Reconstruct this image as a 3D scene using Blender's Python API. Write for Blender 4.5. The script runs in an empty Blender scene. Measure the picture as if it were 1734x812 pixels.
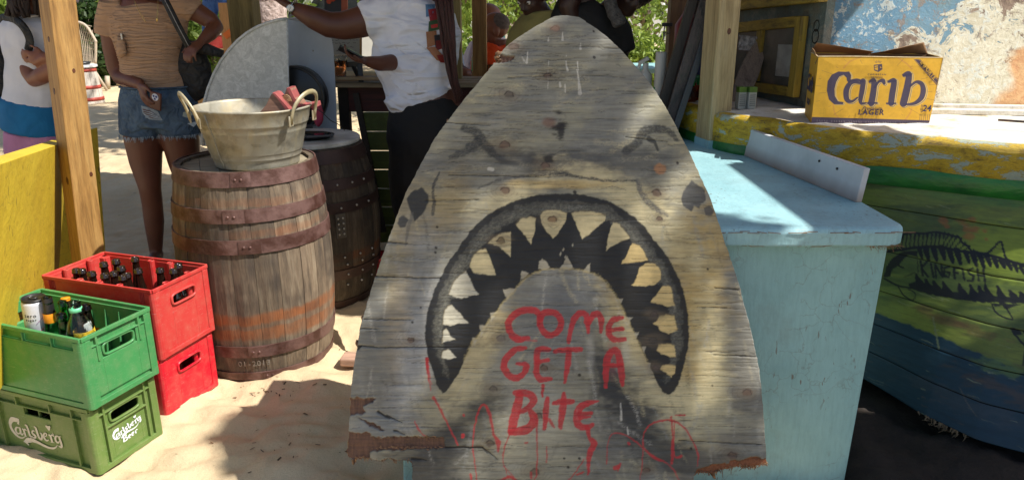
import bpy, bmesh, math, random
import numpy as np
from mathutils import Vector, Matrix
R = math.radians
random.seed(7)
rng = np.random.default_rng(7)
scene = bpy.context.scene
COL = scene.collection

# ------------------------------------------------------------------ camera, sky, sun, exposure
F_PX, CX, CY, TILT, CAM_H = 1257., 867., 406., R(17.6), 1.45
cam_d = bpy.data.cameras.new('camera')
cam = bpy.data.objects.new('camera', cam_d)
COL.objects.link(cam)
cam.location = (0, 0, CAM_H)
cam.rotation_euler = (R(90) - TILT, 0, 0)
cam_d.sensor_width = 36
cam_d.lens = 36 * F_PX / 1734
cam_d.clip_start = .05
cam_d.clip_end = 2000
scene.camera = cam

SUN_EL = R(52)
SUN_H = Vector((.958, -.287, 0)).normalized()
SUN_DIR = Vector((SUN_H.x * math.cos(SUN_EL), SUN_H.y * math.cos(SUN_EL), math.sin(SUN_EL)))
world = bpy.data.worlds.new('World')
scene.world = world
world.use_nodes = True
wn = world.node_tree.nodes
bg = wn['Background']
sky = wn.new('ShaderNodeTexSky')
sky.sky_type = 'NISHITA'
sky.sun_disc = False
sky.sun_elevation = SUN_EL
sky.sun_rotation = math.atan2(SUN_DIR.x, SUN_DIR.y)
sky.dust_density = 1.5
world.node_tree.links.new(sky.outputs[0], bg.inputs[0])
bg.inputs[1].default_value = .092
sun_d = bpy.data.lights.new('sun', 'SUN')
sun_d.energy = 4.9
sun_d.angle = R(.55)
sun_d.color = (1, .955, .88)
sun = bpy.data.objects.new('sun', sun_d)
COL.objects.link(sun)
sun.rotation_euler = SUN_DIR.to_track_quat('Z', 'Y').to_euler()
sun.location = (4, -1, 8)
scene.view_settings.view_transform = 'Standard'
scene.view_settings.look = 'None'
scene.view_settings.exposure = .62
scene.render.resolution_x = 1024
scene.render.resolution_y = 479
scene.render.engine = 'CYCLES'
scene.cycles.max_bounces = 8

# ------------------------------------------------------------------ measuring helpers
ct, st = math.cos(TILT), math.sin(TILT)
def ray(px, py):
    a = (px - CX) / F_PX; b = (CY - py) / F_PX
    return Vector((a, ct + b * st, -st + b * ct))
def at(px, py, Y):
    r = ray(px, py); k = Y / r.y
    return Vector((r.x * k, Y, CAM_H + r.z * k))
def atz(px, py, z):
    r = ray(px, py); k = (z - CAM_H) / r.z
    return Vector((r.x * k, r.y * k, z))
def proj(P):
    x, y, z = P[..., 0], P[..., 1], P[..., 2] - CAM_H
    d = y * ct - z * st; u = y * st + z * ct
    return CX + F_PX * x / d, CY - F_PX * u / d

# ------------------------------------------------------------------ colour and materials
def lin(c):
    c = c / 255.
    return c / 12.92 if c <= .04045 else ((c + .055) / 1.055) ** 2.4
def S(r, g, b): return (lin(r), lin(g), lin(b), 1)
MATS = {}
class NT:
    def __init__(s, name):
        s.m = bpy.data.materials.new(name); s.m.use_nodes = True
        s.t = s.m.node_tree; s.n = s.t.nodes; s.b = s.n['Principled BSDF']
        s.tc = s.n.new('ShaderNodeTexCoord')
    def L(s, a, b): s.t.links.new(a, b)
    def mapping(s, scale, src='Object', rot=(0,0,0)):
        mp = s.n.new('ShaderNodeMapping'); mp.inputs['Scale'].default_value = scale; mp.inputs['Rotation'].default_value = rot
        s.L(s.tc.outputs[src], mp.inputs[0])
        oi = s.n.new('ShaderNodeObjectInfo')
        mu = s.n.new('ShaderNodeMath'); mu.operation = 'MULTIPLY'; mu.inputs[1].default_value = 37.
        s.L(oi.outputs['Random'], mu.inputs[0])
        ad = s.n.new('ShaderNodeVectorMath'); ad.operation = 'ADD'
        s.L(mp.outputs[0], ad.inputs[0]); s.L(mu.outputs[0], ad.inputs[1])
        return ad.outputs[0]
    def noise(s, vec, scale, detail=5, rough=.6, dist=0):
        n = s.n.new('ShaderNodeTexNoise'); n.inputs['Scale'].default_value = scale
        n.inputs['Detail'].default_value = detail; n.inputs['Roughness'].default_value = rough
        n.inputs['Distortion'].default_value = dist
        s.L(vec, n.inputs['Vector']); return n.outputs['Fac']
    def ramp(s, fac, stops, interp='LINEAR'):
        r = s.n.new('ShaderNodeValToRGB'); r.color_ramp.interpolation = interp
        el = r.color_ramp.elements
        while len(el) < len(stops): el.new(.5)
        for e, (p, c) in zip(el, stops):
            e.position = p; e.color = c if hasattr(c, '__len__') else (c, c, c, 1)
        s.L(fac, r.inputs[0]); return r.outputs[0]
    def mix(s, fac, a, b, mode='MIX'):
        m = s.n.new('ShaderNodeMix'); m.data_type = 'RGBA'; m.blend_type = mode
        for i, v in ((0, fac), (6, a), (7, b)):
            if isinstance(v, (int, float)): m.inputs[i].default_value = v
            elif isinstance(v, tuple): m.inputs[i].default_value = v
            else: s.L(v, m.inputs[i])
        return m.outputs[2]
    def bump(s, h, strength=.3, dist=.01, prev=None):
        b = s.n.new('ShaderNodeBump'); b.inputs['Strength'].default_value = strength
        b.inputs['Distance'].default_value = dist
        s.L(h, b.inputs['Height'])
        if prev: s.L(prev, b.inputs['Normal'])
        return b.outputs[0]
    def end(s, col=None, rough=None, normal=None):
        if col is not None:
            if isinstance(col, tuple): s.b.inputs['Base Color'].default_value = col
            else: s.L(col, s.b.inputs['Base Color'])
        if rough is not None:
            if isinstance(rough, (int, float)): s.b.inputs['Roughness'].default_value = rough
            else: s.L(rough, s.b.inputs['Roughness'])
        if normal: s.L(normal, s.b.inputs['Normal'])
        return s.m
def plain(name, c1, c2=None, scale=6, rough=.6, bump=.15, bscale=None, metal=0, spec=None, stretch=(1,1,1), lo=.35, hi=.65, bdist=.005):
    t = NT(name); c2 = c2 or tuple(x * .75 for x in c1[:3]) + (1,)
    v = t.mapping(stretch)
    f = t.noise(v, scale)
    c = t.ramp(f, [(lo, c1), (hi, c2)])
    n = t.bump(t.noise(v, bscale or scale * 5, 4), bump, bdist)
    t.b.inputs['Metallic'].default_value = metal
    if spec is not None: t.b.inputs['Specular IOR Level'].default_value = spec
    return t.end(c, rough, n)
def wood(name, c1, c2, c3=None, axis=2, s=1., rough=.65, knots=False, bump=.35, paint=None, paint_amt=.55):
    t = NT(name)
    sc = [9 * s, 9 * s, 9 * s]; sc[axis] = .6 * s
    v = t.mapping(tuple(sc))
    f = t.noise(v, 2.2, 6, .65, .6)
    c = t.ramp(f, [(.28, c2), (.5, c1), (.7, c3 or c1)])
    f2 = t.noise(v, 11, 4, .7, .2)
    c = t.mix(.55, c, t.ramp(f2, [(.3, .35), (.6, 1.)]), 'MULTIPLY')
    if paint:
        v3 = t.mapping((1, 1, 1)); f3 = t.noise(v3, 7, 8, .75)
        k = t.ramp(f3, [(paint_amt - .04, 1.), (paint_amt + .04, 0.)])
        c = t.mix(k, c, paint)
    n = t.bump(f2, bump, .004)
    return t.end(c, rough, n)
def glass(name, col, rough=.05, ior=1.45, trans=1.):
    t = NT(name)
    t.b.inputs['Transmission Weight'].default_value = trans
    t.b.inputs['IOR'].default_value = ior
    v = t.mapping((1,1,1)); f = t.noise(v, 20, 2)
    r = t.ramp(f, [(.3, rough), (.7, rough + .08)])
    return t.end(col, r)

# ------------------------------------------------------------------ mesh helpers (all in WORLD coordinates, moved into the thing's frame on linking)
def thing(name, label, cat, loc=(0,0,0), rz=0, group=None):
    o = bpy.data.objects.new(name, None); COL.objects.link(o)
    o.empty_display_size = .1
    o.location = loc; o.rotation_euler = (0, 0, rz)
    o['label'] = label; o['category'] = cat
    if group: o['group'] = group
    return o
def frame_of(root):
    M = Matrix.Identity(4); o = root
    while o is not None:
        M = (Matrix.Translation(o.location) @ o.rotation_euler.to_matrix().to_4x4()) @ M; o = o.parent
    return M
def link(name, me, mat, parent=None, local=False, smooth=False):
    o = bpy.data.objects.new(name, me); COL.objects.link(o)
    if mat and not me.materials: me.materials.append(mat)
    if parent is not None:
        o.parent = parent
        if not local: me.transform(frame_of(parent).inverted())
    if smooth:
        me.shade_smooth()
    return o
def mk(name, bm, mat, parent=None, local=False, smooth=False, bevel=0, recalc=True):
    if recalc: bmesh.ops.recalc_face_normals(bm, faces=bm.faces)
    me = bpy.data.meshes.new(name); bm.to_mesh(me); bm.free()
    o = link(name, me, mat, parent, local, smooth)
    if bevel:
        b = o.modifiers.new('bevel', 'BEVEL'); b.width = bevel; b.segments = 2; b.limit_method = 'ANGLE'
    return o
def tag(o, label, cat, group=None, kind=None):
    if label: o['label'] = label
    if cat: o['category'] = cat
    if group: o['group'] = group
    if kind: o['kind'] = kind
    return o
def struct(o): o['kind'] = 'structure'; return o
def base_origin(o):
    "put a single-mesh thing's origin at its base centre"
    me = o.data; n = len(me.vertices); a = np.empty(n * 3); me.vertices.foreach_get('co', a); a = a.reshape(-1, 3)
    c = Vector(((a[:,0].min()+a[:,0].max())/2, (a[:,1].min()+a[:,1].max())/2, a[:,2].min()))
    me.transform(Matrix.Translation(-c)); o.location = o.location + c
    return o
def box(bm, c, s, rz=0, M=None):
    "box with centre c, full size s"
    m = Matrix.Translation(c) @ Matrix.Rotation(rz, 4, 'Z') @ Matrix.Diagonal((s[0], s[1], s[2], 1))
    if M is not None: m = M @ m
    bmesh.ops.create_cube(bm, size=1, matrix=m); return bm
def bx(x0, x1, y0, y1, z0, z1, bm=None, M=None):
    bm = bm or bmesh.new()
    return box(bm, ((x0+x1)/2, (y0+y1)/2, (z0+z1)/2), (abs(x1-x0), abs(y1-y0), abs(z1-z0)), 0, M)
def hexa(pts8, bm=None):
    "pts: 4 bottom (ccw), 4 top"
    bm = bm or bmesh.new()
    v = [bm.verts.new(p) for p in pts8]
    for f in ((3,2,1,0),(4,5,6,7),(0,1,5,4),(1,2,6,5),(2,3,7,6),(3,0,4,7)): bm.faces.new([v[i] for i in f])
    return bm
def beam(p0, p1, w, d, bm=None, up=Vector((0,0,1)), rot=0):
    "rectangular bar from p0 to p1"
    bm = bm or bmesh.new(); p0 = Vector(p0); p1 = Vector(p1)
    a = (p1 - p0).normalized()
    if abs(a.dot(up)) > .95: up = Vector((0,1,0))
    s = a.cross(up).normalized(); u = s.cross(a)
    if rot: q = Matrix.Rotation(rot, 3, a); s = q @ s; u = q @ u
    P = []
    for p in (p0, p1):
        for i, j in ((-1,-1),(1,-1),(1,1),(-1,1)): P.append(p + s * w/2 * i + u * d/2 * j)
    return hexa(P, bm)
def tube(pts, radii, seg=12, bm=None, caps=True, flat=1., updir=None, cyc=False):
    "round tube through pts with radius per point; flat squeezes it along its second axis"
    bm = bm or bmesh.new(); pts = [Vector(p) for p in pts]
    if not hasattr(radii, '__len__'): radii = [radii] * len(pts)
    n = len(pts); rings = []
    t0 = (pts[1] - pts[0]).normalized()
    ref = Vector(updir) if updir is not None else (Vector((0,0,1)) if abs(t0.z) < .9 else Vector((0,1,0)))
    for i in range(n):
        a = (pts[min(i+1, n-1)] - pts[max(i-1, 0)]).normalized()
        u = (ref - a * ref.dot(a)).normalized(); s = a.cross(u)
        if updir is None: ref = u
        r = radii[i]
        r1, r2 = (r if hasattr(r, '__len__') else (r, r * flat))
        rings.append([bm.verts.new(pts[i] + s * math.cos(2*math.pi*k/seg) * r1 + u * math.sin(2*math.pi*k/seg) * r2) for k in range(seg)])
    for A, B in zip(rings, rings[1:]):
        for k in range(seg): bm.faces.new((A[k], A[(k+1)%seg], B[(k+1)%seg], B[k]))
    if caps:
        bm.faces.new(list(reversed(rings[0]))); bm.faces.new(rings[-1])
    return bm
def lathe(prof, seg=24, c=(0,0,0), bm=None, cap=False, a0=0, a1=2*math.pi, M=None):
    bm = bm or bmesh.new(); c = Vector(c); full = abs(a1-a0-2*math.pi) < 1e-6
    n = seg if full else seg + 1; rings = []
    for r, z in prof:
        ring = []
        for k in range(n):
            a = a0 + (a1-a0)*k/seg
            p = Vector((r*math.cos(a), r*math.sin(a), z))
            if M is not None: p = M @ p
            ring.append(bm.verts.new(c + p))
        rings.append(ring)
    for A, B in zip(rings, rings[1:]):
        for k in range(seg):
            k2 = (k+1) % n
            bm.faces.new((A[k], A[k2], B[k2], B[k]))
    if cap: bm.faces.new(list(reversed(rings[0]))); bm.faces.new(rings[-1])
    return bm
def ball(c, r, bm=None, seg=16, M=None):
    "ellipsoid"
    bm = bm or bmesh.new()
    r = r if hasattr(r, '__len__') else (r, r, r)
    m = Matrix.Translation(c) @ (M or Matrix.Identity(4)) @ Matrix.Diagonal((*r, 1))
    bmesh.ops.create_uvsphere(bm, u_segments=seg, v_segments=seg//2+2, radius=1, matrix=m); return bm
def prism(poly, y0, y1, bm=None, M=None):
    "polygon in x,z extruded along y"
    bm = bm or bmesh.new()
    A = [bm.verts.new((M @ Vector((x, y0, z))) if M else (x, y0, z)) for x, z in poly]
    B = [bm.verts.new((M @ Vector((x, y1, z))) if M else (x, y1, z)) for x, z in poly]
    bm.faces.new(A); bm.faces.new(list(reversed(B)))
    n = len(poly)
    for i in range(n): bm.faces.new((A[i], B[i], B[(i+1)%n], A[(i+1)%n]))
    return bm
def flesh(o, voxel=.01, smooth=6, factor=.6):
    "weld overlapping limbs into one continuous surface"
    m = o.modifiers.new('weld', 'REMESH'); m.mode = 'VOXEL'; m.voxel_size = voxel; m.use_smooth_shade = True
    s = o.modifiers.new('soft', 'SMOOTH'); s.iterations = smooth; s.factor = factor
    return o
def wrinkle(o, amp=.008, scale=.12, depth=3):
    tx = bpy.data.textures.new('folds', 'CLOUDS'); tx.noise_scale = scale; tx.noise_depth = depth
    d = o.modifiers.new('folds', 'DISPLACE'); d.texture = tx; d.strength = amp; d.mid_level = .5; d.texture_coords = 'LOCAL'
    return o

# ------------------------------------------------------------------ numpy painting helpers (print and paint on real surfaces)
_tab = rng.random((256, 256))
def vn(x, y, seed=0):
    x = x + seed * 17.3; y = y + seed * 31.7
    xi = np.floor(x).astype(int); yi = np.floor(y).astype(int); fx = x - xi; fy = y - yi
    fx = fx*fx*(3-2*fx); fy = fy*fy*(3-2*fy)
    a = _tab[xi & 255, yi & 255]; b = _tab[(xi+1) & 255, yi & 255]; c = _tab[xi & 255, (yi+1) & 255]; d = _tab[(xi+1) & 255, (yi+1) & 255]
    return (a*(1-fx)+b*fx)*(1-fy) + (c*(1-fx)+d*fx)*fy
def fbm(x, y, seed=0, o=4):
    s = 0; a = .5; t = 0
    for i in range(o): s = s + a * vn(x, y, seed+i); t += a; x = x*2.03; y = y*2.03; a *= .55
    return s / t
def sstep(a, b, x):
    t = np.clip((x-a)/(b-a), 0, 1); return t*t*(3-2*t)
class Canvas:
    def __init__(s, X, Y, base):
        s.X, s.Y = X, Y
        s.C = np.empty(X.shape + (3,)); s.C[...] = base[:3] if not isinstance(base, np.ndarray) else base
        s.jx = (fbm(X/7, Y/7, 3) - .5); s.jy = (fbm(X/7, Y/7, 9) - .5)
    def _over(s, m, col, sl):
        m = m[..., None]; s.C[sl] = s.C[sl]*(1-m) + np.array(col[:3])*m
    def _sl(s, xs, ys, pad):
        k = (s.X > min(xs)-pad) & (s.X < max(xs)+pad) & (s.Y > min(ys)-pad) & (s.Y < max(ys)+pad)
        return np.nonzero(k)
    def _seg(s, x, y, pts, ws, closed=False):
        d = np.full(x.shape, 1e9); n = len(pts)
        for i in range(n if closed else n-1):
            (x0, y0), (x1, y1) = pts[i], pts[(i+1) % n]
            w0, w1 = ws[i], ws[(i+1) % n]
            dx, dy = x1-x0, y1-y0; t = np.clip(((x-x0)*dx+(y-y0)*dy)/(dx*dx+dy*dy+1e-9), 0, 1)
            d = np.minimum(d, np.hypot(x-x0-t*dx, y-y0-t*dy) - (w0+(w1-w0)*t))
        return d
    def poly(s, pts, col, a=1., soft=.8, j=2.):
        sl = s._sl([p[0] for p in pts], [p[1] for p in pts], soft+4)
        if len(sl[0]) == 0: return
        x = s.X[sl] + s.jx[sl]*j*2; y = s.Y[sl] + s.jy[sl]*j*2
        ins = np.zeros(x.shape, bool); n = len(pts)
        for i in range(n):
            (x0, y0), (x1, y1) = pts[i], pts[(i+1) % n]
            if y0 == y1: continue
            c = ((y0 > y) != (y1 > y)) & (x < (x1-x0)*(y-y0)/(y1-y0)+x0); ins ^= c
        d = s._seg(x, y, pts, [0]*n, True); d = np.where(ins, -d, d)
        s._over(sstep(soft, -soft, d)*a, col, sl)
    def line(s, pts, w, col, a=1., soft=.8, j=1.5, smooth=True, dry=0.):
        ws = list(w) if hasattr(w, '__len__') else [w]*len(pts)
        if smooth and len(pts) > 2:
            q = []; wq = []
            P = [pts[0]] + list(pts) + [pts[-1]]; W = [ws[0]] + ws + [ws[-1]]
            for i in range(1, len(P)-2):
                for k in range(6):
                    t = k/6.
                    f = lambda a0, a1, a2, a3: .5*((2*a1)+(-a0+a2)*t+(2*a0-5*a1+4*a2-a3)*t*t+(-a0+3*a1-3*a2+a3)*t**3)
                    q.append((f(*[p[0] for p in P[i-1:i+3]]), f(*[p[1] for p in P[i-1:i+3]]))); wq.append(W[i]+(W[i+1]-W[i])*t)
            q.append(pts[-1]); wq.append(ws[-1]); pts, ws = q, wq
        ws = [v/2 for v in ws]
        sl = s._sl([p[0] for p in pts], [p[1] for p in pts], max(ws)+soft+4)
        if len(sl[0]) == 0: return
        x = s.X[sl] + s.jx[sl]*j*2; y = s.Y[sl] + s.jy[sl]*j*2
        m = sstep(soft, -soft, s._seg(x, y, pts, ws))*a
        if dry: m = m * (1 - dry*sstep(.45, .62, fbm(s.X[sl]/3, s.Y[sl]/1.2, 5)))
        s._over(m, col, sl)
    def blob(s, cx, cy, rx, ry, col, a=1., rot=0, noise=.5):
        r = max(rx, ry)*1.8
        sl = s._sl([cx-r, cx+r], [cy-r, cy+r], 0)
        if len(sl[0]) == 0: return
        x = s.X[sl]-cx; y = s.Y[sl]-cy; c, n = math.cos(rot), math.sin(rot)
        u = (x*c+y*n)/rx; v = (-x*n+y*c)/ry
        d = np.sqrt(u*u+v*v) + (fbm(s.X[sl]/22, s.Y[sl]/9, int(cx+cy) % 50)-.5)*noise*2
        s._over(sstep(1.35, .35, d)*a, col, sl)
def zs(ox, oy, k, pts): return [(ox + x/k, oy + y/k) for x, y in pts]
def grid_mesh(name, P, colors=None, keep=None, flip=False):
    nv, nu = P.shape[:2]
    idx = np.arange(nv*nu).reshape(nv, nu)
    f = np.stack([idx[:-1,:-1], idx[:-1,1:], idx[1:,1:], idx[1:,:-1]], -1)
    if flip: f = f[..., ::-1]
    if keep is not None: f = f[keep]
    f = f.reshape(-1, 4)
    me = bpy.data.meshes.new(name)
    me.vertices.add(nv*nu); me.vertices.foreach_set('co', P.reshape(-1).astype(np.float32))
    me.loops.add(len(f)*4); me.loops.foreach_set('vertex_index', f.reshape(-1).astype(np.int32))
    me.polygons.add(len(f)); me.polygons.foreach_set('loop_start', np.arange(0, len(f)*4, 4, dtype=np.int32))
    me.update(calc_edges=True)
    if colors is not None:
        ca = me.color_attributes.new('paint', 'FLOAT_COLOR', 'POINT')
        c = np.ones((nv*nu, 4), np.float32); c[:, :3] = colors.reshape(-1, 3)
        ca.data.foreach_set('color', c.reshape(-1))
    return me
def quads_mesh(name, Q, fi=None):
    "Q: (n,4,3) loose quads"
    n = len(Q); me = bpy.data.meshes.new(name)
    me.vertices.add(n*4); me.vertices.foreach_set('co', Q.reshape(-1).astype(np.float32))
    me.loops.add(n*4); me.loops.foreach_set('vertex_index', np.arange(n*4, dtype=np.int32))
    me.polygons.add(n); me.polygons.foreach_set('loop_start', np.arange(0, n*4, 4, dtype=np.int32))
    me.update(calc_edges=True)
    return me
def text(s, size, parent, mat, M, name='lettering', ext=.0004, shear=0, font_off=0, spacing=1., align='CENTER'):
    cu = bpy.data.curves.new('txt', 'FONT'); cu.body = s; cu.size = size; cu.extrude = ext; cu.shear = shear
    cu.align_x = align; cu.align_y = 'CENTER'; cu.offset = font_off; cu.space_character = spacing; cu.resolution_u = 3
    o = bpy.data.objects.new('txt', cu); COL.objects.link(o)
    bpy.context.view_layer.update()
    me = bpy.data.meshes.new_from_object(o.evaluated_get(bpy.context.evaluated_depsgraph_get()))
    bpy.data.objects.remove(o); me.materials.clear()
    me.transform(M)
    return link(name, me, mat, parent)
def ribbon(strokes, w, z, bm=None, M=None):
    "flat lettering strokes: list of (pts, [widths]) in x,y -> mesh at height z"
    bm = bm or bmesh.new()
    for pts, ws in strokes:
        ws = list(ws) if hasattr(ws, '__len__') else [ws]*len(pts)
        P = [pts[0]] + list(pts) + [pts[-1]]; W = [ws[0]] + ws + [ws[-1]]; q = []; wq = []
        for i in range(1, len(P)-2):
            for k in range(5):
                t = k/5.
                f = lambda a0, a1, a2, a3: .5*((2*a1)+(-a0+a2)*t+(2*a0-5*a1+4*a2-a3)*t*t+(-a0+3*a1-3*a2+a3)*t**3)
                q.append(Vector((f(*[p[0] for p in P[i-1:i+3]]), f(*[p[1] for p in P[i-1:i+3]])))); wq.append(W[i]+(W[i+1]-W[i])*t)
        q.append(Vector(pts[-1])); wq.append(ws[-1])
        pv = None
        for i, p in enumerate(q):
            d = (q[min(i+1, len(q)-1)]-q[max(i-1, 0)])
            if d.length < 1e-9: continue
            d.normalize(); nn = Vector((-d.y, d.x))*wq[i]*w/2
            a = Vector((p.x+nn.x, p.y+nn.y, z)); b = Vector((p.x-nn.x, p.y-nn.y, z))
            if M is not None: a = M @ a; b = M @ b
            va, vb = bm.verts.new(a), bm.verts.new(b)
            if pv: bm.faces.new((pv[0], va, vb, pv[1]))
            pv = (va, vb)
        z += .00012
    return bm

# bar roof, unseen panels added to cast shade (name, label, x0, x1, y0, y1, z, supports) and branches that shade the scene
ROOFS_AND_SHADES = [
 ('bar_roof', 'large board roof over the back bar', -3.2, 2.42, 2.80, 6.0, 2.62, ()),
 ('counter_shade_strip', 'narrow unseen board strip added to shade the counter top', 2.25, 2.52, 1.45, 2.55, 2.62, ()),
 ('front_shade_panel', 'small unseen board panel added to shade the counter front', 2.27, 3.1, 1.36, 1.92, 2.50, ()),
 ('side_shade_panel', 'unseen board panel added to shade the hull and the ground before it', 3.15, 6.0, -.8, 1.78, 2.62, ((5.9,1.7),(5.9,-.7))),
]
# px, py on the board, spread, height, leaves
DAPPLES = [(880,150,.13,.05,420), (1010,170,.10,.05,380), (765,265,.10,.06,420), (1105,265,.08,.04,300), (700,430,.08,.06,360), (660,600,.08,.07,330), (905,400,.08,.04,200), (1185,440,.07,.06,300),
 (820,650,.09,.05,360), (680,740,.12,.06,420), (1105,690,.10,.05,380), (960,760,.08,.04,240), (1230,760,.10,.05,420), (1250,350,.13,.08,700), (950,90,.07,.03,200), (840,240,.08,.03,240), (1050,120,.06,.04,200), (940,330,.12,.03,260), (610,690,.06,.05,200), (1160,560,.05,.06,200), (900,580,.07,.03,180)]

# ================================================================== SETTING: sand, sky comes from the world
def sand_h(x, y):
    h = (fbm(x*1.3, y*1.3, 1, 3)-.5)*.05
    f = 1/(1+np.maximum(0, y-3)*.12)
    h = h + (fbm(x*5.5, y*7.5, 4, 3)-.5)*.068*f + (fbm(x*21, y*25, 6, 3)-.5)*.015*f
    d = vn(x*9, y*11, 12)
    h = h - .014*sstep(.62, .95, d)*f - .022*sstep(.6, .9, vn(x*4.2, y*5.5, 19))*f
    for bx0, by0, br in ((-1.085, 2.985, .285), (-1.03, 3.68, .28)):
        r = np.hypot(x-bx0, y-by0); h = h + (.010+.012*fbm(x*9, y*9, 15, 2))*np.exp(-((r-br-.01)/.045)**2)
    for cx0, cy0, ca, cl, cw in ((-1.55, 2.275, -20.2, .25, .1375), (-1.46, 2.62, -17.8, .25, .14)):
        u = (x-cx0)*math.cos(R(ca))+(y-cy0)*math.sin(R(ca)); w = -(x-cx0)*math.sin(R(ca))+(y-cy0)*math.cos(R(ca))
        e = np.hypot(np.maximum(0, np.abs(u)-cl), np.maximum(0, np.abs(w)-cw)); h = h + (.006+.012*fbm(x*11, y*11, 17, 2))*np.exp(-(e/.035)**2)
    # the crates, barrels and counter stand in slightly settled sand
    return h - .008
t = NT('sand'); v = t.mapping((1,1,1))
f1 = t.noise(v, 1.6, 6, .6); f2 = t.noise(v, 55, 4, .7); f3 = t.noise(v, 340, 2, .6)
c = t.ramp(f1, [(.3, S(194,172,138)), (.5, S(206,184,148)), (.7, S(216,196,162))])
c = t.mix(.5, c, t.ramp(f3, [(.3, .62), (.55, 1.), (.8, 1.)]), 'MULTIPLY')
c = t.mix(t.ramp(t.noise(v, 30, 3, .8), [(.68, 0.), (.74, .6)]), c, S(128,108,80))
n = t.bump(f2, .5, .008); n = t.bump(f3, .45, .003, n)
SAND = t.end(c, .95, n)
xs = np.concatenate([-np.geomspace(600, 5.2, 40), np.linspace(-5, 3.2, 560), np.geomspace(3.4, 600, 40)])
ys = np.concatenate([[-60, -20, -6, -2], np.linspace(-.5, 9.5, 620), np.geomspace(9.7, 900, 90)])
gx, gy = np.meshgrid(xs, ys)
gz = sand_h(gx, gy) * (1/(1+np.maximum(0, np.abs(gx)-6)*.05))
me = grid_mesh('ground', np.stack([gx, gy, gz], -1)); me.shade_smooth()
struct(link('ground', me, SAND))
# litter: bits of straw and leaf on the sand
Q = []
spots = [(-1.0,2.62,.09,26), (-.93,2.66,.1,16), (-.7,2.6,.3,14), (-1.05,2.2,.3,14), (-.7,2.2,.4,26), (-2.2,5.5,1.6,120), (-.6,2.9,.3,10), (-3.,9,2,90)]
for x0, y0, s_, k in spots:
    for i in range(k):
        x = x0+rng.normal()*s_*.5; y = y0+rng.normal()*s_*.35; a = rng.random()*6.3
        L = (.002+.010*rng.random()**2)*(1+max(0, y-4)*.2); w = L*(.12+.3*rng.random())
        z = float(sand_h(np.array(x), np.array(y)))+.003
        d = np.array([math.cos(a), math.sin(a), rng.normal()*.15])*L; e = np.array([-math.sin(a), math.cos(a), rng.normal()*.2])*w
        p = np.array([x, y, z]); Q.append([p-d-e, p+d-e, p+d+e, p-d+e])
o = link('leaf_litter', quads_mesh('leaf_litter', np.array(Q)), plain('litter', S(110,88,60), S(60,48,34), 30))
tag(o, 'tiny dry twigs and leaf crumbs scattered over the sand', 'litter', kind='stuff')

# ground under and around the boat, coloured near-black to paint its deep shade
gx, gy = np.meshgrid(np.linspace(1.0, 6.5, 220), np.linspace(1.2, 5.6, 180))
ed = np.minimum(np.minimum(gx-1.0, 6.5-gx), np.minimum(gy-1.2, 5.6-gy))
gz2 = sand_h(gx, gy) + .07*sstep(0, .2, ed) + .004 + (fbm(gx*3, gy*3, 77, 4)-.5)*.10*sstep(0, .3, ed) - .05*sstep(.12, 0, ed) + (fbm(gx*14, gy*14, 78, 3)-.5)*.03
me = grid_mesh('boat_shade_ground', np.stack([gx, gy, gz2], -1)); me.shade_smooth()
struct(link('boat_shade_ground', me, plain('shade_dark_ground', S(56,46,38), S(36,30,26), 7, .95, .8, 60, bdist=.01)))

# ------------------------------------------------------------------ blue painted counter
def painted(name, base, dark, chip, scale=3., crack=.4, rough=.5, chipamt=.40):
    t = NT(name); v = t.mapping((1,1,1))
    c = t.ramp(t.noise(v, scale, 6, .65), [(.3, dark), (.62, base)])
    vo = t.n.new('ShaderNodeTexVoronoi'); vo.feature = 'DISTANCE_TO_EDGE'; vo.inputs['Scale'].default_value = 13
    nv = t.n.new('ShaderNodeVectorMath'); nv.operation = 'ADD'; t.L(v, nv.inputs[0])
    nz = t.n.new('ShaderNodeTexNoise'); nz.inputs['Scale'].default_value = 9; nz.inputs['Detail'].default_value = 6; t.L(v, nz.inputs['Vector'])
    sc = t.n.new('ShaderNodeVectorMath'); sc.operation = 'SCALE'; sc.inputs['Scale'].default_value = .16; t.L(nz.outputs['Color'], sc.inputs[0])
    t.L(sc.outputs[0], nv.inputs[1]); t.L(nv.outputs[0], vo.inputs['Vector'])
    cr = t.ramp(vo.outputs['Distance'], [(0., 1.), (.02, 0.)])
    gate = t.ramp(t.noise(v, 5, 3, .6), [(.47, 0.), (.56, crack)])
    k = t.mix(1., cr, gate, 'MULTIPLY')
    c = t.mix(k, c, chip)
    vs = t.mapping((60, 60, 14)); ch = t.ramp(t.noise(vs, 1.2, 3, .5), [(chipamt-.08, 1.), (chipamt-.05, 0.)])
    c = t.mix(t.mix(1., ch, t.ramp(t.noise(v, 3.3, 2), [(.5, 0.), (.6, .8)]), 'MULTIPLY'), c, chip)
    br = t.noise(t.mapping((30, 30, 4)), 3, 5, .7); c = t.mix(.28, c, t.ramp(br, [(.3, .6), (.55, 1.), (.75, 1.15)]), 'MULTIPLY')
    c = t.mix(t.ramp(t.noise(v, 2.1, 6, .7), [(.52, 0.), (.72, .35)]), c, chip)
    n = t.bump(t.noise(v, 60, 5, .6), .3, .004); n = t.bump(br, .3, .006, n); n = t.bump(t.noise(v, 14, 3), .3, .012, n)
    return t.end(c, rough, n)
BLUE = painted('blue_paint', S(154,196,194), S(130,174,174), S(112,88,66))
BLUET = painted('blue_top_paint', S(156,198,204), S(134,178,186), S(104,92,80), crack=.3)
CZ = .84
counter = thing('bar_counter', 'pale blue painted bar counter with thick worn top behind the shark board', 'counter', (.4, 2.95, 0))
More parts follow.
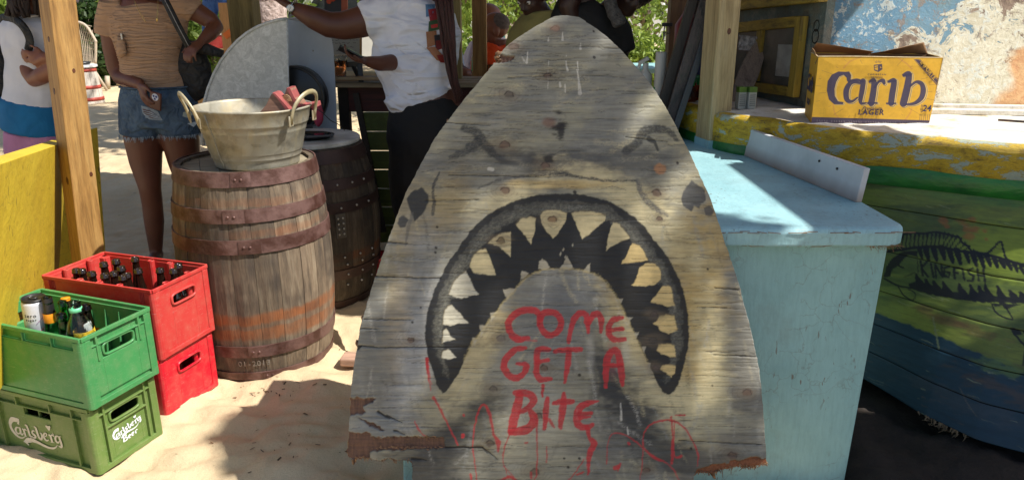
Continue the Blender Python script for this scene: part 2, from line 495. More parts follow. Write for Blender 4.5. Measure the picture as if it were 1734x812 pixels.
bm = hexa([(-.345,2.005,-.05),(1.05,2.005,-.05),(1.05,2.47,-.05),(-.345,2.47,-.05),(-.335,2.085,.785),(1.112,2.085,.785),(1.112,2.47,.785),(-.335,2.47,.785)]); hexa([(.48,2.4702,-.05),(1.05,2.4702,-.05),(1.05,3.83,-.05),(.48,3.83,-.05),(.48,2.4702,.7848),(1.1118,2.4702,.7848),(1.1118,3.83,.7848),(.48,3.83,.7848)], bm)
mk('body', bm, BLUE, counter, bevel=.006)
bm = bmesh.new()
N = 60
def lipx(k, amp): return amp*(vn(np.array(k*.35), np.array(2.2), 3)-.5)
prof = [(-.001, .786), (-.004, .79), (-.006, .826), (0., .836), (.014, .8405)]   # rounded worn front lip
rows = []
for k in range(N+1):
    x = -.34 + 1.472*k/N
    dx = float(lipx(k, .008))
    cor = .03*max(0, (x-1.08)/.052)**2
    rows.append([bm.verts.new((x, 2.035+a+dx+cor, z+float(lipx(k+50, .004)))) for a, z in prof] + [bm.verts.new((x, 2.5 if x < .44 else 3.85, .8405)), bm.verts.new((x, 2.5 if x < .44 else 3.85, .786))])
for A, B in zip(rows, rows[1:]):
    m = len(A)
    for i in range(m): bm.faces.new((A[i], B[i], B[(i+1)%m], A[(i+1)%m]))
bm.faces.new(rows[0]); bm.faces.new(list(reversed(rows[-1])))
mk('countertop', bm, BLUET, counter, bevel=.004)
# worn brown edge where the fibres of the lip show through
FRAY = plain('frayed_edge', S(120,88,62), S(150,120,92), 60, .9)
bm = bmesh.new()
for z, y in ((.829, 2.028), (.7875, 2.0345)):
    x = -.3
    while x < 1.11:
        L = .01+.05*random.random()
        if random.random() < .8:
            tube([(x, y+float(lipx((x+.34)/1.472*60, .008)), z+random.uniform(-.003,.003)), (x+L, y-.001+float(lipx((x+L+.34)/1.472*60, .008)), z+random.uniform(-.003,.003))], .0011, 4, bm)
        x += L*.8
for i in range(60):
    x = 1.04+.08*random.random(); p = Vector((x, 2.05+.05*random.random(), .786))
    tube([p, p+Vector((random.uniform(-.02,.03), random.uniform(-.03,.01), -.025*random.random()))], .0006, 3, bm)
tag(mk('frayed_edge', bm, FRAY, counter), None, None, kind='stuff')

# white trim board with bolt holes standing on the counter
WHITE = painted('white_trim_paint', S(196,202,206), S(178,172,160), S(120,96,70), 3, .2)
A_, B_ = atz(1449, 343, CZ), Vector((.955, 3.25, CZ))
d_ = (B_-A_).normalized(); s_ = Vector((d_.y, -d_.x, 0))
t = NT('white_trim'); v = t.mapping((1,1,1))
sx = t.n.new('ShaderNodeSeparateXYZ'); t.L(t.tc.outputs['Object'], sx.inputs[0])
g = t.ramp(sx.outputs['Z'], [(.0, 1.), (.055, 0.)])
g = t.mix(.6, g, t.noise(v, 9, 4), 'MULTIPLY')
c = t.mix(g, t.ramp(t.noise(v, 4, 4), [(.3, S(178,182,186)), (.6, S(205,208,212))]), S(140,106,72))
TRIM = t.end(c, .5, t.bump(t.noise(v, 30, 4), .2, .004))
trim = thing('trim_board', 'white plank with two bolt holes standing on the blue counter against the boat', 'trim board', A_)
hexa([A_, A_+s_*.022, B_+s_*.022, B_, A_+Vector((.012,0,.112)), A_+s_*.022+Vector((.012,0,.112)), B_+s_*.022+Vector((.012,0,.112)), B_+Vector((.012,0,.112))], bm := bmesh.new())
mk('plank', bm, TRIM, trim, bevel=.003)
HOLE = plain('bolt_hole', S(30,26,24), None, 10)
me = None
for u, hz in ((.135, .083), (.245, .087)):
    p = A_+d_*u+Vector((.010*hz/.112-.0008, 0, hz)) - s_*.0006
    q = Matrix.Translation(p) @ (s_).to_track_quat('Z', 'Y').to_matrix().to_4x4()
    bm = bmesh.new(); bmesh.ops.create_cone(bm, cap_ends=True, segments=10, radius1=.0045, radius2=.0045, depth=.003, matrix=q)
    mk('bolt_hole', bm, HOLE, trim)

# ------------------------------------------------------------------ the old fishing boat on the right
boat = thing('fishing_boat', 'old green and blue wooden fishing boat with peeling yellow gunwale and painted kingfish', 'boat', (1.6, 2.8, 0))
gun_px = [(1180,0,3.75),(1240,197,0),(1298,200,0),(1346,211,0),(1420,219,0),(1475,226,0),(1560,233,0),(1642,240,0),(1734,248,0)]
ctrl = [Vector((.62,3.98,1.)), Vector((.80,3.66,1.))]+[atz(a, b, 1.0) for a, b, c in gun_px[1:]]
ctrl += [ctrl[-1]+Vector((.45,-.22,0)), ctrl[-1]+Vector((1.,-.42,0)), ctrl[-1]+Vector((2.,-.6,0))]
# resample smooth
def smooth_path(P, n):
    P = [P[0]*2-P[1]]+P+[P[-1]*2-P[-2]]; out = []
    for i in range(1, len(P)-2):
        for k in range(n):
            t = k/n; a0, a1, a2, a3 = P[i-1:i+3]
            out.append(.5*((2*a1)+(-a0+a2)*t+(2*a0-5*a1+4*a2-a3)*t*t+(-a0+3*a1-3*a2+a3)*t**3))
    out.append(P[-2]); return out
def relax(P, k):
    for _ in range(k): P = [P[0]]+[(a+b*2+c)/4 for a, b, c in zip(P, P[1:], P[2:])]+[P[-1]]
    return P
GP = relax(smooth_path(ctrl, 8), 18)
arc = [0.]
for a, b in zip(GP, GP[1:]): arc.append(arc[-1]+(b-a).length)
def gun(s):
    s = max(0, min(arc[-1]-1e-6, s)); 
    i = next(j for j in range(len(arc)-1) if arc[j+1] >= s); t = (s-arc[i])/(arc[i+1]-arc[i])
    return GP[i].lerp(GP[i+1], t), (GP[i+1]-GP[i]).normalized()
def s_at(px):
    best = min(range(300), key=lambda k: abs(proj(np.array(gun(arc[-1]*k/299)[0]))[0]-px)); return arc[-1]*best/299
# peeling yellow gunwale
def peel(name, cols, scale=4., bumpd=.01, stretch=(1,1,1), rough=.6):
    "cols: list of (threshold position, colour); layered flaking paint"
    t = NT(name); v = t.mapping(stretch)
    f = t.noise(v, scale, 10, .68, .5)
    g = t.noise(v, scale*6, 6, .7, .8)
    h = t.n.new('ShaderNodeMath'); h.operation = 'MULTIPLY_ADD'; h.inputs[1].default_value = .35; t.L(g, h.inputs[0]); t.L(f, h.inputs[2])
    k = t.n.new('ShaderNodeMath'); k.operation = 'SUBTRACT'; k.inputs[1].default_value = .175; t.L(h.outputs[0], k.inputs[0])
    c = t.ramp(k.outputs[0], cols, 'LINEAR')
    c = t.mix(.35, c, t.ramp(t.noise(v, scale*14, 4, .7), [(.35, .55), (.6, 1.)]), 'MULTIPLY')
    n = t.bump(t.ramp(k.outputs[0], [(p, i % 2*1.) for i, (p, _) in enumerate(cols)]), .35, bumpd)
    n = t.bump(t.noise(v, scale*20, 4), .35, .004, n)
    return t.end(c, rough, n)
YEL = peel('peeling_yellow', [(.33, S(96,84,58)), (.38, S(158,128,30)), (.46, S(190,156,34)), (.53, S(206,172,42)), (.565, S(150,130,60)), (.585, S(172,180,160)), (.72, S(160,176,170))], 6, .008, (1.6,1.6,4))
LEDGE = peel('worn_white_ledge', [(.3, S(150,130,84)), (.38, S(204,196,176)), (.5, S(226,222,212)), (.7, S(222,214,196))], 5, .006)
NS = 130
prof = [(.012,-.128),(-.004,-.125),(-.018,-.112),(-.02,-.06),(-.018,-.014),(-.008,-.002),(.012,.003),(.03,.003)]
rows = []; bm = bmesh.new()
for k in range(NS+1):
    s = arc[-1]*(k/NS)**1.0; p, d = gun(s); nrm = Vector((-d.y, d.x, 0)) if False else Vector((d.y, -d.x, 0))
    out = nrm if nrm.y < 0 else -nrm
    jz = (float(vn(np.array(s*9), np.array(1.), 7))-.5)*.02; jo = (float(vn(np.array(s*5), np.array(4.), 8))-.5)*.014
    rows.append([bm.verts.new(p - out*(a) + Vector((0,0,b + (jz*1.3 if b < -.1 else jz*.2))) + out*jo) for a, b in prof])
for A, B in zip(rows, rows[1:]):
    for i in range(len(A)-1): bm.faces.new((A[i], A[i+1], B[i+1], B[i]))
mk('gunwale', bm, YEL, boat, smooth=True)
# ledge (side deck) from the gunwale back to the cabin
WALL0, WALL1 = Vector((1.335, 3.32, 1.)), Vector((2.9, 3.12, 1.))   # cabin wall base line (front wall)
WL = Vector((1.13, 4.2, 1.))                                        # far end of the shaded window wall
bm = bmesh.new(); V = []
for k in range(NS+1):
    s = arc[-1]*k/NS; p, d = gun(s); nrm = Vector((d.y, -d.x, 0)); out = nrm if nrm.y < 0 else -nrm
    q = p-out*.03
    if q.x < WALL0.x:
        # inner edge follows the window wall
        tt = max(0, min(1, (q.y-3.32)/.9)); w = Vector((1.36-.2*tt, max(q.y+.1, 3.34), 1.))
    else: w = Vector((q.x, max(3.35, q.y+.2), 1.))
    V.append([bm.verts.new(q.lerp(w, j/6)+Vector((0,0,.0028+.003*math.sin(k*.9+j*2)*(0 < j < 6)))) for j in range(7)])
for A, B in zip(V, V[1:]):
    for j in range(6): bm.faces.new((A[j], A[j+1], B[j+1], B[j]))
mk('side_deck', bm, LEDGE, boat, smooth=True)
# hull: planks, painted
SWU = [0, s_at(1240)/arc[-1], s_at(1465)/arc[-1], s_at(1734)/arc[-1], 1]
def hull_pt(s, t):
    "t 0 under the gunwale .. 1 at the chine"
    p, d = gun(s); nrm = Vector((d.y, -d.x, 0)); out = nrm if nrm.y < 0 else -nrm
    tot = arc[-1]; u = s/tot
    zb = float(np.interp(u, SWU, [.2, .17, .145, .10, .08]))
    z = .885 + (zb-.885)*t
    inn = .012 + .035*math.sin(t*math.pi) * 0 - .02*math.sin(t*math.pi*.9) 
    # chine swings toward the viewer at the near end, away at the far end
    sw = float(np.interp(u, SWU, [-.05, .02, .15, .40, .62]))*t**1.5
    return p + out*(-inn + sw) + Vector((0, 0, z-p.z))
ss = [arc[-1]*k/150 for k in range(151)]
HG = {}
def hull_grid(t0, t1, nt, nu=420, s0=.0, s1=None, lift=0.):
    s1 = s1 or arc[-1]
    base = np.array([[hull_pt(arc[-1]*k/150, j/24) for k in range(151)] for j in range(25)]) if 'b' not in HG else HG['b']
    HG['b'] = base
    u = np.linspace(s0, s1, nu)/arc[-1]*150; w = np.linspace(t0, t1, nt)*24
    ui = np.minimum(u.astype(int), 149); wi = np.minimum(w.astype(int), 23); fu = (u-ui)[None, :, None]; fw = (w-wi)[:, None, None]
    a = base[wi][:, ui]; b = base[wi][:, ui+1]; c = base[wi+1][:, ui]; d = base[wi+1][:, ui+1]
    return (a*(1-fu)+b*fu)*(1-fw)+(c*(1-fu)+d*fu)*fw
OLIVE, DOLIVE, LIME, HBLUE, INK = [S(*c)[:3] for c in ((104,118,48),(76,92,42),(128,146,40),(22,54,68),(14,15,13))]
def paint_hull(X, Y):
    C = Canvas(X, Y, np.array(OLIVE))
    n1 = fbm(X/90, Y/14, 21); n2 = fbm(X/16, Y/7, 25)
    m = sstep(.4, .62, n1)[..., None]; C.C = C.C*(1-m)+np.array(DOLIVE)*m
    C.blob(1700, 428, 95, 60, LIME, .8, .2); C.blob(1600, 560, 200, 26, S(128,138,52), .5, .33)
    C.blob(1520, 400, 90, 55, S(70,86,44), .7)
    C.blob(1640, 320, 200, 24, S(58,120,50), .5, .16)
    for x, y, r in ((1600,375,9),(1604,384,5),(1635,383,16),(1650,386,14),(1641,400,10),(1668,392,7),(1670,405,5),(1646,372,10)):
        C.blob(x, y, r*.8, r*.6, S(150,84,40), .6, .3, 1.2)
    C.blob(1588, 535, 60, 10, S(96,66,44), .6, .3, 1.2); C.blob(1650, 560, 60, 9, S(96,66,44), .5, .3, 1.2)
    yb = np.interp(X, [1400, 1480, 1608, 1734, 2400], [478, 527, 577, 630, 900]) + (n2-.5)*9
    m = sstep(-2, 2, Y-yb)[..., None]; C.C = C.C*(1-m)+np.array(HBLUE)*m
    C.blob(1690, 620, 40, 10, S(86,112,60), .8, .35, 1.4); C.blob(1705, 660, 90, 14, S(70,62,56), .8, .35, 1.2)
    C.blob(1620, 675, 120, 16, S(56,66,72), .6, .38, 1.2)
    C.line([(1580,537),(1584,560),(1590,590)], 3, S(120,128,90), .8)
    C.line([(1625,655),(1640,685),(1655,705)], 2, S(90,88,80), .7)
    rs = random.Random(5)
    for k in range(240):
        x = rs.uniform(1440, 1760); y = rs.uniform(300, 760); g = .33; ln_ = rs.uniform(3, 26)
        C.line([(x, y), (x+ln_*.5, y+ln_*.5*g+rs.uniform(-1,1)), (x+ln_, y+ln_*g)], rs.uniform(.6, 2.2), rs.choice([S(150,156,120)[:3], S(60,56,40)[:3], S(40,44,30)[:3], S(104,84,60)[:3]]), rs.uniform(.2, .6), .8, 2, dry=.6)
    z = lambda p: zs(1430, 360, 3.69, p)
    L = lambda p, w, a=1.: C.line(z(p), [q*1.25/3.69 for q in w] if hasattr(w, '__len__') else w*1.25/3.69, INK, a, .7, 1.2)
    G = lambda p: C.poly(z(p), INK, .97, .7, 1.2)
    L([(300,150),(370,135),(430,125),(500,130),(560,120),(620,130),(680,145),(710,150),(740,190),(775,210),(800,240),(880,255)], 11)
    for i, x in enumerate(range(330, 800, 26)):
        y0 = np.interp(x, [330,620,700,800], [140,130,150,240]); y1 = np.interp(x, [330,480,600,800], [225,212,212,245])
        L([(x+8, y0+4), (x+3+(x>640)*18*-1, (y0+y1)/2), (x-(x>640)*40, y1)], [12, 5, 9])
        L([(x+8, y0+4), (x+10, y0-8)], 8)
    L([(270,240),(370,228),(480,215),(600,215),(700,235),(800,250),(900,265),(1000,290),(1122,330),(1300,380)], 15)
    L([(800,240),(880,255),(925,225),(960,188),(983,183),(992,230),(1010,280),(1060,312),(1122,322),(1200,330)], 11)
    for x, y0, ln, w in ((475,225,60,16),(515,222,72,22),(565,222,76,22),(615,222,70,22),(665,235,74,24),(712,240,78,24),(768,250,60,18),(812,255,74,24),(858,265,74,22),(900,270,62,20),(945,285,54,20),(990,298,46,20),(1030,310,44,18),(1070,325,44,16),(1110,338,44,16)):
        L([(x-8, y0), (x+5, y0+ln*.6), (x+12, y0+ln)], [w+10, w+3, w*.7])
    G([(400,440),(445,430),(470,465),(560,475),(640,490),(720,495),(800,510),(900,520),(1000,525),(1122,520),(1250,530),(1250,570),(1122,565),(1000,560),(850,555),(700,540),(600,520),(480,495),(405,470)])
    for x, y0, ln in ((452,440,55),(512,470,52),(560,478,50),(620,488,55),(718,500,55),(790,512,60),(845,520,62),(882,520,75),(962,525,68),(1038,525,40),(1100,525,30)):
        L([(x-4, y0-ln), (x+4, y0-ln*.5), (x+22, y0+12)], [12, 24, 50])
    L([(250,410),(330,452),(420,470)], 9); L([(335,460),(375,520),(430,545),(440,500),(400,480)], 6)
    L([(920,568),(955,630),(1045,665),(1015,600),(1000,565)], 8); G([(920,565),(1110,570),(1060,585),(1020,600),(1005,605),(985,580),(940,585)])
    G([(245,400),(262,340),(290,290),(330,262),(370,240),(455,238),(458,276),(400,262),(355,300),(340,330),(300,350),(285,395),(262,402)])
    L([(360,290),(340,330),(370,345)], 9); L([(455,280),(462,380)], 6, .7); L([(375,400),(440,372)], 8, .5)
    for p in ([(475,300),(490,392)], [(515,305),(482,345),(522,398)], [(540,318),(556,402)], [(572,405),(566,322),(612,400),(606,325)],
              [(655,335),(625,345),(622,395),(650,402),(660,375),(640,370)], [(690,410),(682,342),(722,345)], [(685,372),(712,376)],
              [(738,350),(748,418)], [(802,345),(772,360),(778,380),(808,395),(800,425),(770,425)], [(830,350),(838,422)], [(868,352),(876,428)], [(835,388),(875,392)]):
        C.line(z(p), 14/3.69, INK, .95, .7, 1., smooth=False)
    G([(1030,718),(1060,715),(1105,740),(1112,760),(1080,762),(1045,745)]); L([(1060,750),(1090,790),(1130,830),(1150,880)], 12)
    L([(1122,740),(1160,800),(1130,880),(1118,950)], 12)
    return C.C
def attr_mat(name, rough=.6, grain=(2,2,30), amt=.4, bump=.3, streak=14, dirt=None, spec=.5, lo=.45):
    t = NT(name)
    a = t.n.new('ShaderNodeAttribute'); a.attribute_name = 'paint'
    v = t.mapping(grain)
    g = t.noise(v, streak, 6, .7, .3)
    c = t.mix(amt, a.outputs['Color'], t.ramp(g, [(.3, lo), (.55, 1.), (.8, 1.1)]), 'MULTIPLY')
    v1 = t.mapping((1,1,1))
    c = t.mix(.3, c, t.ramp(t.noise(v1, 40, 5, .7), [(.3, .55), (.6, 1.)]), 'MULTIPLY')
    n = t.bump(g, bump, .003)
    t.b.inputs['Specular IOR Level'].default_value = spec
    return t.end(c, rough, n)
HULLM = attr_mat('painted_hull', .42, (1.2,1.2,14), .5, .3, 6)
GREEN = plain('green_rail_paint', S(48,124,52), S(30,92,44), 9, .28, .5, 26, stretch=(1,1,2), bdist=.01)
# rub rail under the gunwale
rows = []; bm = bmesh.new()
for k in range(NS+1):
    s = arc[-1]*k/NS; p, d = gun(s); nrm = Vector((d.y, -d.x, 0)); out = nrm if nrm.y < 0 else -nrm
    pr = [(.0,-.1),(-.012,-.12),(-.014,-.15),(-.006,-.182),(.008,-.186)]
    jo = (float(vn(np.array(s*7), np.array(9.), 2))-.5)*.008
    rows.append([bm.verts.new(p - out*(a+jo) + Vector((0,0,b))) for a, b in pr])
for A, B in zip(rows, rows[1:]):
    for i in range(len(A)-1): bm.faces.new((A[i], A[i+1], B[i+1], B[i]))
mk('rub_rail', bm, GREEN, boat, smooth=True)
s0 = s_at(1400)
tb = [.06, .2, .40, .585, .74, .87, 1.0]
for i in range(6):
    nt = 62
    P = hull_grid(tb[i]+.0015, tb[i+1]-.0015, nt, 560, s0, arc[-1]*.86)
    # rolled plank edges
    e = np.minimum(np.arange(nt), nt-1-np.arange(nt))/nt
    P[..., 1] += (np.clip(.04-e, 0, 1)[:, None]/.04)**2*.0028
    P[..., 1] += (fbm(P[..., 0]*12, P[..., 2]*40, 30+i, 3)-.5)*.003
    X, Y = proj(P)
    o = link('plank', grid_mesh('plank', P, paint_hull(X, Y)), HULLM, boat, smooth=True)
# dark backing in the seams and the flat bottom
P = hull_grid(0, 1, 12, 60); P[..., 1] += .012; P[..., 0] += .004
bot = P[-1].copy(); bot[:, 1] += 1.6; bot[:, 0] += .6
P = np.concatenate([P, bot[None]], 0)
DARKW = plain('dark_seam', S(44,38,32), S(28,24,20), 12, .9)
o = link('hull_frame', grid_mesh('hull_frame', P), DARKW, boat)
# ragged fibres hanging from the chine
bm = bmesh.new()
for i in range(30):
    px = random.gauss(1688, 12) if random.random() < .9 else random.uniform(1640, 1740)
    s = s_at(px) + random.uniform(-.02, .02); p = hull_pt(s, 1.0)
    L = random.uniform(.006, .024)
    tube([p+Vector((0,-.004,.004)), p+Vector((random.gauss(0,.006), -.008, -L*.5)), p+Vector((random.gauss(0,.012), -.004, -L))], [.0035,.002,.001], 4, bm)
tag(mk('torn_fibre', bm, plain('fibre', S(130,112,88), S(86,72,54), 40, .95), boat), None, None, kind='stuff')

# cabin: peeled sunlit front wall and shaded window wall
CABW = None
t = NT('peeling_cabin_paint'); v = t.mapping((1,1,1))
big = t.noise(v, 2.3, 6, .6, .4); med = t.noise(v, 8, 9, .72, .7); fine = t.noise(v, 38, 6, .75, .6)
sx = t.n.new('ShaderNodeSeparateXYZ'); t.L(t.tc.outputs['Object'], sx.inputs[0])
def mth(op, a, b, c=None):
    m = t.n.new('ShaderNodeMath'); m.operation = op
    for i, q in enumerate((a, b, c)):
        if q is None: continue
        if isinstance(q, (int, float)): m.inputs[i].default_value = q
        else: t.L(q, m.inputs[i])
    return m.outputs[0]
blue = t.ramp(med, [(.3, S(120,146,152)), (.5, S(104,146,172)), (.7, S(88,136,170))])
cream = t.ramp(fine, [(.3, S(186,178,150)), (.6, S(222,218,198))])
brown = t.ramp(fine, [(.3, S(96,78,68)), (.6, S(150,130,112))])
orange = t.ramp(fine, [(.35, S(196,140,96)), (.6, S(216,176,126))])
# cream shows where paint flaked, more to the right and low
zz = mth('MULTIPLY_ADD', sx.outputs['Z'], -1.0, 1.56)
xx = mth('MULTIPLY_ADD', sx.outputs['X'], 1.1, 0.)
w1 = mth('ADD', mth('ADD', zz, xx), mth('MULTIPLY_ADD', med, 2.6, -1.3))
w1 = mth('ADD', w1, mth('MULTIPLY_ADD', big, 1.2, -.6))
k1 = t.ramp(w1, [(.42, 0.), (.47, 1.)])
c = t.mix(k1, blue, cream)
speck = t.ramp(mth('ADD', mth('MULTIPLY', fine, .5), mth('MULTIPLY', med, .5)), [(.535, 0.), (.55, 1.)])
c = t.mix(mth('MULTIPLY', speck, .8), c, S(206,212,204))
spk2 = t.ramp(mth('ADD', mth('MULTIPLY', t.noise(v, 26, 8, .78, 1.), .6), mth('MULTIPLY', big, .4)), [(.53, 0.), (.55, .8)])
c = t.mix(spk2, c, S(140,124,110))
w2 = mth('ADD', mth('ADD', mth('MULTIPLY', med, .8), mth('MULTIPLY', big, .75)), mth('MULTIPLY', sx.outputs['X'], .12))
k2 = t.ramp(w2, [(.875, 0.), (.89, 1.)])
c = t.mix(k2, c, brown)
w3 = mth('ADD', mth('MULTIPLY_ADD', sx.outputs['X'], 1.6, -.36), mth('ADD', mth('MULTIPLY', big, .8), mth('MULTIPLY_ADD', sx.outputs['Z'], -.9, .75)))
k3 = t.ramp(w3, [(.55, 0.), (.62, 1.)])
c = t.mix(k3, c, orange)
n = t.bump(mth('ADD', k1, mth('MULTIPLY', k2, -1.)), .5, .006); n = t.bump(fine, .55, .006, n); n = t.bump(med, .4, .012, n)
PEELW = t.end(c, .75, n)
lean = .24
def wall_slab(A, B, h, back, nx=90, nz=50):
    d = (B-A); L = d.length; d.normalize(); inn = Vector((-d.y, d.x, 0)); inn = inn if inn.y > 0 else -inn
    P = np.zeros((nz, nx, 3))
    for j in range(nz):
        for i in range(nx):
            p = A + d*(L*i/(nx-1)) + Vector((0,0,h*j/(nz-1))) + inn*(h*j/(nz-1)*back)
            P[j, i] = p
    P[..., 1] += (fbm(P[..., 0]*7, P[..., 2]*7, 50, 4)-.5)*.012
    return P
P = wall_slab(WALL0+Vector((0,0,-.02)), WALL1+Vector((0,0,-.02)), 1.3, lean)
o = link('cabin_wall', grid_mesh('cabin_wall', P), PEELW, boat, smooth=True)
o['label'] = 'sunlit cabin wall with peeling blue, cream and brown paint'
# kerb strip at the foot of the front wall
d_ = (WALL1-WALL0).normalized()
bm = bmesh.new(); a = WALL0+d_*.36+Vector((0,-.05,0)); b = WALL1+Vector((0,-.05,0))
beam(a+Vector((0,0,.014)), b+Vector((0,0,.014)), .07, .022, bm)
beam(a+Vector((.12,.02,.032)), b+Vector((0,.02,.032)), .03, .016, bm)
mk('deck_trim', bm, LEDGE, boat, bevel=.004)
bm = bmesh.new(); beam(atz(1690, 203, 1.04), atz(1760, 208, 1.04), .006, .008, bm)
mk('iron_strip', bm, plain('rusty_iron', S(60,50,48), S(90,60,44), 20), boat)
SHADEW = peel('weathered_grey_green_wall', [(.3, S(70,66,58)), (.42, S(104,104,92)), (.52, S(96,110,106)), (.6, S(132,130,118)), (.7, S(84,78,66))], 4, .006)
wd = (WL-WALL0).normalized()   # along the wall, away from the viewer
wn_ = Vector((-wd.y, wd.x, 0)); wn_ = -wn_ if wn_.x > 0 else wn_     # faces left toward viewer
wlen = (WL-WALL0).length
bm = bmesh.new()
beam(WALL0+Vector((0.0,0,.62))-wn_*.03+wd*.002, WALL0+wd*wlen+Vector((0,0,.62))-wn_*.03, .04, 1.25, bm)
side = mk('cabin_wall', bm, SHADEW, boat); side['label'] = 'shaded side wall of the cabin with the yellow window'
# yellow trim along the top of the side wall
YWOOD = wood('yellow_window_wood', S(150,126,44), S(92,76,34), S(176,150,60), 2, 2., .6, paint=S(150,124,40), paint_amt=.44)
YWOODX = wood('yellow_window_wood_rail', S(150,126,44), S(92,76,34), S(176,150,60), 1, 2., .6, paint=S(150,124,40), paint_amt=.44)
bm = beam(WALL0+wn_*.02+wd*-.01+Vector((0,0,.485)), WALL0+wd*wlen+wn_*.02+Vector((0,0,.43)), .05, .05)
mk('header_trim', bm, YWOODX, boat, bevel=.004)
# window built on the wall face: coordinates u along the wall, z up
def wp(u, z, o=0.): return WALL0 + wd*u + wn_*o + Vector((0,0,z-1.))
win = []
def wrect(u0, u1, z00, z01, z10, z11, o0, o1, name, m, par):
    "bar between (u0) and (u1); z00,z01 low/high at u0, z10,z11 at u1"
    pts = [wp(u0,z00,o0), wp(u1,z10,o0), wp(u1,z10,o1), wp(u0,z00,o1), wp(u0,z01,o0), wp(u1,z11,o0), wp(u1,z11,o1), wp(u0,z01,o1)]
    return mk(name, hexa(pts), m, par, bevel=.003)
# empty as the window part keeps its pieces as sub-parts: use the outer frame mesh as the part
uR, uM, uL = .105, .43, .80
wf = wrect(uR, uR+.05, 1.045, 1.40, 1.045, 1.395, .0, .035, 'window_frame', YWOOD, boat)
def sub(o, par):
    M = frame_of(boat); o.parent = par; return o
bm = bmesh.new()
wf2 = wrect(uR+.0495, uL, 1.352, 1.40, 1.30, 1.35, .001, .034, 'rail', YWOODX, boat)
wf3 = wrect(uR+.0495, uL, 1.046, 1.088, 1.03, 1.07, .001, .038, 'rail', YWOODX, boat)
wf4 = wrect(uM, uM+.045, 1.085, 1.355, 1.085, 1.352, .002, .03, 'mullion', YWOOD, boat)
wf5 = wrect(uL-.03, uL+.02, 1.03, 1.345, 1.03, 1.345, .001, .036, 'stile', YWOOD, boat)
for q in (wf2, wf3, wf4, wf5): q.parent = wf
GLS = NT('dusty_window_glass'); GLS.b.inputs['Specular IOR Level'].default_value = .6
GLS = GLS.end(GLS.ramp(GLS.noise(GLS.mapping((1,1,1)), 7, 5), [(.3, S(74,74,68)), (.7, S(112,108,98))]), .22)
for a, b, zb, zt in ((uR+.05, uM, 1.088, 1.352), (uM+.045, uL-.03, 1.08, 1.335)):
    q = wrect(a, b, zb, zt, zb-.008, zt-.01, .006, .012, 'pane', GLS, boat); q.parent = wf
PAPER = plain('faded_paper', S(170,170,164), S(140,138,132), 20, .8)
notice = wrect(.15, .30, 1.13, 1.275, 1.125, 1.27, .0125, .0145, 'notice', PAPER, None)
bm = bmesh.new()
def ndc(bm, u, z, r, o=.0153):
    c = wp(u, z, o); vs = [bm.verts.new(c + wd*r*math.cos(a)*1.5 + Vector((0,0,r*math.sin(a)))) for a in [k*math.pi/6 for k in range(12)]]; bm.faces.new(vs)
notice2 = wrect(.27, .335, 1.15, 1.30, 1.15, 1.30, .0148, .0158, 'sheet', PAPER, notice); 
bm = bmesh.new(); c0 = wp(.305, 1.26, .0164)
vs = [bm.verts.new(c0 + wd*.02*math.cos(k*math.pi/6) + Vector((0,0,.015*math.sin(k*math.pi/6)))) for k in range(12)]; bm.faces.new(vs)
mk('print', bm, plain('orange_print', S(196,84,40)), notice)
bm = bmesh.new()
for r in range(9):
    for cidx in range(4):
        u0 = .17+.03*cidx; zq = 1.262-.014*r
        vs = [bm.verts.new(wp(u0+a*.022, zq+b*.004, .0152)) for a, b in ((0,0),(random.uniform(.5,1),0),(random.uniform(.5,1),1),(0,1))]
        bm.faces.new(vs)
for a in range(3):
    for b in range(3):
        vs = [bm.verts.new(wp(.29+a*.012+i*.009, 1.185+b*.009+j*.007, .0165)) for i, j in ((0,0),(1,0),(1,1),(0,1))]; bm.faces.new(vs)
mk('print', bm, plain('grey_print', S(110,112,116)), notice)
tag(notice, 'white printed notice with an orange spot taped inside the cabin window', 'notice'); base_origin(notice)
# painted black 8-like mark on the wall by the corner
bm = bmesh.new()
for zc, rr in ((1.36,.026),(1.315,.032)):
    for q in range(16):
        a0, a1 = q*math.pi/8, (q+1)*math.pi/8
        vs = [bm.verts.new(wp(.055+math.cos(a)*r*.8, zc+math.sin(a)*r, -.0085)) for a, r in ((a0, rr), (a1, rr), (a1, rr*.8), (a0, rr*.8))]; bm.faces.new(vs)
mk('painted_mark', bm, plain('black_mark', S(30,30,28)), boat)
# wooden oval offcut and clear plastic leaning in the left light, juice cartons
bm = bmesh.new()
ov = []
c0 = at(1272, 118, 3.72); c1 = at(1288, 74, 3.72)
ax = (at(1290, 68, 3.78)-at(1243, 185, 3.6)); L = ax.length; ax.normalize(); cen = (at(1290,68,3.78)+at(1243,185,3.6))/2
sd = ax.cross(Vector((.2,1,0))).normalized(); nn = ax.cross(sd).normalized()
A = [bm.verts.new(cen+ax*math.cos(k*math.pi/12)*L/2+sd*math.sin(k*math.pi/12)*.048+nn*.012) for k in range(24)]
B = [bm.verts.new(cen+ax*math.cos(k*math.pi/12)*L/2+sd*math.sin(k*math.pi/12)*.048-nn*.012) for k in range(24)]
bm.faces.new(A); bm.faces.new(list(reversed(B)))
for k in range(24): bm.faces.new((A[k], B[k], B[(k+1)%24], A[(k+1)%24]))
o = mk('wooden_paddle', bm, wood('grey_old_wood', S(138,122,106), S(96,82,70), None, 2, 2), bevel=.003)
base_origin(o); tag(o, 'oval weathered wood offcut leaning against the left window pane', 'wood offcut')
bm = bmesh.new()
o_ = at(1282, 72, 3.85)
gp = np.zeros((10, 12, 3))
for j in range(10):
    for i in range(12):
        gp[j, i] = o_+wd*-.01*(i-6)*1.6+Vector((0,0,-.008*(j-4)))+wn_*(.04+.012*random.random())
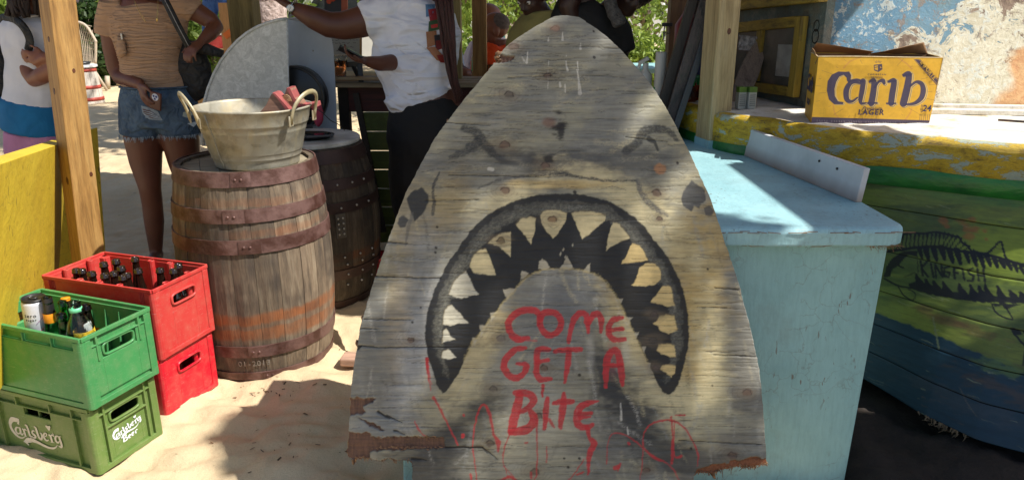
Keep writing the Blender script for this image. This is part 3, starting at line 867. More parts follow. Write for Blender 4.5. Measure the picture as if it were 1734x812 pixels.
o = link('plastic_bag', grid_mesh('plastic_bag', gp), plain('shiny_plastic', S(190,190,190), S(110,110,110), 30, .12, .6), smooth=True)
base_origin(o); tag(o, 'crumpled shiny plastic scrap pinned in the left cabin window', 'plastic scrap')
CART = plain('carton_white', S(168,172,164), S(150,154,148), 10, .45); CARG = plain('carton_green', S(96,130,44), S(70,104,40), 12, .45)
for i, px in enumerate((1253, 1270)):
    p = atz(px, 184, 1.005); a = .25
    c_ = thing('juice_carton', ('small green and white juice carton beside the pale post' , 'small green and white juice carton nearer the yellow window')[i], 'carton', p, a, 'juice cartons on the boat deck')
    M = Matrix.Translation(p) @ Matrix.Rotation(a, 4, 'Z')
    mk('body', bx(-.019,.019,-.014,.014,0,.095, M=M), CART, c_, bevel=.002)
    mk('top_band', bx(-.0194,.0194,-.0144,.0144,.072,.0965, M=M), CARG, c_, bevel=.002)
    b = bmesh.new()
    for r in range(6): bx(-.014,.014,-.0149,-.0146,.014+r*.009,.018+r*.009, b, M)
    mk('print', b, plain('carton_print', S(110,116,112)), c_)
    mk('straw_hole', bx(.006,.012,-.006,0,.0966,.0975, M=M), CART, c_)

# ================================================================== THE SHARK BOARD (hand painted plywood leaning on the counter)
BY0, BSL = 1.72, .345           # plane: y = BY0 + BSL z
def on_board(px, py):
    a = (px-CX)/F_PX; b = (CY-py)/F_PX
    rx, ry, rz = a, ct+b*st, -st+b*ct
    # (k ry) = BY0 + BSL (CAM_H + k rz)
    k = (BY0+BSL*CAM_H)/(ry-BSL*rz)
    return np.stack([rx*k, ry*k, CAM_H+rz*k], -1)
OL = [(941,27),(916,39),(894,52),(876,65),(860,73),(835,109),(787,167),(739,229),(686,328),(652,420),(636,466),(611,547),(595.5,644),(590,730),(588,776),(586,800),(584,930)]
OR = [(979.5,29),(997,39),(1028,62),(1054,87),(1098,136),(1132,189),(1171,265),(1204,338),(1231,420),(1250,476),(1270,552),(1285,618),(1292,684),(1298,776),(1300,800),(1306,930)]
NV, NU = 640, 480
tt = np.linspace(0, 1, NV)
vy = 26.4 + (925-26.4)*tt
lx = np.interp(vy, [26]+[p[1] for p in OL], [955]+[p[0] for p in OL]); rx = np.interp(vy, [26]+[p[1] for p in OR], [958]+[p[0] for p in OR])
def sm(a, k=9):
    b = np.concatenate([np.full(k, a[0]), a, np.full(k, a[-1])]); b = np.convolve(b, np.ones(2*k+1)/(2*k+1), 'same'); o = b[k:-k].copy(); o[:8] = a[:8]; return o
lx = sm(lx); rx = sm(rx)
lx += (fbm(vy/5, vy*0+2, 3)-.5)*2.5; rx += (fbm(vy/6, vy*0+8, 3)-.5)*2.
U = lx[:, None] + (rx-lx)[:, None]*np.linspace(0, 1, NU)[None]; Vv = np.repeat(vy[:, None], NU, 1)
G1, G2, CREAM, YEL_, DK, BLK, RED = [S(*c)[:3] for c in ((144,142,130),(104,104,100),(214,200,156),(202,172,104),(54,54,55),(24,25,27),(196,44,50))]
WH = S(206,202,190)[:3]
C = Canvas(U, Vv, np.array(G1))
X, Y = U, Vv
n1 = fbm(X/120, Y/70, 2); n2 = fbm(X/60, Y/12, 7); n3 = fbm(X/14, Y/3, 11)
def lay(m, col):
    m = m[..., None]; C.C = C.C*(1-m)+np.array(col)*m
lay(sstep(.42, .7, n1)*.5, S(160,152,118)[:3])
lay(sstep(.4, .7, n2)*.45, G2)
top = sstep(330, 180, Y)
lay(top*sstep(.35, .6, fbm(X/80, Y/60, 31))*.45, S(118,120,116)[:3])
lay(top*sstep(.5, .75, fbm(X/60, Y/50, 33))*.4, S(176,170,136)[:3])
# forehead and cheeks, broad brushwork
for b in [(880,290,230,40,G2,.6,-.1),(1000,275,160,26,DK,.55,0),(880,268,90,20,DK,.6,.25),(780,258,60,16,DK,.35,-.4),(960,300,120,10,S(90,88,84)[:3],.6),
          (1180,560,55,220,YEL_,.8,.05),(1205,620,36,150,CREAM,.75),(1150,690,60,50,CREAM,.6,.4),(1120,385,115,34,CREAM,.85,.75),(1050,322,130,26,CREAM,.75,.35),(1150,440,30,90,S(170,150,100)[:3],.5,.3),(870,330,110,20,CREAM,.7,-.45),(950,312,90,9,YEL_,.6),
          (760,420,50,90,S(150,146,130)[:3],.6,.5),(700,560,46,170,S(164,166,166)[:3],.7,.12),(672,520,26,120,S(178,150,90)[:3],.35,.1),(726,575,14,90,WH,.45,.05),(690,350,60,60,S(170,146,84)[:3],.3,.3),
          (760,345,34,60,S(170,142,76)[:3],.35,.3),(700,470,46,60,G2,.5),(640,600,40,120,G2,.5),(650,720,60,30,S(120,128,134)[:3],.6),
          (1240,480,26,120,G2,.45),(1255,600,26,120,S(104,96,80)[:3],.4),(1262,690,30,90,S(110,104,92)[:3],.45),
          (1150,200,60,34,S(176,168,130)[:3],.5,.6),(1190,250,40,60,S(176,164,120)[:3],.35),(1160,300,36,50,S(150,144,120)[:3],.5),(1215,420,24,70,YEL_,.45),
          (930,560,110,100,S(120,120,116)[:3],.6),(960,520,60,60,S(104,106,108)[:3],.6),(870,620,50,60,S(150,148,132)[:3],.5,-.5),(1070,540,30,120,YEL_,.55,-.45),(1010,620,40,90,S(130,126,110)[:3],.4),
          (820,580,26,90,S(182,160,104)[:3],.6,.6),(790,690,80,60,S(168,160,128)[:3],.5),(800,715,80,32,S(58,58,58)[:3],.85,-.6),(750,760,80,34,S(64,64,62)[:3],.8,-.3),(720,795,90,36,S(60,60,58)[:3],.85),
          (1035,640,34,70,DK,.9,-.35),(1075,700,70,44,S(52,52,52)[:3],.9,.65),(1130,765,100,34,S(60,60,58)[:3],.85,.35),(1010,770,60,60,S(90,88,86)[:3],.55),(1180,790,90,22,S(74,70,64)[:3],.6),(910,740,110,50,S(172,166,140)[:3],.6),(900,790,140,30,S(160,156,136)[:3],.5),
          (1160,680,90,34,CREAM,.8,.3),(1060,560,40,90,CREAM,.5,-.4),(800,620,30,80,CREAM,.5,.5),(900,700,60,60,S(190,186,166)[:3],.5),(1200,720,90,30,S(172,166,140)[:3],.6),(1200,780,90,14,S(96,92,84)[:3],.5),(1040,600,14,34,S(150,84,84)[:3],.45,.1),(1060,590,8,20,WH,.3),(1000,600,8,30,WH,.3),
          (935,385,60,30,S(140,136,116)[:3],.3),(1210,770,80,30,S(120,112,98)[:3],.5,-.7)]:
    C.blob(*b[:6], rot=b[6] if len(b) > 6 else 0)
# dry white and grey brush drags
for i in range(260):
    x0 = random.uniform(600, 1290); y0 = random.uniform(330, 810); a = random.gauss(1.5, .25) if x0 < 760 or x0 > 1150 else random.gauss(1.1 if x0 > 950 else 2.0, .3)
    L = random.uniform(20, 80)
    c_ = random.choice([WH, CREAM, G2, S(150,152,150)[:3], DK]); 
    C.line([(x0, y0), (x0+math.cos(a)*L*.5+random.gauss(0,2), y0+math.sin(a)*L*.5), (x0+math.cos(a)*L, y0+math.sin(a)*L)], random.uniform(2, 7), c_, random.uniform(.12, .38), 2.5, 2, dry=.9)
for i in range(150):
    x0 = random.uniform(700, 1200); y0 = random.uniform(60, 320); L = random.uniform(30, 110)
    C.line([(x0, y0), (x0+L*.7, y0-L*random.uniform(-.4,.5))], random.uniform(3, 10), random.choice([G2, S(162,160,144)[:3], S(104,104,100)[:3], CREAM]), random.uniform(.1, .3), 3, 2, dry=.9)
# nostrils, eyes, brow lines
z4 = lambda p: zs(580, 30, 2.08, p); z5 = lambda p: zs(940, 30, 2.08, p)
INKG = S(42,44,46)[:3]
C.line(z4([(425,388),(470,405),(505,450),(560,500),(620,515)]), [10,17,16,10,4], INKG, .8, 2.5, 3, dry=.4)
C.line(z4([(380,492),(430,470),(475,440)]), [6,14,16], INKG, .75, 2, 3, dry=.4)
C.line(z4([(560,500),(640,510),(720,540),(791,548)]), [14,20,14,6], S(80,80,78)[:3], .6, 5, 3, dry=.6)
C.line(z4([(480,600),(560,570),(680,555),(791,545)]), [3,5,5,4], DK, .7, 1.2, 2, dry=.5)
C.poly(z4([(225,640),(240,615),(278,597),(302,622),(303,650),(290,682),(265,706),(250,716),(240,680)]), S(40,42,44)[:3], .95, 1.4, 2)
C.poly(z4([(195,725),(200,702),(220,695),(232,712),(222,735),(205,738)]), S(54,56,58)[:3], .9, 1.4, 2)
C.line(z4([(340,545),(320,600),(322,650),(318,690)]), [3,5,6,7], DK, .85, 1, 2, dry=.3)
C.line(z4([(245,690),(232,740),(222,800)]), [4,7,3], S(100,98,92)[:3], .7, 1.5, 2)
C.line(z5([(250,470),(290,440),(310,405),(350,392),(400,398),(430,430)]), [14,14,16,12,12,5], INKG, .8, 2.2, 3, dry=.35)
C.line(z5([(330,425),(350,440),(362,466)]), [9,7,4], INKG, .8, 1.4, 2)
C.line(z5([(0,520),(80,500),(180,492),(260,480)]), [20,14,10,5], S(86,86,84)[:3], .6, 5, 3, dry=.6)
C.line(z5([(0,545),(100,562),(200,575),(285,573)]), [4,5,4,3], DK, .8, 1, 2, dry=.4)
C.line(z5([(290,572),(305,620),(345,665),(395,695)]), [6,10,10,5], S(96,96,96)[:3], .8, 2, 2, dry=.4)
C.poly(z5([(480,573),(508,592),(527,606),(530,640),(515,655),(508,672),(490,664),(478,682),(450,662),(444,640),(455,606)]), S(70,70,70)[:3], .92, 1.4, 2)
C.poly(z5([(525,668),(545,662),(560,680),(550,697),(530,695)]), S(84,82,80)[:3], .9, 1.4, 2)
# mouth
z = lambda p: zs(720, 320, 2.255, p)
outer = z([(65,780),(45,745),(30,700),(12,650),(5,600),(0,560),(2,520),(8,470),(20,430),(38,380),(60,330),(92,272),(130,220),(162,172),(200,130),(248,93),(300,62),(350,42),(400,28),(450,20),(500,17),(550,18),(600,22),(650,31),(700,45),(750,72),(800,108),(842,150),(880,200),(912,240),(940,280),(963,325),(980,370),(993,410),(1000,450),(1006,495),(1008,540),(1007,580),(1000,620),(992,660),(980,700),(968,738),(950,770),(925,785)])
inner = z([(905,770),(890,745),(870,700),(850,665),(828,620),(800,555),(775,500),(750,450),(725,405),(700,368),(675,340),(650,325),(625,316),(600,310),(550,305),(500,303),(460,305),(430,315),(400,328),(370,350),(340,385),(300,430),(250,495),(200,560),(170,605),(150,650),(128,700),(100,745),(82,770)])
C.poly(outer+inner, BLK, .97, 1.2, 2.2)
def offs(p, d):
    out = []
    for i in range(1, len(p)-1):
        dx = p[i+1][0]-p[i-1][0]; dy = p[i+1][1]-p[i-1][1]; L = math.hypot(dx, dy); out.append((p[i][0]-dy/L*d, p[i][1]+dx/L*d))
    return out
lip = offs(outer, 21)
n_ = len(lip); ws = [15*min(1, i/5., (n_-1-i)/5.)+3 for i in range(n_)]
C.line(lip, ws, S(108,106,94)[:3], .85, 3.5, 7, dry=.5)
C.line(offs(outer, 24)[4:-5], 7, S(128,126,112)[:3], .5, 3, 6, dry=.9)
C.line(offs(outer, 15)[6:-6], 3, S(60,60,60)[:3], .6, 1.5, 5, dry=.8)
C.line(offs(outer, 26)[5:-5], 3, S(70,70,66)[:3], .5, 2, 5, dry=.8)
C.line(offs(outer, 30)[8:-8], 5, S(120,118,104)[:3], .5, 2.5, 6, dry=.7)
for k in range(3, n_-3, 1):
    if random.random() < .5: C.line([lip[k], (lip[k][0]+random.gauss(0,4), lip[k][1]+random.gauss(0,4)), lip[k+1]], random.uniform(1,3.5), random.choice([DK, S(150,150,140)[:3], BLK]), .4, 1.5, 3, dry=.7)
TEETH = [[(438,98),(452,84),(480,80),(520,84),(542,92),(538,118),(515,160),(490,190),(468,165),(448,135)],
 [(560,92),(590,85),(640,84),(690,102),(684,120),(640,160),(600,190),(588,160),(575,125)],
 [(715,125),(745,135),(765,160),(782,190),(735,205),(705,222),(690,235),(695,205),(703,170)],
 [(790,205),(820,215),(840,242),(848,272),(800,280),(745,283),(768,255),(780,230)],
 [(845,282),(880,285),(898,310),(902,345),(880,362),(840,372),(788,366),(808,340),(818,300)],
 [(905,370),(935,368),(946,400),(952,445),(925,448),(895,438),(857,430),(880,408)],
 [(895,482),(930,478),(955,485),(962,540),(930,553),(905,540),(870,512),(885,500)],
 [(892,592),(930,590),(953,595),(957,640),(930,638),(900,625),(885,612)],
 [(908,670),(935,668),(955,672),(953,700),(940,718),(925,705),(897,684)],
 [(345,135),(365,112),(400,106),(422,112),(420,150),(412,180),(405,212),(385,180),(365,160)],
 [(240,206),(262,185),(295,168),(325,163),(327,210),(325,258),(300,235),(280,218)],
 [(168,295),(185,250),(210,230),(232,228),(250,270),(270,327),(225,325),(185,322)],
 [(92,402),(108,355),(135,325),(155,312),(180,360),(203,403),(170,408),(140,418)],
 [(66,515),(72,470),(85,448),(100,444),(135,475),(166,512),(130,512),(95,524)],
 [(64,588),(68,545),(80,533),(88,540),(92,560),(118,572),(90,578)],[(64,646),(66,618),(85,612),(105,628),(120,643),(90,648)],
 [(430,302),(434,280),(447,263),(462,275),(477,298),(455,306)],[(515,300),(530,280),(540,253),(552,275),(565,300),(540,308)],[(603,312),(615,296),(631,285),(630,305),(625,322)],[(365,345),(366,325),(370,312),(396,320),(385,335)],
 [(662,362),(695,354),(690,372),(692,392)],[(722,420),(757,415),(750,432),(745,446)],[(298,382),(345,377),(335,392),(312,422)],[(248,470),(278,468),(265,482),(254,508)],[(208,520),(238,518),(225,535),(214,562)],[(765,488),(792,487),(782,500),(778,514)],
 [(795,548),(818,544),(810,560),(806,577)],[(825,600),(842,597),(840,612),(836,627)],[(180,565),(200,572),(195,585),(190,602)],[(845,660),(862,664),(858,680)],
 [(512,248),(517,238),(520,245),(516,255)],[(522,232),(528,220),(531,230),(526,238)],[(558,215),(562,205),(566,213),(562,221)],[(530,258),(535,250),(538,260),(534,266)]]
for i, T_ in enumerate(TEETH):
    P_ = z(T_); col = S(226,198,134)[:3] if (sum(p[0] for p in P_)/len(P_)) > 1060 else (S(214,198,152)[:3] if i not in (12, 13, 14, 15) else S(200,194,172)[:3])
    if i >= 16: col = S(176,168,146)[:3]
    C.poly(P_, col, .96, 1.0, 2.2)
    if i < 16:
        C.line([P_[0]]+P_[1:len(P_)//2], 2, S(120,106,76)[:3], .5, 1.2, 2)
# lower jaw edge highlight
C.line([p for p in inner[3:-3]], 4, S(188,170,116)[:3], .6, 1.5, 4, dry=.6)
# drips of white over the forehead
z8 = lambda p: zs(860, 0, 6.19, p)
for p, w in [([(577,335),(574,365),(575,415)],[3,12,26]),([(765,450),(763,480),(763,515)],[4,16,24]),([(612,575),(611,590)],[4,8]),([(610,640),(616,690),(628,740)],[10,14,24]),([(730,650),(735,700),(738,735)],[16,8,10]),([(425,395),(423,430)],[10,20]),
             ([(208,540),(204,600),(197,655)],[10,12,30]),([(148,600),(160,618),(172,640)],[10,10,18]),([(428,635),(426,690)],[8,6])]:
    C.line(z8(p), [q/6.19 for q in w], WH, .85, .7, .6)
for p, w in [([(977,118),(980,135),(982,158)],[2,3,7]),([(928,118),(928,150)],[1.2,1.2]),([(948,140),(949,146)],[3,4]),([(957,143),(957,156)],[2,2]),([(828,286),(834,287)],[6,6]),([(1051,682),(1052,710)],[2,4]),([(1062,722),(1064,734)],[2,3]),([(976,690),(978,708)],[3,4])]:
    C.line(p, w, WH, .75, .7, .6)
# knots and nail holes
def knot(x, y, r, col=S(110,78,60)[:3], dark=.7, rings=3):
    r = r*random.uniform(.7, .95); col = tuple(q*.6+g*.4 for q, g in zip(col, S(104,92,78)[:3]))
    C.blob(x, y, r*2.6, r*1.5, S(120,104,82)[:3], .45)
    for k in range(rings):
        rr = r*(1.5+k*.65); C.line([(x+math.cos(a)*rr*1.35, y+math.sin(a)*rr*.85) for a in np.linspace(0.3, 6.0, 9)], 1.1, S(78,66,54)[:3], .5*dark, 1, 3, dry=.6)
    C.poly([(x+math.cos(a)*r*random.uniform(.85,1.1), y+math.sin(a)*r*.75*random.uniform(.85,1.1)) for a in np.linspace(0, 2*math.pi, 11)[:-1]], col, .8, 1.6, 3)
    C.line([(x-r*.9, y), (x-r*.2, y-r*.6), (x+r*.6, y-r*.3), (x+r*.8, y+r*.4)], 1.4, S(40,32,28)[:3], dark, .8, 2)
for k in [(940,48,10,S(168,128,106)[:3],.5),(870,79,11,S(120,96,84)[:3],.5),(927,128,9),(855,245,13),(923,280,12),(855,322,9,S(120,84,60)[:3]),(1112,326,12),(1116,370,7),(935,371,9,S(150,110,66)[:3],.8,1),(848,407,9,S(120,96,50)[:3],.9,1),(1108,532,9,S(70,58,56)[:3],.5,2),
          (1106,576,12,S(50,46,44)[:3],.4,2),(1110,622,8,S(84,66,60)[:3],.4,1),(1265,664,10),(848,571,11,S(120,112,104)[:3],.4),(912,703,8),(906,797,9),(830,750,10,S(100,80,64)[:3]),(835,658,9,S(110,102,90)[:3],.5),(695,575,9),(922,622,8),(862,160,10,S(90,80,70)[:3],.9),(1094,795,9),(1240,770,9)]:
    knot(*k)
C.poly([(1118+10*math.cos(a), 286+9*math.sin(a)) for a in np.linspace(0, 6.28, 12)[:-1]], S(176,126,84)[:3], .85, 2, 3)
C.blob(943, 214, 12, 16, S(44,38,34)[:3], .95, .3, 1.6); C.blob(952, 222, 7, 12, S(34,30,28)[:3], .9, 0, 1.6); C.blob(930, 206, 12, 8, S(120,84,66)[:3], .7)
C.blob(930, 270, 8, 8, S(34,30,28)[:3], .9, 0, 1.2)
for x, y, r in [(1005,53,1.8),(1006,97,2.4),(1147,275,1.6),(740,384,2),(738,419,2.2),(737,427,2),(981,634,2.6),(698,545,1.8),(1198,455,1.8),(955,775,1.8),(1170,758,2),(981,775,2.2),(962,790,2.2),(712,520,1.4),(1206,652,1.4),(1147,276,2),(973,325,3)]:
    C.line([(x, y), (x+.6, y+.4)], r*2, S(30,24,20)[:3], .9, .8, .3)
# red lettering: COME GET A BITE, brushed by hand, with its drips
def rl(f, pts, w, a=.93, k=1.28): C.line(f(pts), [q*(k if q > 3.9 else 1.1) for q in w] if hasattr(w, '__len__') else w*(k if w > 3.9 else 1.1), RED, a, .9, 1.8, dry=.12)
rl(z, [(428,520),(440,490),(420,464),(375,462),(338,480),(318,512),(326,548),(355,572),(395,566)], [3,6,8,9,9,9,9,9,4]); rl(z, [(335,565),(380,575),(425,578)], [3,3,2], .7)
rl(z, [(470,468),(445,480),(438,515),(455,548),(485,555),(512,535),(518,500),(500,475),(470,468)], 8.5)
rl(z, [(548,585),(556,530),(572,490),(595,472),(612,480),(620,510),(622,545)], [5,7,8,9,8,8,4]); rl(z, [(622,515),(640,482),(660,475),(672,500),(672,545)], [6,8,9,8,4])
rl(z, [(755,490),(720,498),(703,520),(702,550),(722,574),(762,572)], [5,8,8,8,8,5]); rl(z, [(706,538),(755,532)], [7,5])
rl(z, [(385,606),(345,612),(312,640),(300,675),(318,708),(350,720),(378,700),(385,670),(350,665)], [4,8,9,9,9,9,8,7,4])
rl(z, [(475,612),(432,612),(426,655),(425,700),(440,726),(480,722)], [6,8,8,8,9,5]); rl(z, [(428,660),(470,652)], [7,5])
rl(z, [(498,618),(545,612),(595,612)], [6,8,6]); rl(z, [(550,618),(543,670),(533,738)], [8,8,4])
rl(z, [(690,755),(690,700),(698,640),(725,612),(742,645),(750,700),(752,748)], [4,9,9,8,9,9,4]); rl(z, [(698,672),(748,672)], [6,6])
z6 = lambda p: zs(700, 560, 2.89, p)
rl(z6, [(500,302),(560,305),(588,335),(570,368),(520,398)], [8,10,10,8,5]); rl(z6, [(575,395),(592,430),(570,470),(520,490),(478,492)], [8,11,12,12,8]); rl(z6, [(520,310),(505,380),(488,450),(478,492)], [10,12,12,9])
rl(z6, [(655,332),(650,390),(640,480)], [6,9,4]); rl(z6, [(688,352),(735,345),(782,345)], [6,9,5]); rl(z6, [(736,305),(732,370),(720,468)], [5,10,6])
rl(z6, [(905,343),(850,352),(815,375),(800,420),(812,462),(850,470),(878,458)], [2,8,10,10,10,9,5]); rl(z6, [(812,408),(870,400)], [7,5]); rl(z6, [(820,425),(866,418)], [5,3])
rl(z6, [(850,470),(862,520),(885,550),(862,600),(855,700)], [7,5,9,8,3]); rl(z6, [(632,268),(632,320)], [5,3]); rl(z6, [(640,425),(665,435),(690,470)], [4,5,3], .8)
for p, w in [([(290,560),(296,490),(322,380),(348,360),(372,400),(392,500),(415,545),(415,590)], [2,2,3,3,4,3,7,2]), ([(290,560),(300,640),(310,730)], [2,1.5,1.5]), ([(98,325),(125,370),(160,440),(218,557)], [4,3,2.4,2]),
             ([(66,135),(76,200),(90,265)], [5,1.5,1]), ([(66,135),(68,190),(72,240)], [3,1.2,1]), ([(605,440),(606,560),(603,690),(590,728)], [3,2,2,1]), ([(475,500),(445,570),(440,640),(470,728)], [2,2,1.4,1]), ([(440,660),(480,700),(500,728)], [1,1,1]),
             ([(945,650),(952,550),(972,505),(1010,498),(1060,520),(1120,565),(1185,622),(1240,645),(1275,680),(1300,728)], [1.4,1.4,1.6,1.8,1.8,1.8,4,1.6,1.6,1.4]),
             ([(1110,728),(1124,600),(1124,520),(1145,470),(1200,440),(1275,438),(1330,478),(1370,540),(1392,600),(1390,660)], [1,1.4,1.8,2.4,3,3.4,3,2.6,2.4,1]), ([(1262,420),(1268,520),(1265,645)], [3,2,4]), ([(1278,440),(1274,600),(1310,612)], [1.4,1.6,4]), ([(1280,412),(1330,410)], [2,3]),
             ([(545,545),(560,545)], 2.5), ([(242,510),(243,514)], 5), ([(248,410),(250,414)], 3), ([(652,560),(653,640)], [1.6,2]), ([(760,728),(800,680),(835,625)], [1.6,1.6,1.6]), ([(800,700),(830,690)], 3), ([(985,670),(1000,660)], 5), ([(1010,650),(1002,680)], 3), ([(430,728),(470,712),(500,728)], 4), ([(280,700),(285,728)], 3),
             ([(5,440),(25,480),(55,512)], [1,2.4,1]), ([(575,690),(578,715)], 3), ([(1055,548),(1056,550)], 4)]:
    rl(z6, p, w, .85)
C.line([(722,606),(726,640),(730,660)], [5,2,1], RED, .8, .8, 1)
# checks and splits along the grain: dark paint-free lines, cut into the mesh too
depth = np.zeros_like(X)
def crack(pts, w, a=.9, cut=.004):
    global depth
    C.line(pts, w, S(26,20,16)[:3], a, .7, 1.2, smooth=False)
    ws = [q/2 for q in w] if hasattr(w, '__len__') else [w/2]*len(pts)
    sl = C._sl([p[0] for p in pts], [p[1] for p in pts], 4)
    d = C._seg(C.X[sl]+C.jx[sl]*2, C.Y[sl]+C.jy[sl]*2, pts, ws); depth[sl] = np.minimum(depth[sl], -cut*sstep(1.4, -.6, d))
for p, w in [([(634,467),(690,470),(745,471)],[2.6,1.6,1]),([(607,585),(640,588),(720,587),(790,588)],[3,1.6,1.4,.8]),([(605,590),(612,585)],[6,3]),([(650,410),(668,410),(690,412)],[2.5,2,1]),([(720,340),(810,338)],[.8,.8]),([(700,205),(830,212)],[.7,.7]),
             ([(1210,487),(1250,490)],[1,2]),([(1180,519),(1230,521)],[1,1.4]),([(755,757),(817,757),(825,766)],[3,3,1]),([(817,757),(835,770),(842,778)],[2,1,.6]),([(697,776),(722,778)],[4,1]),([(890,592),(970,594)],[.7,.7]),([(1060,232),(1130,240)],[.8,.6]),([(760,296),(930,300)],[.8,.7]),
             ([(1208,600),(1284,604)],[.8,1.6]),([(1150,745),(1290,752)],[.7,1.2]),([(640,697),(660,708)],[5,2]),([(655,703),(680,715)],[3,1]),([(668,728),(684,735)],[3,1]),([(592,555),(640,557)],[2,.8]),([(616,540),(700,541)],[1.4,.6]),([(860,132),(935,128)],[.7,.7])]:
    crack(p, w)
for i in range(560):
    y0 = random.uniform(60, 812); fx = random.random(); x0 = np.interp(y0, vy, lx)+fx*(np.interp(y0, vy, rx)-np.interp(y0, vy, lx)); L = random.uniform(12, 110)*(.6 if y0 < 300 else 1)
    crack([(x0, y0), (x0+L*.5, y0+random.gauss(0, 1.4)), (x0+L, y0+random.gauss(0, 2))], [.35, random.uniform(.3, 1.0), .2], random.uniform(.35, .8), .0015)
# torn, bare plies
RAWP = [[(588,672),(636,674),(633,679),(613,689),(618,699),(588,704)], [(586,730),(626,732),(628,740),(690,739),(752,740),(755,757),(661,762),(628,763),(626,778),(586,778)],
        [(1176,808),(1181,794),(1200,787),(1232,784),(1238,778),(1262,778),(1272,772),(1290,775),(1300,775),(1302,792),(1250,794)],
        [(606,706),(640,720),(650,730),(628,722)], [(846,92),(872,96),(866,104),(848,106)]]
rawm = np.zeros_like(X)
for k, P_ in enumerate(RAWP):
    D = Canvas.__new__(Canvas); D.X, D.Y, D.jx, D.jy = C.X, C.Y, C.jx, C.jy; D.C = np.zeros(X.shape+(3,)); D.poly(P_, (1,1,1), 1., 1., 4); m = D.C[..., 0]
    rawm = np.maximum(rawm, m)
    base = np.array(S(142,84,48)[:3] if k == 2 else S(108,76,58)[:3]); var = (.55+.8*fbm(X/2.2, Y/26 if k != 2 else Y/3, 60+k, 3))[..., None]
    C.C = C.C*(1-m[..., None]) + base*var*m[..., None]
depth = depth - rawm*.0065 - rawm*(fbm(X/3, Y/20, 66, 3)-.5)*.005
depth += (fbm(X/40, Y/6, 70, 4)-.5)*.0016
# broken lower outline
bx_ = [560,588,592,610,626,640,655,690,697,699,1170,1176,1184,1205,1222,1236,1252,1270,1286,1298,1320]
by_ = [774,774,777,778,776,779,777,780,781,925,925,806,801,803,796,794,791,793,789,787,786]
Bot = np.interp(X, bx_, by_) + (fbm(X/3.5, X*0, 81, 3)-.5)*5
keep = (Y < Bot)
# chipped hole on the upper left edge
hole = (np.abs(X-836-(Y-98)*.0) < 11+(fbm(X/4, Y/4, 90)-.5)*10) & (np.abs(Y-101) < 5) & (X < lx[:, None]+14)
keep &= ~hole
kf = keep[:-1, :-1] & keep[1:, 1:] & keep[:-1, 1:] & keep[1:, :-1]
P = on_board(U, Vv)
nrm = np.array([0, -1, BSL]); nrm = nrm/np.linalg.norm(nrm)
P = P + nrm*depth[..., None]
SHK = attr_mat('shark_board_paint', .62, (1.2,18,18), .58, .6, 6, lo=.36)
RIM = wood('plywood_edge', S(132,96,66), S(70,48,34), S(176,140,100), 0, 4)
board = thing('shark_board', 'weathered plywood shark head with toothed mouth and red hand-painted words, leaning on the blue counter', 'painted board', (.1, 1.72, 0))
me = grid_mesh('painted_panel', P, np.clip(C.C, 0, 1), kf, True)
me.materials.append(SHK); me.materials.append(RIM)
o = link('painted_panel', me, None, board, smooth=True)
so = o.modifiers.new('thickness', 'SOLIDIFY'); so.thickness = .02; so.offset = -1; so.use_rim = True; so.material_offset = 1; so.material_offset_rim = 1
# splinters along the torn foot
bm = bmesh.new()
for i in range(90):
    x = random.choice([random.uniform(592, 697), random.uniform(1178, 1298)]); y = float(np.interp(x, bx_, by_))-random.uniform(0, 5)
    p = Vector(on_board(np.array(x), np.array(y))); L = random.uniform(.004, .02)
    tube([p+Vector((0,.006*random.random(),0)), p+Vector((random.gauss(0,.006), random.uniform(-.004,.004), -L*random.random()))], [.0022, .0006], 4, bm)
for i in range(70):
    x = random.uniform(628, 752); y = random.choice([741, 758])+random.gauss(0, 1.5); p = Vector(on_board(np.array(x), np.array(y)))
    tube([p+Vector((0,.002,0)), p+Vector((random.gauss(0,.008), -.003*random.random(), random.gauss(0,.003)))], [.0018, .0004], 4, bm)
tag(mk('splinters', bm, RIM, board), None, None, kind='stuff')

# ================================================================== CARIB carton on the boat deck
BZ = 1.0045
q0, q1 = atz(1374, 205.5, BZ), atz(1573, 211, BZ)
Y0 = (q0.y+q1.y)/2
bl, br = at(1374, 205.5, Y0), at(1573, 210.5, Y0); bl.z = br.z = BZ
tl, tr = at(1386, 95.5, Y0), at(1597, 97.5, Y0)
NVc, NUc = 230, 420
a = np.linspace(0, 1, NUc)[None, :, None]; b = np.linspace(0, 1, NVc)[:, None, None]
tl_, tr_, bl_, br_ = map(np.array, (tl, tr, bl, br))
P = (tl_*(1-a)+tr_*a)*(1-b) + (bl_*(1-a)+br_*a)*b
cu = (fbm(P[..., 0]*9, P[..., 2]*9, 100, 2)-.5)*.006
P[..., 1] += -.0012 - (cu+.003)*.7*np.minimum(1, np.minimum(np.minimum(a, 1-a), np.minimum(b, 1-b))[..., 0]*8)
X, Y = proj(P)
NAVY, GOLD, PINK = S(52,46,78)[:3], S(216,166,42)[:3], S(196,132,70)[:3]
C = Canvas(X, Y, np.array(GOLD)); K = 0.
C.jx *= .25; C.jy *= .25
def lay2(m, col):
    m = m[..., None]; C.C = C.C*(1-m)+np.array(col)*m
lay2(sstep(.45, .7, fbm(X/30, Y/30, 5))*.35, S(206,156,38)[:3])
zc = lambda p: zs(1340, 0, 3.383, p)
zd = lambda p: zs(1480, 90, 6.5, p)
def ln(p, w, col=NAVY, a=.95, f=zc, smooth=True): C.line(f(p), [q/3.383 for q in w] if hasattr(w, '__len__') else w/3.383, col, a, .35, .3, smooth=smooth)
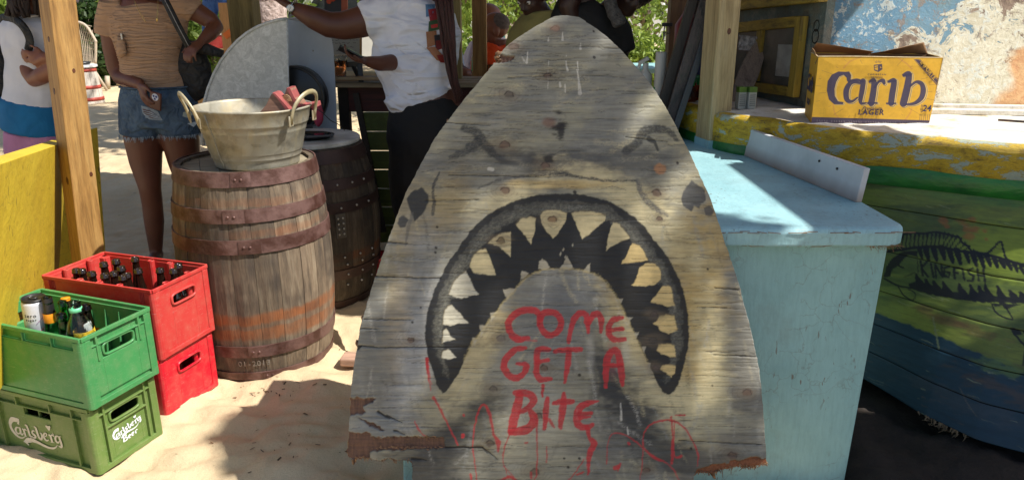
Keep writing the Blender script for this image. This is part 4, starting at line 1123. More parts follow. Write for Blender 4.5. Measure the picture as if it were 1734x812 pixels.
# rays and rings
for p in ([(300,390),(340,350),(400,328)], [(615,335),(660,365),(690,395)], [(240,600),(250,650),(275,680)], [(650,690),(680,650),(690,620)]): ln(p, 9, PINK, .5)
for k in range(26):
    an = k*2*math.pi/26+.1; r0, r1 = 300+30*(k % 3), 345+40*(k % 2)
    ln([(480+math.cos(an)*r0*.95, 510+math.sin(an)*r0*.5), (480+math.cos(an)*r1*.95, 510+math.sin(an)*r1*.5)], 2.5, S(120,90,60)[:3], .6)
def letters(dx, dy, col, g):
    f = lambda p: [(x+dx, y+dy) for x, y in p]
    pl = lambda p: C.poly(zc(f(p)), col, .97, .35, .3)
    l = lambda p, w: ln(f(p), [q+g for q in w], col, .97)
    # C
    pl([(332,410),(343,432),(340,466),(330,478),(318,462),(316,446),(300,430),(275,440),(258,470),(248,510),(250,550),(268,580),(300,585),(296,598),(245,598),(215,570),(203,520),(208,465),(232,428),(270,410),(310,412)])
    # a
    l([(395,478),(365,470),(335,480),(315,520),(318,568),(345,582),(378,560)], [10,18,26,34,30,16,10]); l([(400,470),(412,466),(405,520),(396,570),(402,592),(430,590)], [16,30,30,26,16,8])
    l([(340,462),(375,458),(410,468)], [10,16,14])
    # r
    l([(448,470),(470,462),(474,490),(468,540),(458,590)], [12,30,34,36,38]); pl([(435,585),(495,585),(495,596),(435,596)]); l([(478,500),(500,470),(525,462),(532,478)], [16,14,24,18])
    # i (dotless)
    l([(558,465),(585,462),(588,480),(578,540),(572,590)], [10,30,34,36,36]); pl([(542,588),(602,588),(602,598),(542,598)]); pl([(548,462),(606,458),(603,470),(552,476)])
    # b
    l([(640,430),(672,425),(668,480),(655,540),(642,592)], [12,34,40,42,42]); pl([(634,426),(694,420),(690,436),(640,442)]); l([(680,495),(715,470),(745,480),(756,515),(745,560),(710,590),(670,598),(640,596)], [12,16,26,32,30,20,12,8])
letters(9, 4, S(228,196,120)[:3], 4); letters(6, 3, NAVY, 4); letters(4.5, 1.5, S(226,190,110)[:3], 1.5); letters(0, 0, NAVY, 0)
# crest
C.poly(zc([(472,372),(520,366),(522,398),(498,414),(474,404)]), NAVY, .95, .35, .3); C.poly(zc([(477,378),(496,375),(496,405),(478,398)]), GOLD, .95, .35, .3); ln([(478,388),(494,384)], 4); ln([(510,385),(514,388)], 5, GOLD)
for an in (-2.3,-1.95,-1.57,-1.2,-.85): ln([(498+math.cos(an)*16, 368+math.sin(an)*10),(498+math.cos(an)*26, 372+math.sin(an)*24)], 3)
# navy foot band and corner ribbon
C.poly(zc([(118,670),(802,690),(800,730),(110,712)]), NAVY, .96, .4, .2)
C.poly(zc([(700,340),(738,341),(842,452),(834,490)]), NAVY, .96, .4, .2); ln([(706,342),(836,482)], 2, GOLD, .8); ln([(732,342),(840,458)], 2, GOLD, .8)
for k in range(46): 
    x = 148+k*14.; 
    if k % 7 in (5,): continue
    ln([(x, 686+(x-118)*.028), (x+(4 if k % 2 else -1), 697+(x-118)*.028)], 3, S(150,140,140)[:3], .55)
# little bottles print, fold dots
for i in range(6): ln([(735+i*11, 690-i*.5), (738+i*11, 655)], 3, NAVY, .7)
ln([(742,640),(744,615),(747,600),(752,615),(752,640),(742,640)], 2.5)
for i in range(4):
    for j in range(5): ln([(165+i*9, 625+j*9),(167+i*9, 627+j*9)], 2.2, S(140,130,40)[:3], .6)
    for j in range(5): ln([(280+i*9, 630+j*9),(282+i*9, 632+j*9)], 2.2, S(190,140,40)[:3], .6)
carton = thing('beer_carton', 'yellow cardboard lager carton with big navy lettering standing open on the boat deck', 'carton', ((bl.x+br.x)/2, Y0+.12, BZ))
CARD = attr_mat('printed_cardboard', .55, (6,6,6), .15, .1, 8)
fo = link('front_panel', grid_mesh('front_panel', P, C.C), CARD, carton, smooth=True)
YC = plain('yellow_cardboard', S(206,158,44), S(190,140,38), 5, .6); BRC = plain('brown_cardboard', S(150,116,80), S(120,90,60), 8, .85); NV_ = plain('navy_print', S(52,46,78), S(44,40,66), 5, .6)
D = .24
bk = Vector((.07, D, 0)); o3 = Vector((0, .0006, 0))
sk = Vector((.062, .235, 0))
bm = hexa([bl+o3, br+o3, br+bk, bl+sk, tl+o3, tr+o3, tr+bk, tl+sk]); 
bmesh.ops.delete(bm, geom=[f for f in bm.faces if all(v.co.z > 1.15 for v in f.verts)], context='FACES')
o = mk('body', bm, YC, carton); m_ = o.modifiers.new('card', 'SOLIDIFY'); m_.thickness = .003; m_.offset = -1
bm = bmesh.new()   # inner dark faces by brown liner
h_ = [bl+Vector((.004,.005,.004)), br+Vector((-.004,.005,.004)), br+bk+Vector((-.004,-.005,.004)), bl+sk+Vector((.004,-.005,.004))]; g_ = [tl+Vector((.004,.005,-.003)), tr+Vector((-.004,.005,-.003)), tr+bk+Vector((-.004,-.005,-.003)), tl+sk+Vector((.004,-.005,-.003))]
for i in range(4):
    bm.faces.new([bm.verts.new(p) for p in (h_[i], h_[(i+1)%4], g_[(i+1)%4], g_[i])])
bm.faces.new([bm.verts.new(p) for p in h_])
mk('liner', bm, BRC, carton)
# flaps: back pair stands up and droops, front lip torn white
def sheet(name, pts, mat, th=.002, n=8):
    a, b, c, d = pts; G = np.zeros((n, n*3, 3))
    for j in range(n):
        for i in range(n*3):
            u = i/(n*3-1); v = j/(n-1); G[j, i] = (a*(1-u)+b*u)*(1-v)+(d*(1-u)+c*u)*v
    G[..., 1] += (fbm(G[..., 0]*20, G[..., 2]*20, 44, 2)-.5)*.012
    o = link(name, grid_mesh(name, G), mat, carton, smooth=True); s = o.modifiers.new('card', 'SOLIDIFY'); s.thickness = th; return o
Yb = Y0+D
e0, e1 = Vector((tl.x+.06, Yb, tl.z-.004)), Vector((tr.x+.07, Yb, tr.z-.004)); mid = e0.lerp(e1, .5)
sheet('flap', [e0, mid+Vector((.0,0,0)), mid+Vector((-.01,-.06,.012)), e0+Vector((.002,-.05,.045))], BRC)
sheet('flap', [mid, e1, e1+Vector((-.04,-.03,.05)), mid+Vector((.03,-.06,.012))], BRC)
sheet('flap', [tl+Vector((-.001,.02,0)), tl+sk+Vector((-.001,-.02,0)), tl+sk+Vector((-.006,-.02,.022)), tl+Vector((-.004,.03,.018))], BRC)
sheet('flap', [tl+Vector((0,.003,0)), tr+Vector((0,.003,0)), tr+Vector((-.01,.05,-.03)), tl+Vector((.01,.05,-.03))], BRC)
bm = bmesh.new(); tube([tl+Vector((0,-.001,.0)), tl.lerp(tr,.3)+Vector((0,-.0015,.0015)), tl.lerp(tr,.7)+Vector((0,-.001,.0)), tr+Vector((0,-.001,.0)), tr.lerp(br,.5)+Vector((.0005,-.001,0))], .0016, 5, bm)
tube([tl+Vector((0,0,-.002)), tl+sk*.5+Vector((0,0,.002)), tl+sk], .002, 5, bm)
mk('torn_edge', bm, plain('torn_card', S(220,204,170), S(196,170,130), 40, .9), carton)
# lettering on the front and the near side
def Mface(p, ang=0, s=1.): # text plane facing -Y
    return Matrix.Translation(p) @ Matrix.Rotation(R(90), 4, 'X') @ Matrix.Rotation(ang, 4, 'Z') @ Matrix.Scale(s, 4)
def bp(px, py): q = at(px, py, Y0-.0062); return q
sc = (tr.x-tl.x)/211.
tilt = -math.atan2(2, 211)
text('CARIBBEAN', 4.3*sc, carton, NV_, Mface(bp(1485, 126.5), tilt), spacing=1.5)
text('ORIGINAL', 3.6*sc, carton, NV_, Mface(bp(1485, 131), tilt), spacing=1.3)
text('Premium', 9.5*sc, carton, NV_, Mface(bp(1476, 184), tilt), shear=.45)
text('LAGER', 13*sc, carton, NV_, Mface(bp(1475, 190.5), tilt), font_off=.0006, spacing=1.2)
text('24', 15*sc, carton, NV_, Mface(bp(1570, 184), tilt-.02), font_off=.0006)
text('IMPORTÉ', 9.2*sc, carton, plain('gold_print', S(214,168,50)), Mface(bp(1571.5, 119), -math.atan2(122-102.5, 588-553)+tilt-.27), font_off=.0003, spacing=1.1)
Ms = Matrix.Translation(bl.lerp(tl, .55)+Vector((.0225,.11,0))) @ Matrix.Rotation(R(-90)-.26, 4, 'Z') @ Matrix.Rotation(R(90), 4, 'X')
text('Carib', .085, carton, NV_, Ms, font_off=.003)
text('LAGER', .03, carton, NV_, Matrix.Translation(Vector((0,0,-.07))) @ Ms, font_off=.001)

# ================================================================== BARRELS
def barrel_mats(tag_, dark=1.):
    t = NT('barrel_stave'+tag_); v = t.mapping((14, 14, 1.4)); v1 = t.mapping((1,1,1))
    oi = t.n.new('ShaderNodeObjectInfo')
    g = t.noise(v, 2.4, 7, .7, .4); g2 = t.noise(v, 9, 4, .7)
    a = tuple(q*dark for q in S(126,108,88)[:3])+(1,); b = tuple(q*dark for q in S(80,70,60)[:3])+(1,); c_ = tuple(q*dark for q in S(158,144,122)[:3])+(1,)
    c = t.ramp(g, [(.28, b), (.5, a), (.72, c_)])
    # each stave its own tone
    c = t.mix(1., c, t.ramp(oi.outputs['Random'], [(0., .68), (.5, .92), (1., 1.15)]), 'MULTIPLY')
    sx = t.n.new('ShaderNodeSeparateXYZ'); t.L(t.tc.outputs['Object'], sx.inputs[0])
    h = t.n.new('ShaderNodeMath'); h.operation = 'MULTIPLY_ADD'; h.inputs[1].default_value = .05
    t.L(t.noise(v1, 9, 4), h.inputs[0]); t.L(sx.outputs['Z'], h.inputs[2])
    OR_ = tuple(q*dark for q in S(150,90,50)[:3])+(1,)
    band = t.ramp(h.outputs[0], [(.20, 0.), (.215, .8), (.255, .8), (.262, .2), (.275, .2), (.285, .95), (.315, .95), (.33, 0.)])
    band2 = t.ramp(h.outputs[0], [(.55, 0.), (.56, .0), (.625, .0), (.635, .5), (.655, .5), (.665, 0.), (.745, 0.), (.755, .45), (.775, .35), (.785, 0.)])
    # the ramp keeps at most this many stops per band, so add them
    bb = t.mix(1., band, band2, 'ADD')
    bb = t.mix(1., bb, t.ramp(t.noise(v1, 6, 3), [(.32, .25), (.6, 1.)]), 'MULTIPLY')
    c = t.mix(bb, c, OR_)
    c = t.mix(t.ramp(t.noise(v1, 3.2, 4, .6), [(.46, 0.), (.62, .7)]), c, tuple(q*dark for q in S(58,50,46)[:3])+(1,))
    c = t.mix(.6, c, t.ramp(g2, [(.32, .45), (.55, 1.)]), 'MULTIPLY')
    n = t.bump(g2, .45, .003); n = t.bump(g, .35, .006, n)
    return t.end(c, .75, n)
STAVE = barrel_mats('', .84); STAVE_SHADE = barrel_mats('_shade', .36)  # rear barrel's copy is darkened to put its shade into the staves
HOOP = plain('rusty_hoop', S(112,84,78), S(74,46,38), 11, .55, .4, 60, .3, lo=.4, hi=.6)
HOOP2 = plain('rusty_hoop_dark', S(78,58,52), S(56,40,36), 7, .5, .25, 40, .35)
LID = wood('barrel_head', S(150,140,118), S(108,98,80), S(176,164,140), 0, 1.6)
def brl_r(z, H_, rb, re): 
    u = (z/H_-.47)/.53; return rb - (rb-re)*abs(u)**2.1
def barrel(loc, H_, rb, re, hoops, label, sm, hm, nst=22, rot=0., lid='head', dz=0.012):
    t_ = thing('wooden_barrel', label, 'barrel', loc, rot, 'oak barrels used as tables')
    g = []
    ang = 0; rr = random.Random(int(loc[1]*100))
    ws = [rr.uniform(.7, 1.35) for _ in range(nst)]; tot = sum(ws); a = 0
    for w in ws:
        da = w/tot*2*math.pi; a0, a1 = -da/2+.0022, da/2-.0022
        bm = bmesh.new(); rows = []; nz = 12; off = rr.uniform(-.0012, .0012)
        for k in range(nz+1):
            z_ = H_*k/nz; r = brl_r(z_, H_, rb, re)+off; ring = []
            for q in range(4):
                an = a0+(a1-a0)*q/3; ch = .0025 if q in (0, 3) else 0
                ring.append(bm.verts.new(((r-ch)*math.cos(an), (r-ch)*math.sin(an), z_)))
            for q in (3, 0):
                an = a0+(a1-a0)*q/3; ring.append(bm.verts.new(((r-.024)*math.cos(an), (r-.024)*math.sin(an), z_)))
            rows.append(ring)
        for A, B in zip(rows, rows[1:]):
            for q in range(6): bm.faces.new((A[q], A[(q+1)%6], B[(q+1)%6], B[q]))
        bm.faces.new(list(reversed(rows[0]))); bm.faces.new(rows[-1])
        o = mk('stave', bm, sm, t_, local=True); o.rotation_euler.z = a+da/2; a += da
    for (z0, z1) in hoops:
        pr = []
        for k in range(5):
            z_ = z0+(z1-z0)*k/4; pr.append((brl_r(z_, H_, rb, re)+.0045, z_))
        pr = [(pr[0][0]-.006, z0)]+pr+[(pr[-1][0]-.006, z1)]
        h = mk('hoop', lathe(pr, 64), hm, t_, local=True, smooth=True)
        h.modifiers.new('edge', 'EDGE_SPLIT').split_angle = R(40)
        for q in range(2):
            an = -math.pi/2+.32+q*.075-(z0*1.3 % .3)-rot
            zc = (z0+z1)/2; r_ = brl_r(zc, H_, rb, re)+.006
            b = ball((r_*math.cos(an), r_*math.sin(an), zc), (.006,.006,.006), seg=8); mk('rivet', b, hm, h, local=True, smooth=True)
        # lap joint
        an0 = -math.pi/2+.26-(z0*1.3 % .3)-rot
        b = lathe([(brl_r(z0+.001, H_, rb, re)+.0045, z0+.001), (brl_r(z0+.001, H_, rb, re)+.0075, z0+.0015), (brl_r(z1-.001, H_, rb, re)+.0075, z1-.0015), (brl_r(z1-.001, H_, rb, re)+.0045, z1-.001)], 6, a0=an0, a1=an0+.26)
        mk('lap', b, hm, h, local=True)
    rt = re-.025; zt = H_-(dz if lid == 'head' else -.001)
    if lid == 'head':
        n = 7; edges = [-1+2*k/n for k in range(n+1)]
        for k in range(n):
            x0, x1 = edges[k]*rt+.0008, edges[k+1]*rt-.0008; P_ = []
            m = 8
            up = [(x0+(x1-x0)*q/m, math.sqrt(max(0, rt*rt-(x0+(x1-x0)*q/m)**2))) for q in range(m+1)]
            dn = [(x, -y) for x, y in reversed(up)]
            bm = bmesh.new(); pts = [p for i, p in enumerate(up+dn) if i == 0 or (Vector(p)-Vector((up+dn)[i-1])).length > 1e-4]
            if (Vector(pts[0])-Vector(pts[-1])).length < 1e-4: pts.pop()
            A = [bm.verts.new((x, y, zt-.018)) for x, y in pts]; B = [bm.verts.new((x, y, zt)) for x, y in pts]
            bm.faces.new(list(reversed(A))); bm.faces.new(B)
            for i in range(len(pts)): bm.faces.new((A[i], A[(i+1)%len(pts)], B[(i+1)%len(pts)], B[i]))
            q = mk('head_board', bm, LID, t_, local=True, bevel=.001); q.rotation_euler.z = .3
    return t_
B1 = Vector((-1.085, 2.985, 0.))
barrel(tuple(B1+Vector((0,0,-.004))), .852, .314, .272, [(.002,.036),(.108,.158),(.545,.60),(.665,.717),(.80,.856)], 'front oak barrel with rusty hoops and orange stains carrying the galvanised washtub', STAVE, HOOP, rot=.1)
b1 = [o for o in COL.objects if o.name == 'wooden_barrel'][0]
FADE = plain('faded_white_paint', S(142,134,122), S(98,88,78), 60, .9)
for i, ch in enumerate('01-2013'):
    an = -math.pi/2-.02+i*.062; zc = .078; r_ = brl_r(zc, .852, .314, .272)+.0025
    p = B1+Vector((r_*math.cos(an), r_*math.sin(an), zc-.004)); M = Matrix.Translation(p) @ Matrix.Rotation(an+math.pi/2, 4, 'Z') @ Matrix.Rotation(R(90)+.13, 4, 'X')
    text(ch, .034, b1, FADE, M, name='stencil')
B2 = Vector((-1.03, 3.68, 0.))
b2 = barrel(tuple(B2), .80, .345, .27, [(.0,.04),(.16,.212),(.50,.55),(.61,.66),(.732,.792)], 'rear oak barrel standing in shade with a white round top', STAVE_SHADE, HOOP2, rot=.25, lid='none')
LIDW = plain('white_lid', S(214,214,208), S(160,160,152), 6, .5)
mk('round_top', lathe([(.0,.798),(.262,.798),(.268,.804),(.268,.818),(.262,.823),(.0,.823)], 48), LIDW, b2, local=True, smooth=True).modifiers.new('edge', 'EDGE_SPLIT').split_angle = R(35)
RIV = plain('steel_rivet', S(190,190,186), S(150,150,146), 30, .35, metal=.6)
PLATE = plain('hinge_plate', S(96,92,86), S(70,66,62), 20, .5, metal=.4)
bm = bmesh.new(); bp2 = bmesh.new()
def on2(an, z, o=.006): r_ = brl_r(z, .80, .345, .27)+o; return Vector((r_*math.cos(an), r_*math.sin(an), z))
af = -math.pi/2-.25
for row in (.24, .28, .635, .525, .186, .13):
    for k in range(9): ball(on2(af-.9+k*.26+(row*9 % .1), row, .007), .0055, bm, 8)
for cx_ in (af+.15, af+.62):
    for k in range(4): 
        for e in (0, .07): ball(on2(cx_+e, .40+k*.026, .009), .005, bm, 8)
mk('rivets', bm, RIV, b2, local=True, smooth=True)['kind'] = 'stuff'
for cx_ in (af+.15, af+.62):
    p = on2(cx_+.035, .44, .004)
    q = Matrix.Translation(p) @ Matrix.Rotation(cx_+.035, 4, 'Z'); mk('hinge_plate', box(bmesh.new(), (0,0,0), (.004,.05,.12), 0, q), PLATE, b2, local=True)

# ------------------------------------------------------------------ galvanised washtub
t = NT('galvanised_zinc'); v = t.mapping((1,1,1))
vo = t.n.new('ShaderNodeTexVoronoi'); vo.inputs['Scale'].default_value = 26; t.L(v, vo.inputs['Vector'])
f = t.noise(v, 5, 6, .6)
c = t.ramp(f, [(.3, S(136,132,116)), (.5, S(160,156,142)), (.7, S(158,142,108))])
bw_ = t.n.new('ShaderNodeRGBToBW'); t.L(vo.outputs['Color'], bw_.inputs[0]); c = t.mix(.18, c, bw_.outputs[0], 'OVERLAY')
c = t.mix(t.ramp(t.noise(v, 12, 5, .7), [(.5, 0.), (.66, .5)]), c, S(92,86,74)); c = t.mix(t.ramp(t.noise(t.mapping((9,9,1.2)), 3, 4, .6), [(.55, 0.), (.7, .4)]), c, S(176,160,118))
t.b.inputs['Metallic'].default_value = .25
ZINC = t.end(c, t.ramp(f, [(.3, .38), (.7, .55)]), t.bump(t.noise(v, 18, 4), .12, .006))
TB = Vector((-1.025, 2.95, .8415))
tub = thing('washtub', 'galvanised metal washtub with two loop handles standing on the front barrel', 'washtub', TB, .05)
KX = 1.0
pr = [(.0,.004),(.182,.004),(.186,0.),(.189,.006),(.1905,.02),(.196,.034),(.1995,.036),(.201,.04),(.2035,.055),(.206,.057),(.208,.06),(.227,.135),(.231,.139),(.232,.145),(.2385,.163),(.243,.166),(.2445,.171),(.256,.218),(.262,.222),(.2645,.226),(.262,.231),(.257,.229),(.2535,.222),(.226,.14),(.187,.012),(.0,.01)]
pr = [(r*.865, z) for r, z in pr]
bm = lathe(pr, 72, M=Matrix.Diagonal((KX, 1, 1, 1)))
for vt in bm.verts:
    a_ = math.atan2(vt.co.y, vt.co.x); vt.co *= 1+.006*math.sin(3*a_+1)*vt.co.z/.2
mk('body', bm, ZINC, tub, local=True, smooth=True)
# seam
an = -2.15; bm = bmesh.new()
tube([(math.cos(an)*r*KX*1.006, math.sin(an)*r*1.006, z) for r, z in pr[3:18]], .0028, 6, bm); mk('seam', bm, ZINC, tub, local=True, smooth=True)
HZ = plain('worn_handle', S(192,180,150), S(160,148,112), 14, .45, metal=.3)
for sgn, an in ((-1, -2.62), (1, -.3)):
    # loop handle: riveted at two points on the rim, arching outwards and up
    c_ = Vector((.228*KX*math.cos(an), .228*math.sin(an), .2)); o_ = Vector((math.cos(an), math.sin(an), 0)); s_ = Vector((-o_.y, o_.x, 0))
    P = []; 
    for k in range(15):
        th_ = math.pi*k/14; P.append(c_ + s_*math.cos(th_)*.088 + Vector((0,0,.008+.082*math.sin(th_)**.8)) + o_*(.035*math.sin(th_)-.004))
    P = [P[0]+Vector((0,0,-.032))-o_*.006]+P+[P[-1]+Vector((0,0,-.032))-o_*.006]
    bm = tube(P, [(.0065,.0065)]*2+[(.0095,.0055)]*13+[(.0065,.0065)]*2, 10, updir=o_); h = mk('handle', bm, HZ, tub, local=True, smooth=True)
    for e in (P[0], P[-1]):
        b = bmesh.new(); box(b, e+Vector((0,0,.01)), (.004,.03,.04), an); mk('rivet_plate', b, ZINC, h, local=True, bevel=.002)
# broken pink-painted wood blocks inside
PINK = plain('pink_paint', S(160,86,84), S(130,62,60), 10, .7); RAWB = wood('broken_wood', S(150,112,92), S(104,72,58), None, 0, 3)
def wedge(name, pts, y0, y1, label):
    bm = prism([(p.x, p.z) for p in [at(a, b, y0) for a, b in pts]], y0, y1); o = mk(name, bm, RAWB, bevel=.002); base_origin(o); tag(o, label, 'wood piece', 'broken wood pieces in the washtub'); return o
w1 = wedge('wood_wedge', [(440,190),(489,189),(482,178),(463,157),(459,160),(450,178)], 2.86, 2.93, 'dark pointed wedge of broken wood, left one in the washtub')
bm = bmesh.new(); e = [at(a, b, 2.858) for a, b in ((461,157),(466,158),(484,178),(492,188),(486,189),(474,172))]; 
prism([(p.x, p.z) for p in e], 2.856, 2.935, bm); o = mk('painted_edge', bm, PINK, w1); 
w2 = wedge('wood_wedge', [(476,176),(485,150),(492,150),(498,165),(508,172),(512,181),(494,189),(486,188)], 2.90, 2.97, 'pale splintered wood block with pink edge, right one in the washtub')
bm = bmesh.new(); e = [at(a, b, 2.898) for a, b in ((485,149),(491,149),(499,166),(513,180),(508,182),(496,170))]; prism([(p.x, p.z) for p in e], 2.896, 2.975, bm); mk('painted_edge', bm, PINK, w2)
bm = bmesh.new()
for k in range(4):
    c_ = at(486, 171, 2.893); r = .006+.005*k; tube([c_+Vector((math.cos(a_)*r*.8, -.001, math.sin(a_)*r*1.1)) for a_ in np.linspace(0, 5.5, 12)], .0016, 4, bm)
mk('knot', bm, plain('knot_ring', S(196,160,110), S(110,78,54), 30), w2)
w3 = wedge('wood_slab', [(500,186),(536,182),(534,174),(505,178)], 2.98, 3.06, 'small flat pink board lying at the right edge inside the washtub'); w3.data.materials[0] = PINK

# ================================================================== CRATES
def plastic(name, c, rough=.35, fade=None):
    t = NT(name); v = t.mapping((1,1,1)); f = t.noise(v, 3, 5, .6)
    c2 = fade or tuple(x*.8 for x in c[:3])+(1,)
    cc = t.ramp(f, [(.35, c), (.7, c2)])
    sc = t.ramp(t.noise(t.mapping((5, 5, 90)), 7, 4, .8), [(.62, 0.), (.66, .3)])
    cc = t.mix(sc, cc, S(210,214,206))
    dust = t.ramp(t.noise(v, 22, 5, .75), [(.45, 0.), (.75, .17)]); cc = t.mix(dust, cc, S(170,156,128))
    t.b.inputs['Subsurface Weight'].default_value = 0.
    return t.end(cc, t.ramp(f, [(.3, rough), (.7, rough+.15)]), t.bump(t.noise(v, 16, 4), .07, .006))
GRA = plastic('green_plastic', S(64,136,78)); GRB = plastic('olive_green_plastic', S(94,120,58), .4); RDA = plastic('faded_red_plastic', S(182,44,44), .4, S(194,68,60)); RDB = plastic('bright_red_plastic', S(206,20,42), .28)
DKG = plastic('dark_green_plastic', S(30,60,34), .4)
def crate(name, label, loc, rz, L, W, H_, mat, style, group):
    t_ = thing(name, label, 'crate', loc, rz, group)
    th = .006; bm = bmesh.new()
    x, y = L/2, W/2
    def b(x0, x1, y0, y1, z0, z1): bx(x0, x1, y0, y1, z0, z1, bm)
    lo = .012 if style != 'red' else .004      # wall inset behind the frame
    # floor
    b(-x+.012, x-.012, -y+.012, y-.012, .0, .012)
    # corner posts
    for sx_ in (-1, 1):
        for sy_ in (-1, 1):
            cx_, cy_ = sx_*(x-.016), sy_*(y-.016)
            w_ = .016
            bm2 = lathe([(.016,.0),(.016,H_-.014)], 12, (cx_, cy_, 0)); me_ = bpy.data.meshes.new('t'); bm2.to_mesh(me_); bm.from_mesh(me_); bm2.free(); bpy.data.meshes.remove(me_)
            b(cx_-sx_*.02, cx_, cy_-.0158, cy_+.0158, 0.0006, H_-.015); b(cx_-.0156, cx_+.0156, cy_-sy_*.02, cy_, 0.0003, H_-.0153)
    # slot sizes
    ex0, ex1 = -.058, .058; sz0, sz1 = H_-.088, H_-.05
    # end walls (+-x) with a hand hole
    for s in (-1, 1):
        X0 = s*(x-lo-th); X1 = s*(x-lo)
        a0, a1 = min(X0, X1), max(X0, X1)
        b(a0, a1, -y+.02, ex0, .006, H_-.012); b(a0, a1, ex1, y-.02, .006, H_-.012); b(a0, a1, ex0, ex1, .006, sz0); b(a0, a1, ex0, ex1, sz1, H_-.012)
    # long walls (+-y)
    wx0, wx1 = (-.06, .06)
    for s in (-1, 1):
        Y0_, Y1_ = sorted((s*(y-lo-th), s*(y-lo)))
        if style == 'low':
            b(-x+.02, wx0, Y0_, Y1_, .006, H_-.012); b(wx1, x-.02, Y0_, Y1_, .006, H_-.012); b(wx0, wx1, Y0_, Y1_, .006, sz0+.006); b(wx0, wx1, Y0_, Y1_, sz1+.006, H_-.012)
        else: b(-x+.02, x-.02, Y0_, Y1_, .006, H_-.012)
    # rim, base frame
    rw = .011 if style != 'red' else .008
    for s in (-1, 1):
        b(-x+.006, x-.006, min(s*(y-rw), s*y), max(s*(y-rw), s*y), H_-.013, H_); b(min(s*(x-rw), s*x), max(s*(x-rw), s*x), -y+.006, y-.006, H_-.0128, H_-.0002)
        b(-x+.012, x-.012, min(s*(y-.012), s*(y-.0006)), max(s*(y-.012), s*(y-.0006)), .0002, .018); b(min(s*(x-.012), s*(x-.0006)), max(s*(x-.012), s*(x-.0006)), -y+.012, y-.012, .0004, .0182)
    # ribs
    if style in ('top', 'low'):
        rb = .0115
        for s in (-1, 1):
            # ends: verticals beside the slot, rail under the rim
            for q in (-.082, .082):
                b(min(s*(x-lo-.001), s*(x-.001)), max(s*(x-lo-.001), s*(x-.001)), q-.004, q+.004, .016 if style == 'low' else H_-.095, H_-.012)
            b(min(s*(x-lo-.001), s*(x-.0012)), max(s*(x-lo-.001), s*(x-.0012)), -y+.03, y-.03, H_-.044, H_-.039)
            if style == 'low': b(min(s*(x-lo-.001), s*(x-.0012)), max(s*(x-lo-.001), s*(x-.0012)), -.082, .082, sz0-.012, sz0-.006)
            # long sides
            ys0, ys1 = sorted((s*(y-lo-.001), s*(y-.0012)))
            zr = H_-.046
            b(-x+.03, x-.03, ys0, ys1, zr-.003, zr+.002)
            qs = (-.125, .0, .125) if style == 'top' else (-.17, -.075, .075, .17)
            for q in qs: b(q-.0025, q+.0025, ys0, ys1, (zr if style == 'top' or abs(q) < .1 else .016), H_-.012)
            if style == 'low':
                for q in (-.17, .17): b(q-.004, q+.004, ys0, ys1, .016, zr)
        # inner fins along the long walls
        for q in range(-3, 4):
            for s in (-1, 1):
                y1_ = s*(y-lo-th); hexa([(q*.062-.002, y1_, .012), (q*.062+.002, y1_, .012), (q*.062+.002, y1_-s*.028, .012), (q*.062-.002, y1_-s*.028, .012), (q*.062-.002, y1_, H_-.03), (q*.062+.002, y1_, H_-.03), (q*.062+.002, y1_-s*.002, H_-.03), (q*.062-.002, y1_-s*.002, H_-.03)], bm)
    if style == 'top':
        for s in (-1, 1):
            b(s*(x-.03)-.0, s*(x-.03)+.003, -.012, .012, H_-.05, H_-.018) if False else None
        # broad skirt panel, slightly proud
        for s in (-1, 1):
            ys0, ys1 = sorted((s*(y-lo), s*(y-.003))); b(-x+.02, x-.02, ys0, ys1, .02, H_-.05)
            xs0, xs1 = sorted((s*(x-lo), s*(x-.005)))
            b(xs0, xs1, -y+.03, -.068, .03, H_-.048); b(xs0, xs1, .068, y-.03, .03, H_-.048); b(xs0, xs1, -.068, .068, .03, sz0-.006)
    if style == 'red':
        for s in (-1, 1):
            for q in (-.09, .0, .09):      # hollow teardrop guides inside the long walls
                c_ = Vector((q, s*(y-lo-th-.012), 0))
                bm2 = lathe([(.0125,.01),(.0125,H_-.004),(.009,H_-.004),(.009,H_-.05)], 10, c_); me_ = bpy.data.meshes.new('t'); bm2.to_mesh(me_); bm.from_mesh(me_); bm2.free(); bpy.data.meshes.remove(me_)
            for q in (-.055, .055):
                c_ = Vector((s*(x-lo-th-.012), q, 0))
                bm2 = lathe([(.0125,.01),(.0125,H_-.004),(.009,H_-.004),(.009,H_-.05)], 10, c_); me_ = bpy.data.meshes.new('t'); bm2.to_mesh(me_); bm.from_mesh(me_); bm2.free(); bpy.data.meshes.remove(me_)
            ys0, ys1 = sorted((s*(y-lo), s*(y-.0008)))
            for q in range(5): 
                for sx_ in (-1, 1): b(sx_*(x-.03-q*.007)-.0012, sx_*(x-.03-q*.007)+.0012, ys0, ys1, H_-.055, H_-.012); b(sx_*(x-.03-q*.007)-.0012, sx_*(x-.03-q*.007)+.0012, ys0, ys1, .018, .045)
            # ends: framed panel
            xs0, xs1 = sorted((s*(x-lo), s*(x-.0009)))
            for q in (-1, 1): b(xs0, xs1, q*(y-.034)-.003, q*(y-.034)+.003, .018, H_-.012)
    o = mk('body', bm, mat, t_, local=True)
    bv = o.modifiers.new('bevel', 'BEVEL'); bv.width = .0012; bv.segments = 1
    # hand-hole frames as parts
    for s in (-1, 1):
        bm = bmesh.new(); X_ = s*(x-lo+.002)
        zc = (sz0+sz1)/2; pts = []
        for k in range(28):
            a_ = 2*math.pi*k/28; cc, ss_ = math.cos(a_), math.sin(a_)
            pts.append(Vector((X_, (abs(cc)**.35)*(1 if cc > 0 else -1)*.060, zc+(abs(ss_)**.5)*(1 if ss_ > 0 else -1)*.0205)))
        tube(pts+[pts[0]], [(.0045,.0065)]*29, 6, bm, caps=False, updir=(1,0,0)); mk('handle', bm, mat, t_, local=True, smooth=True)
    return t_
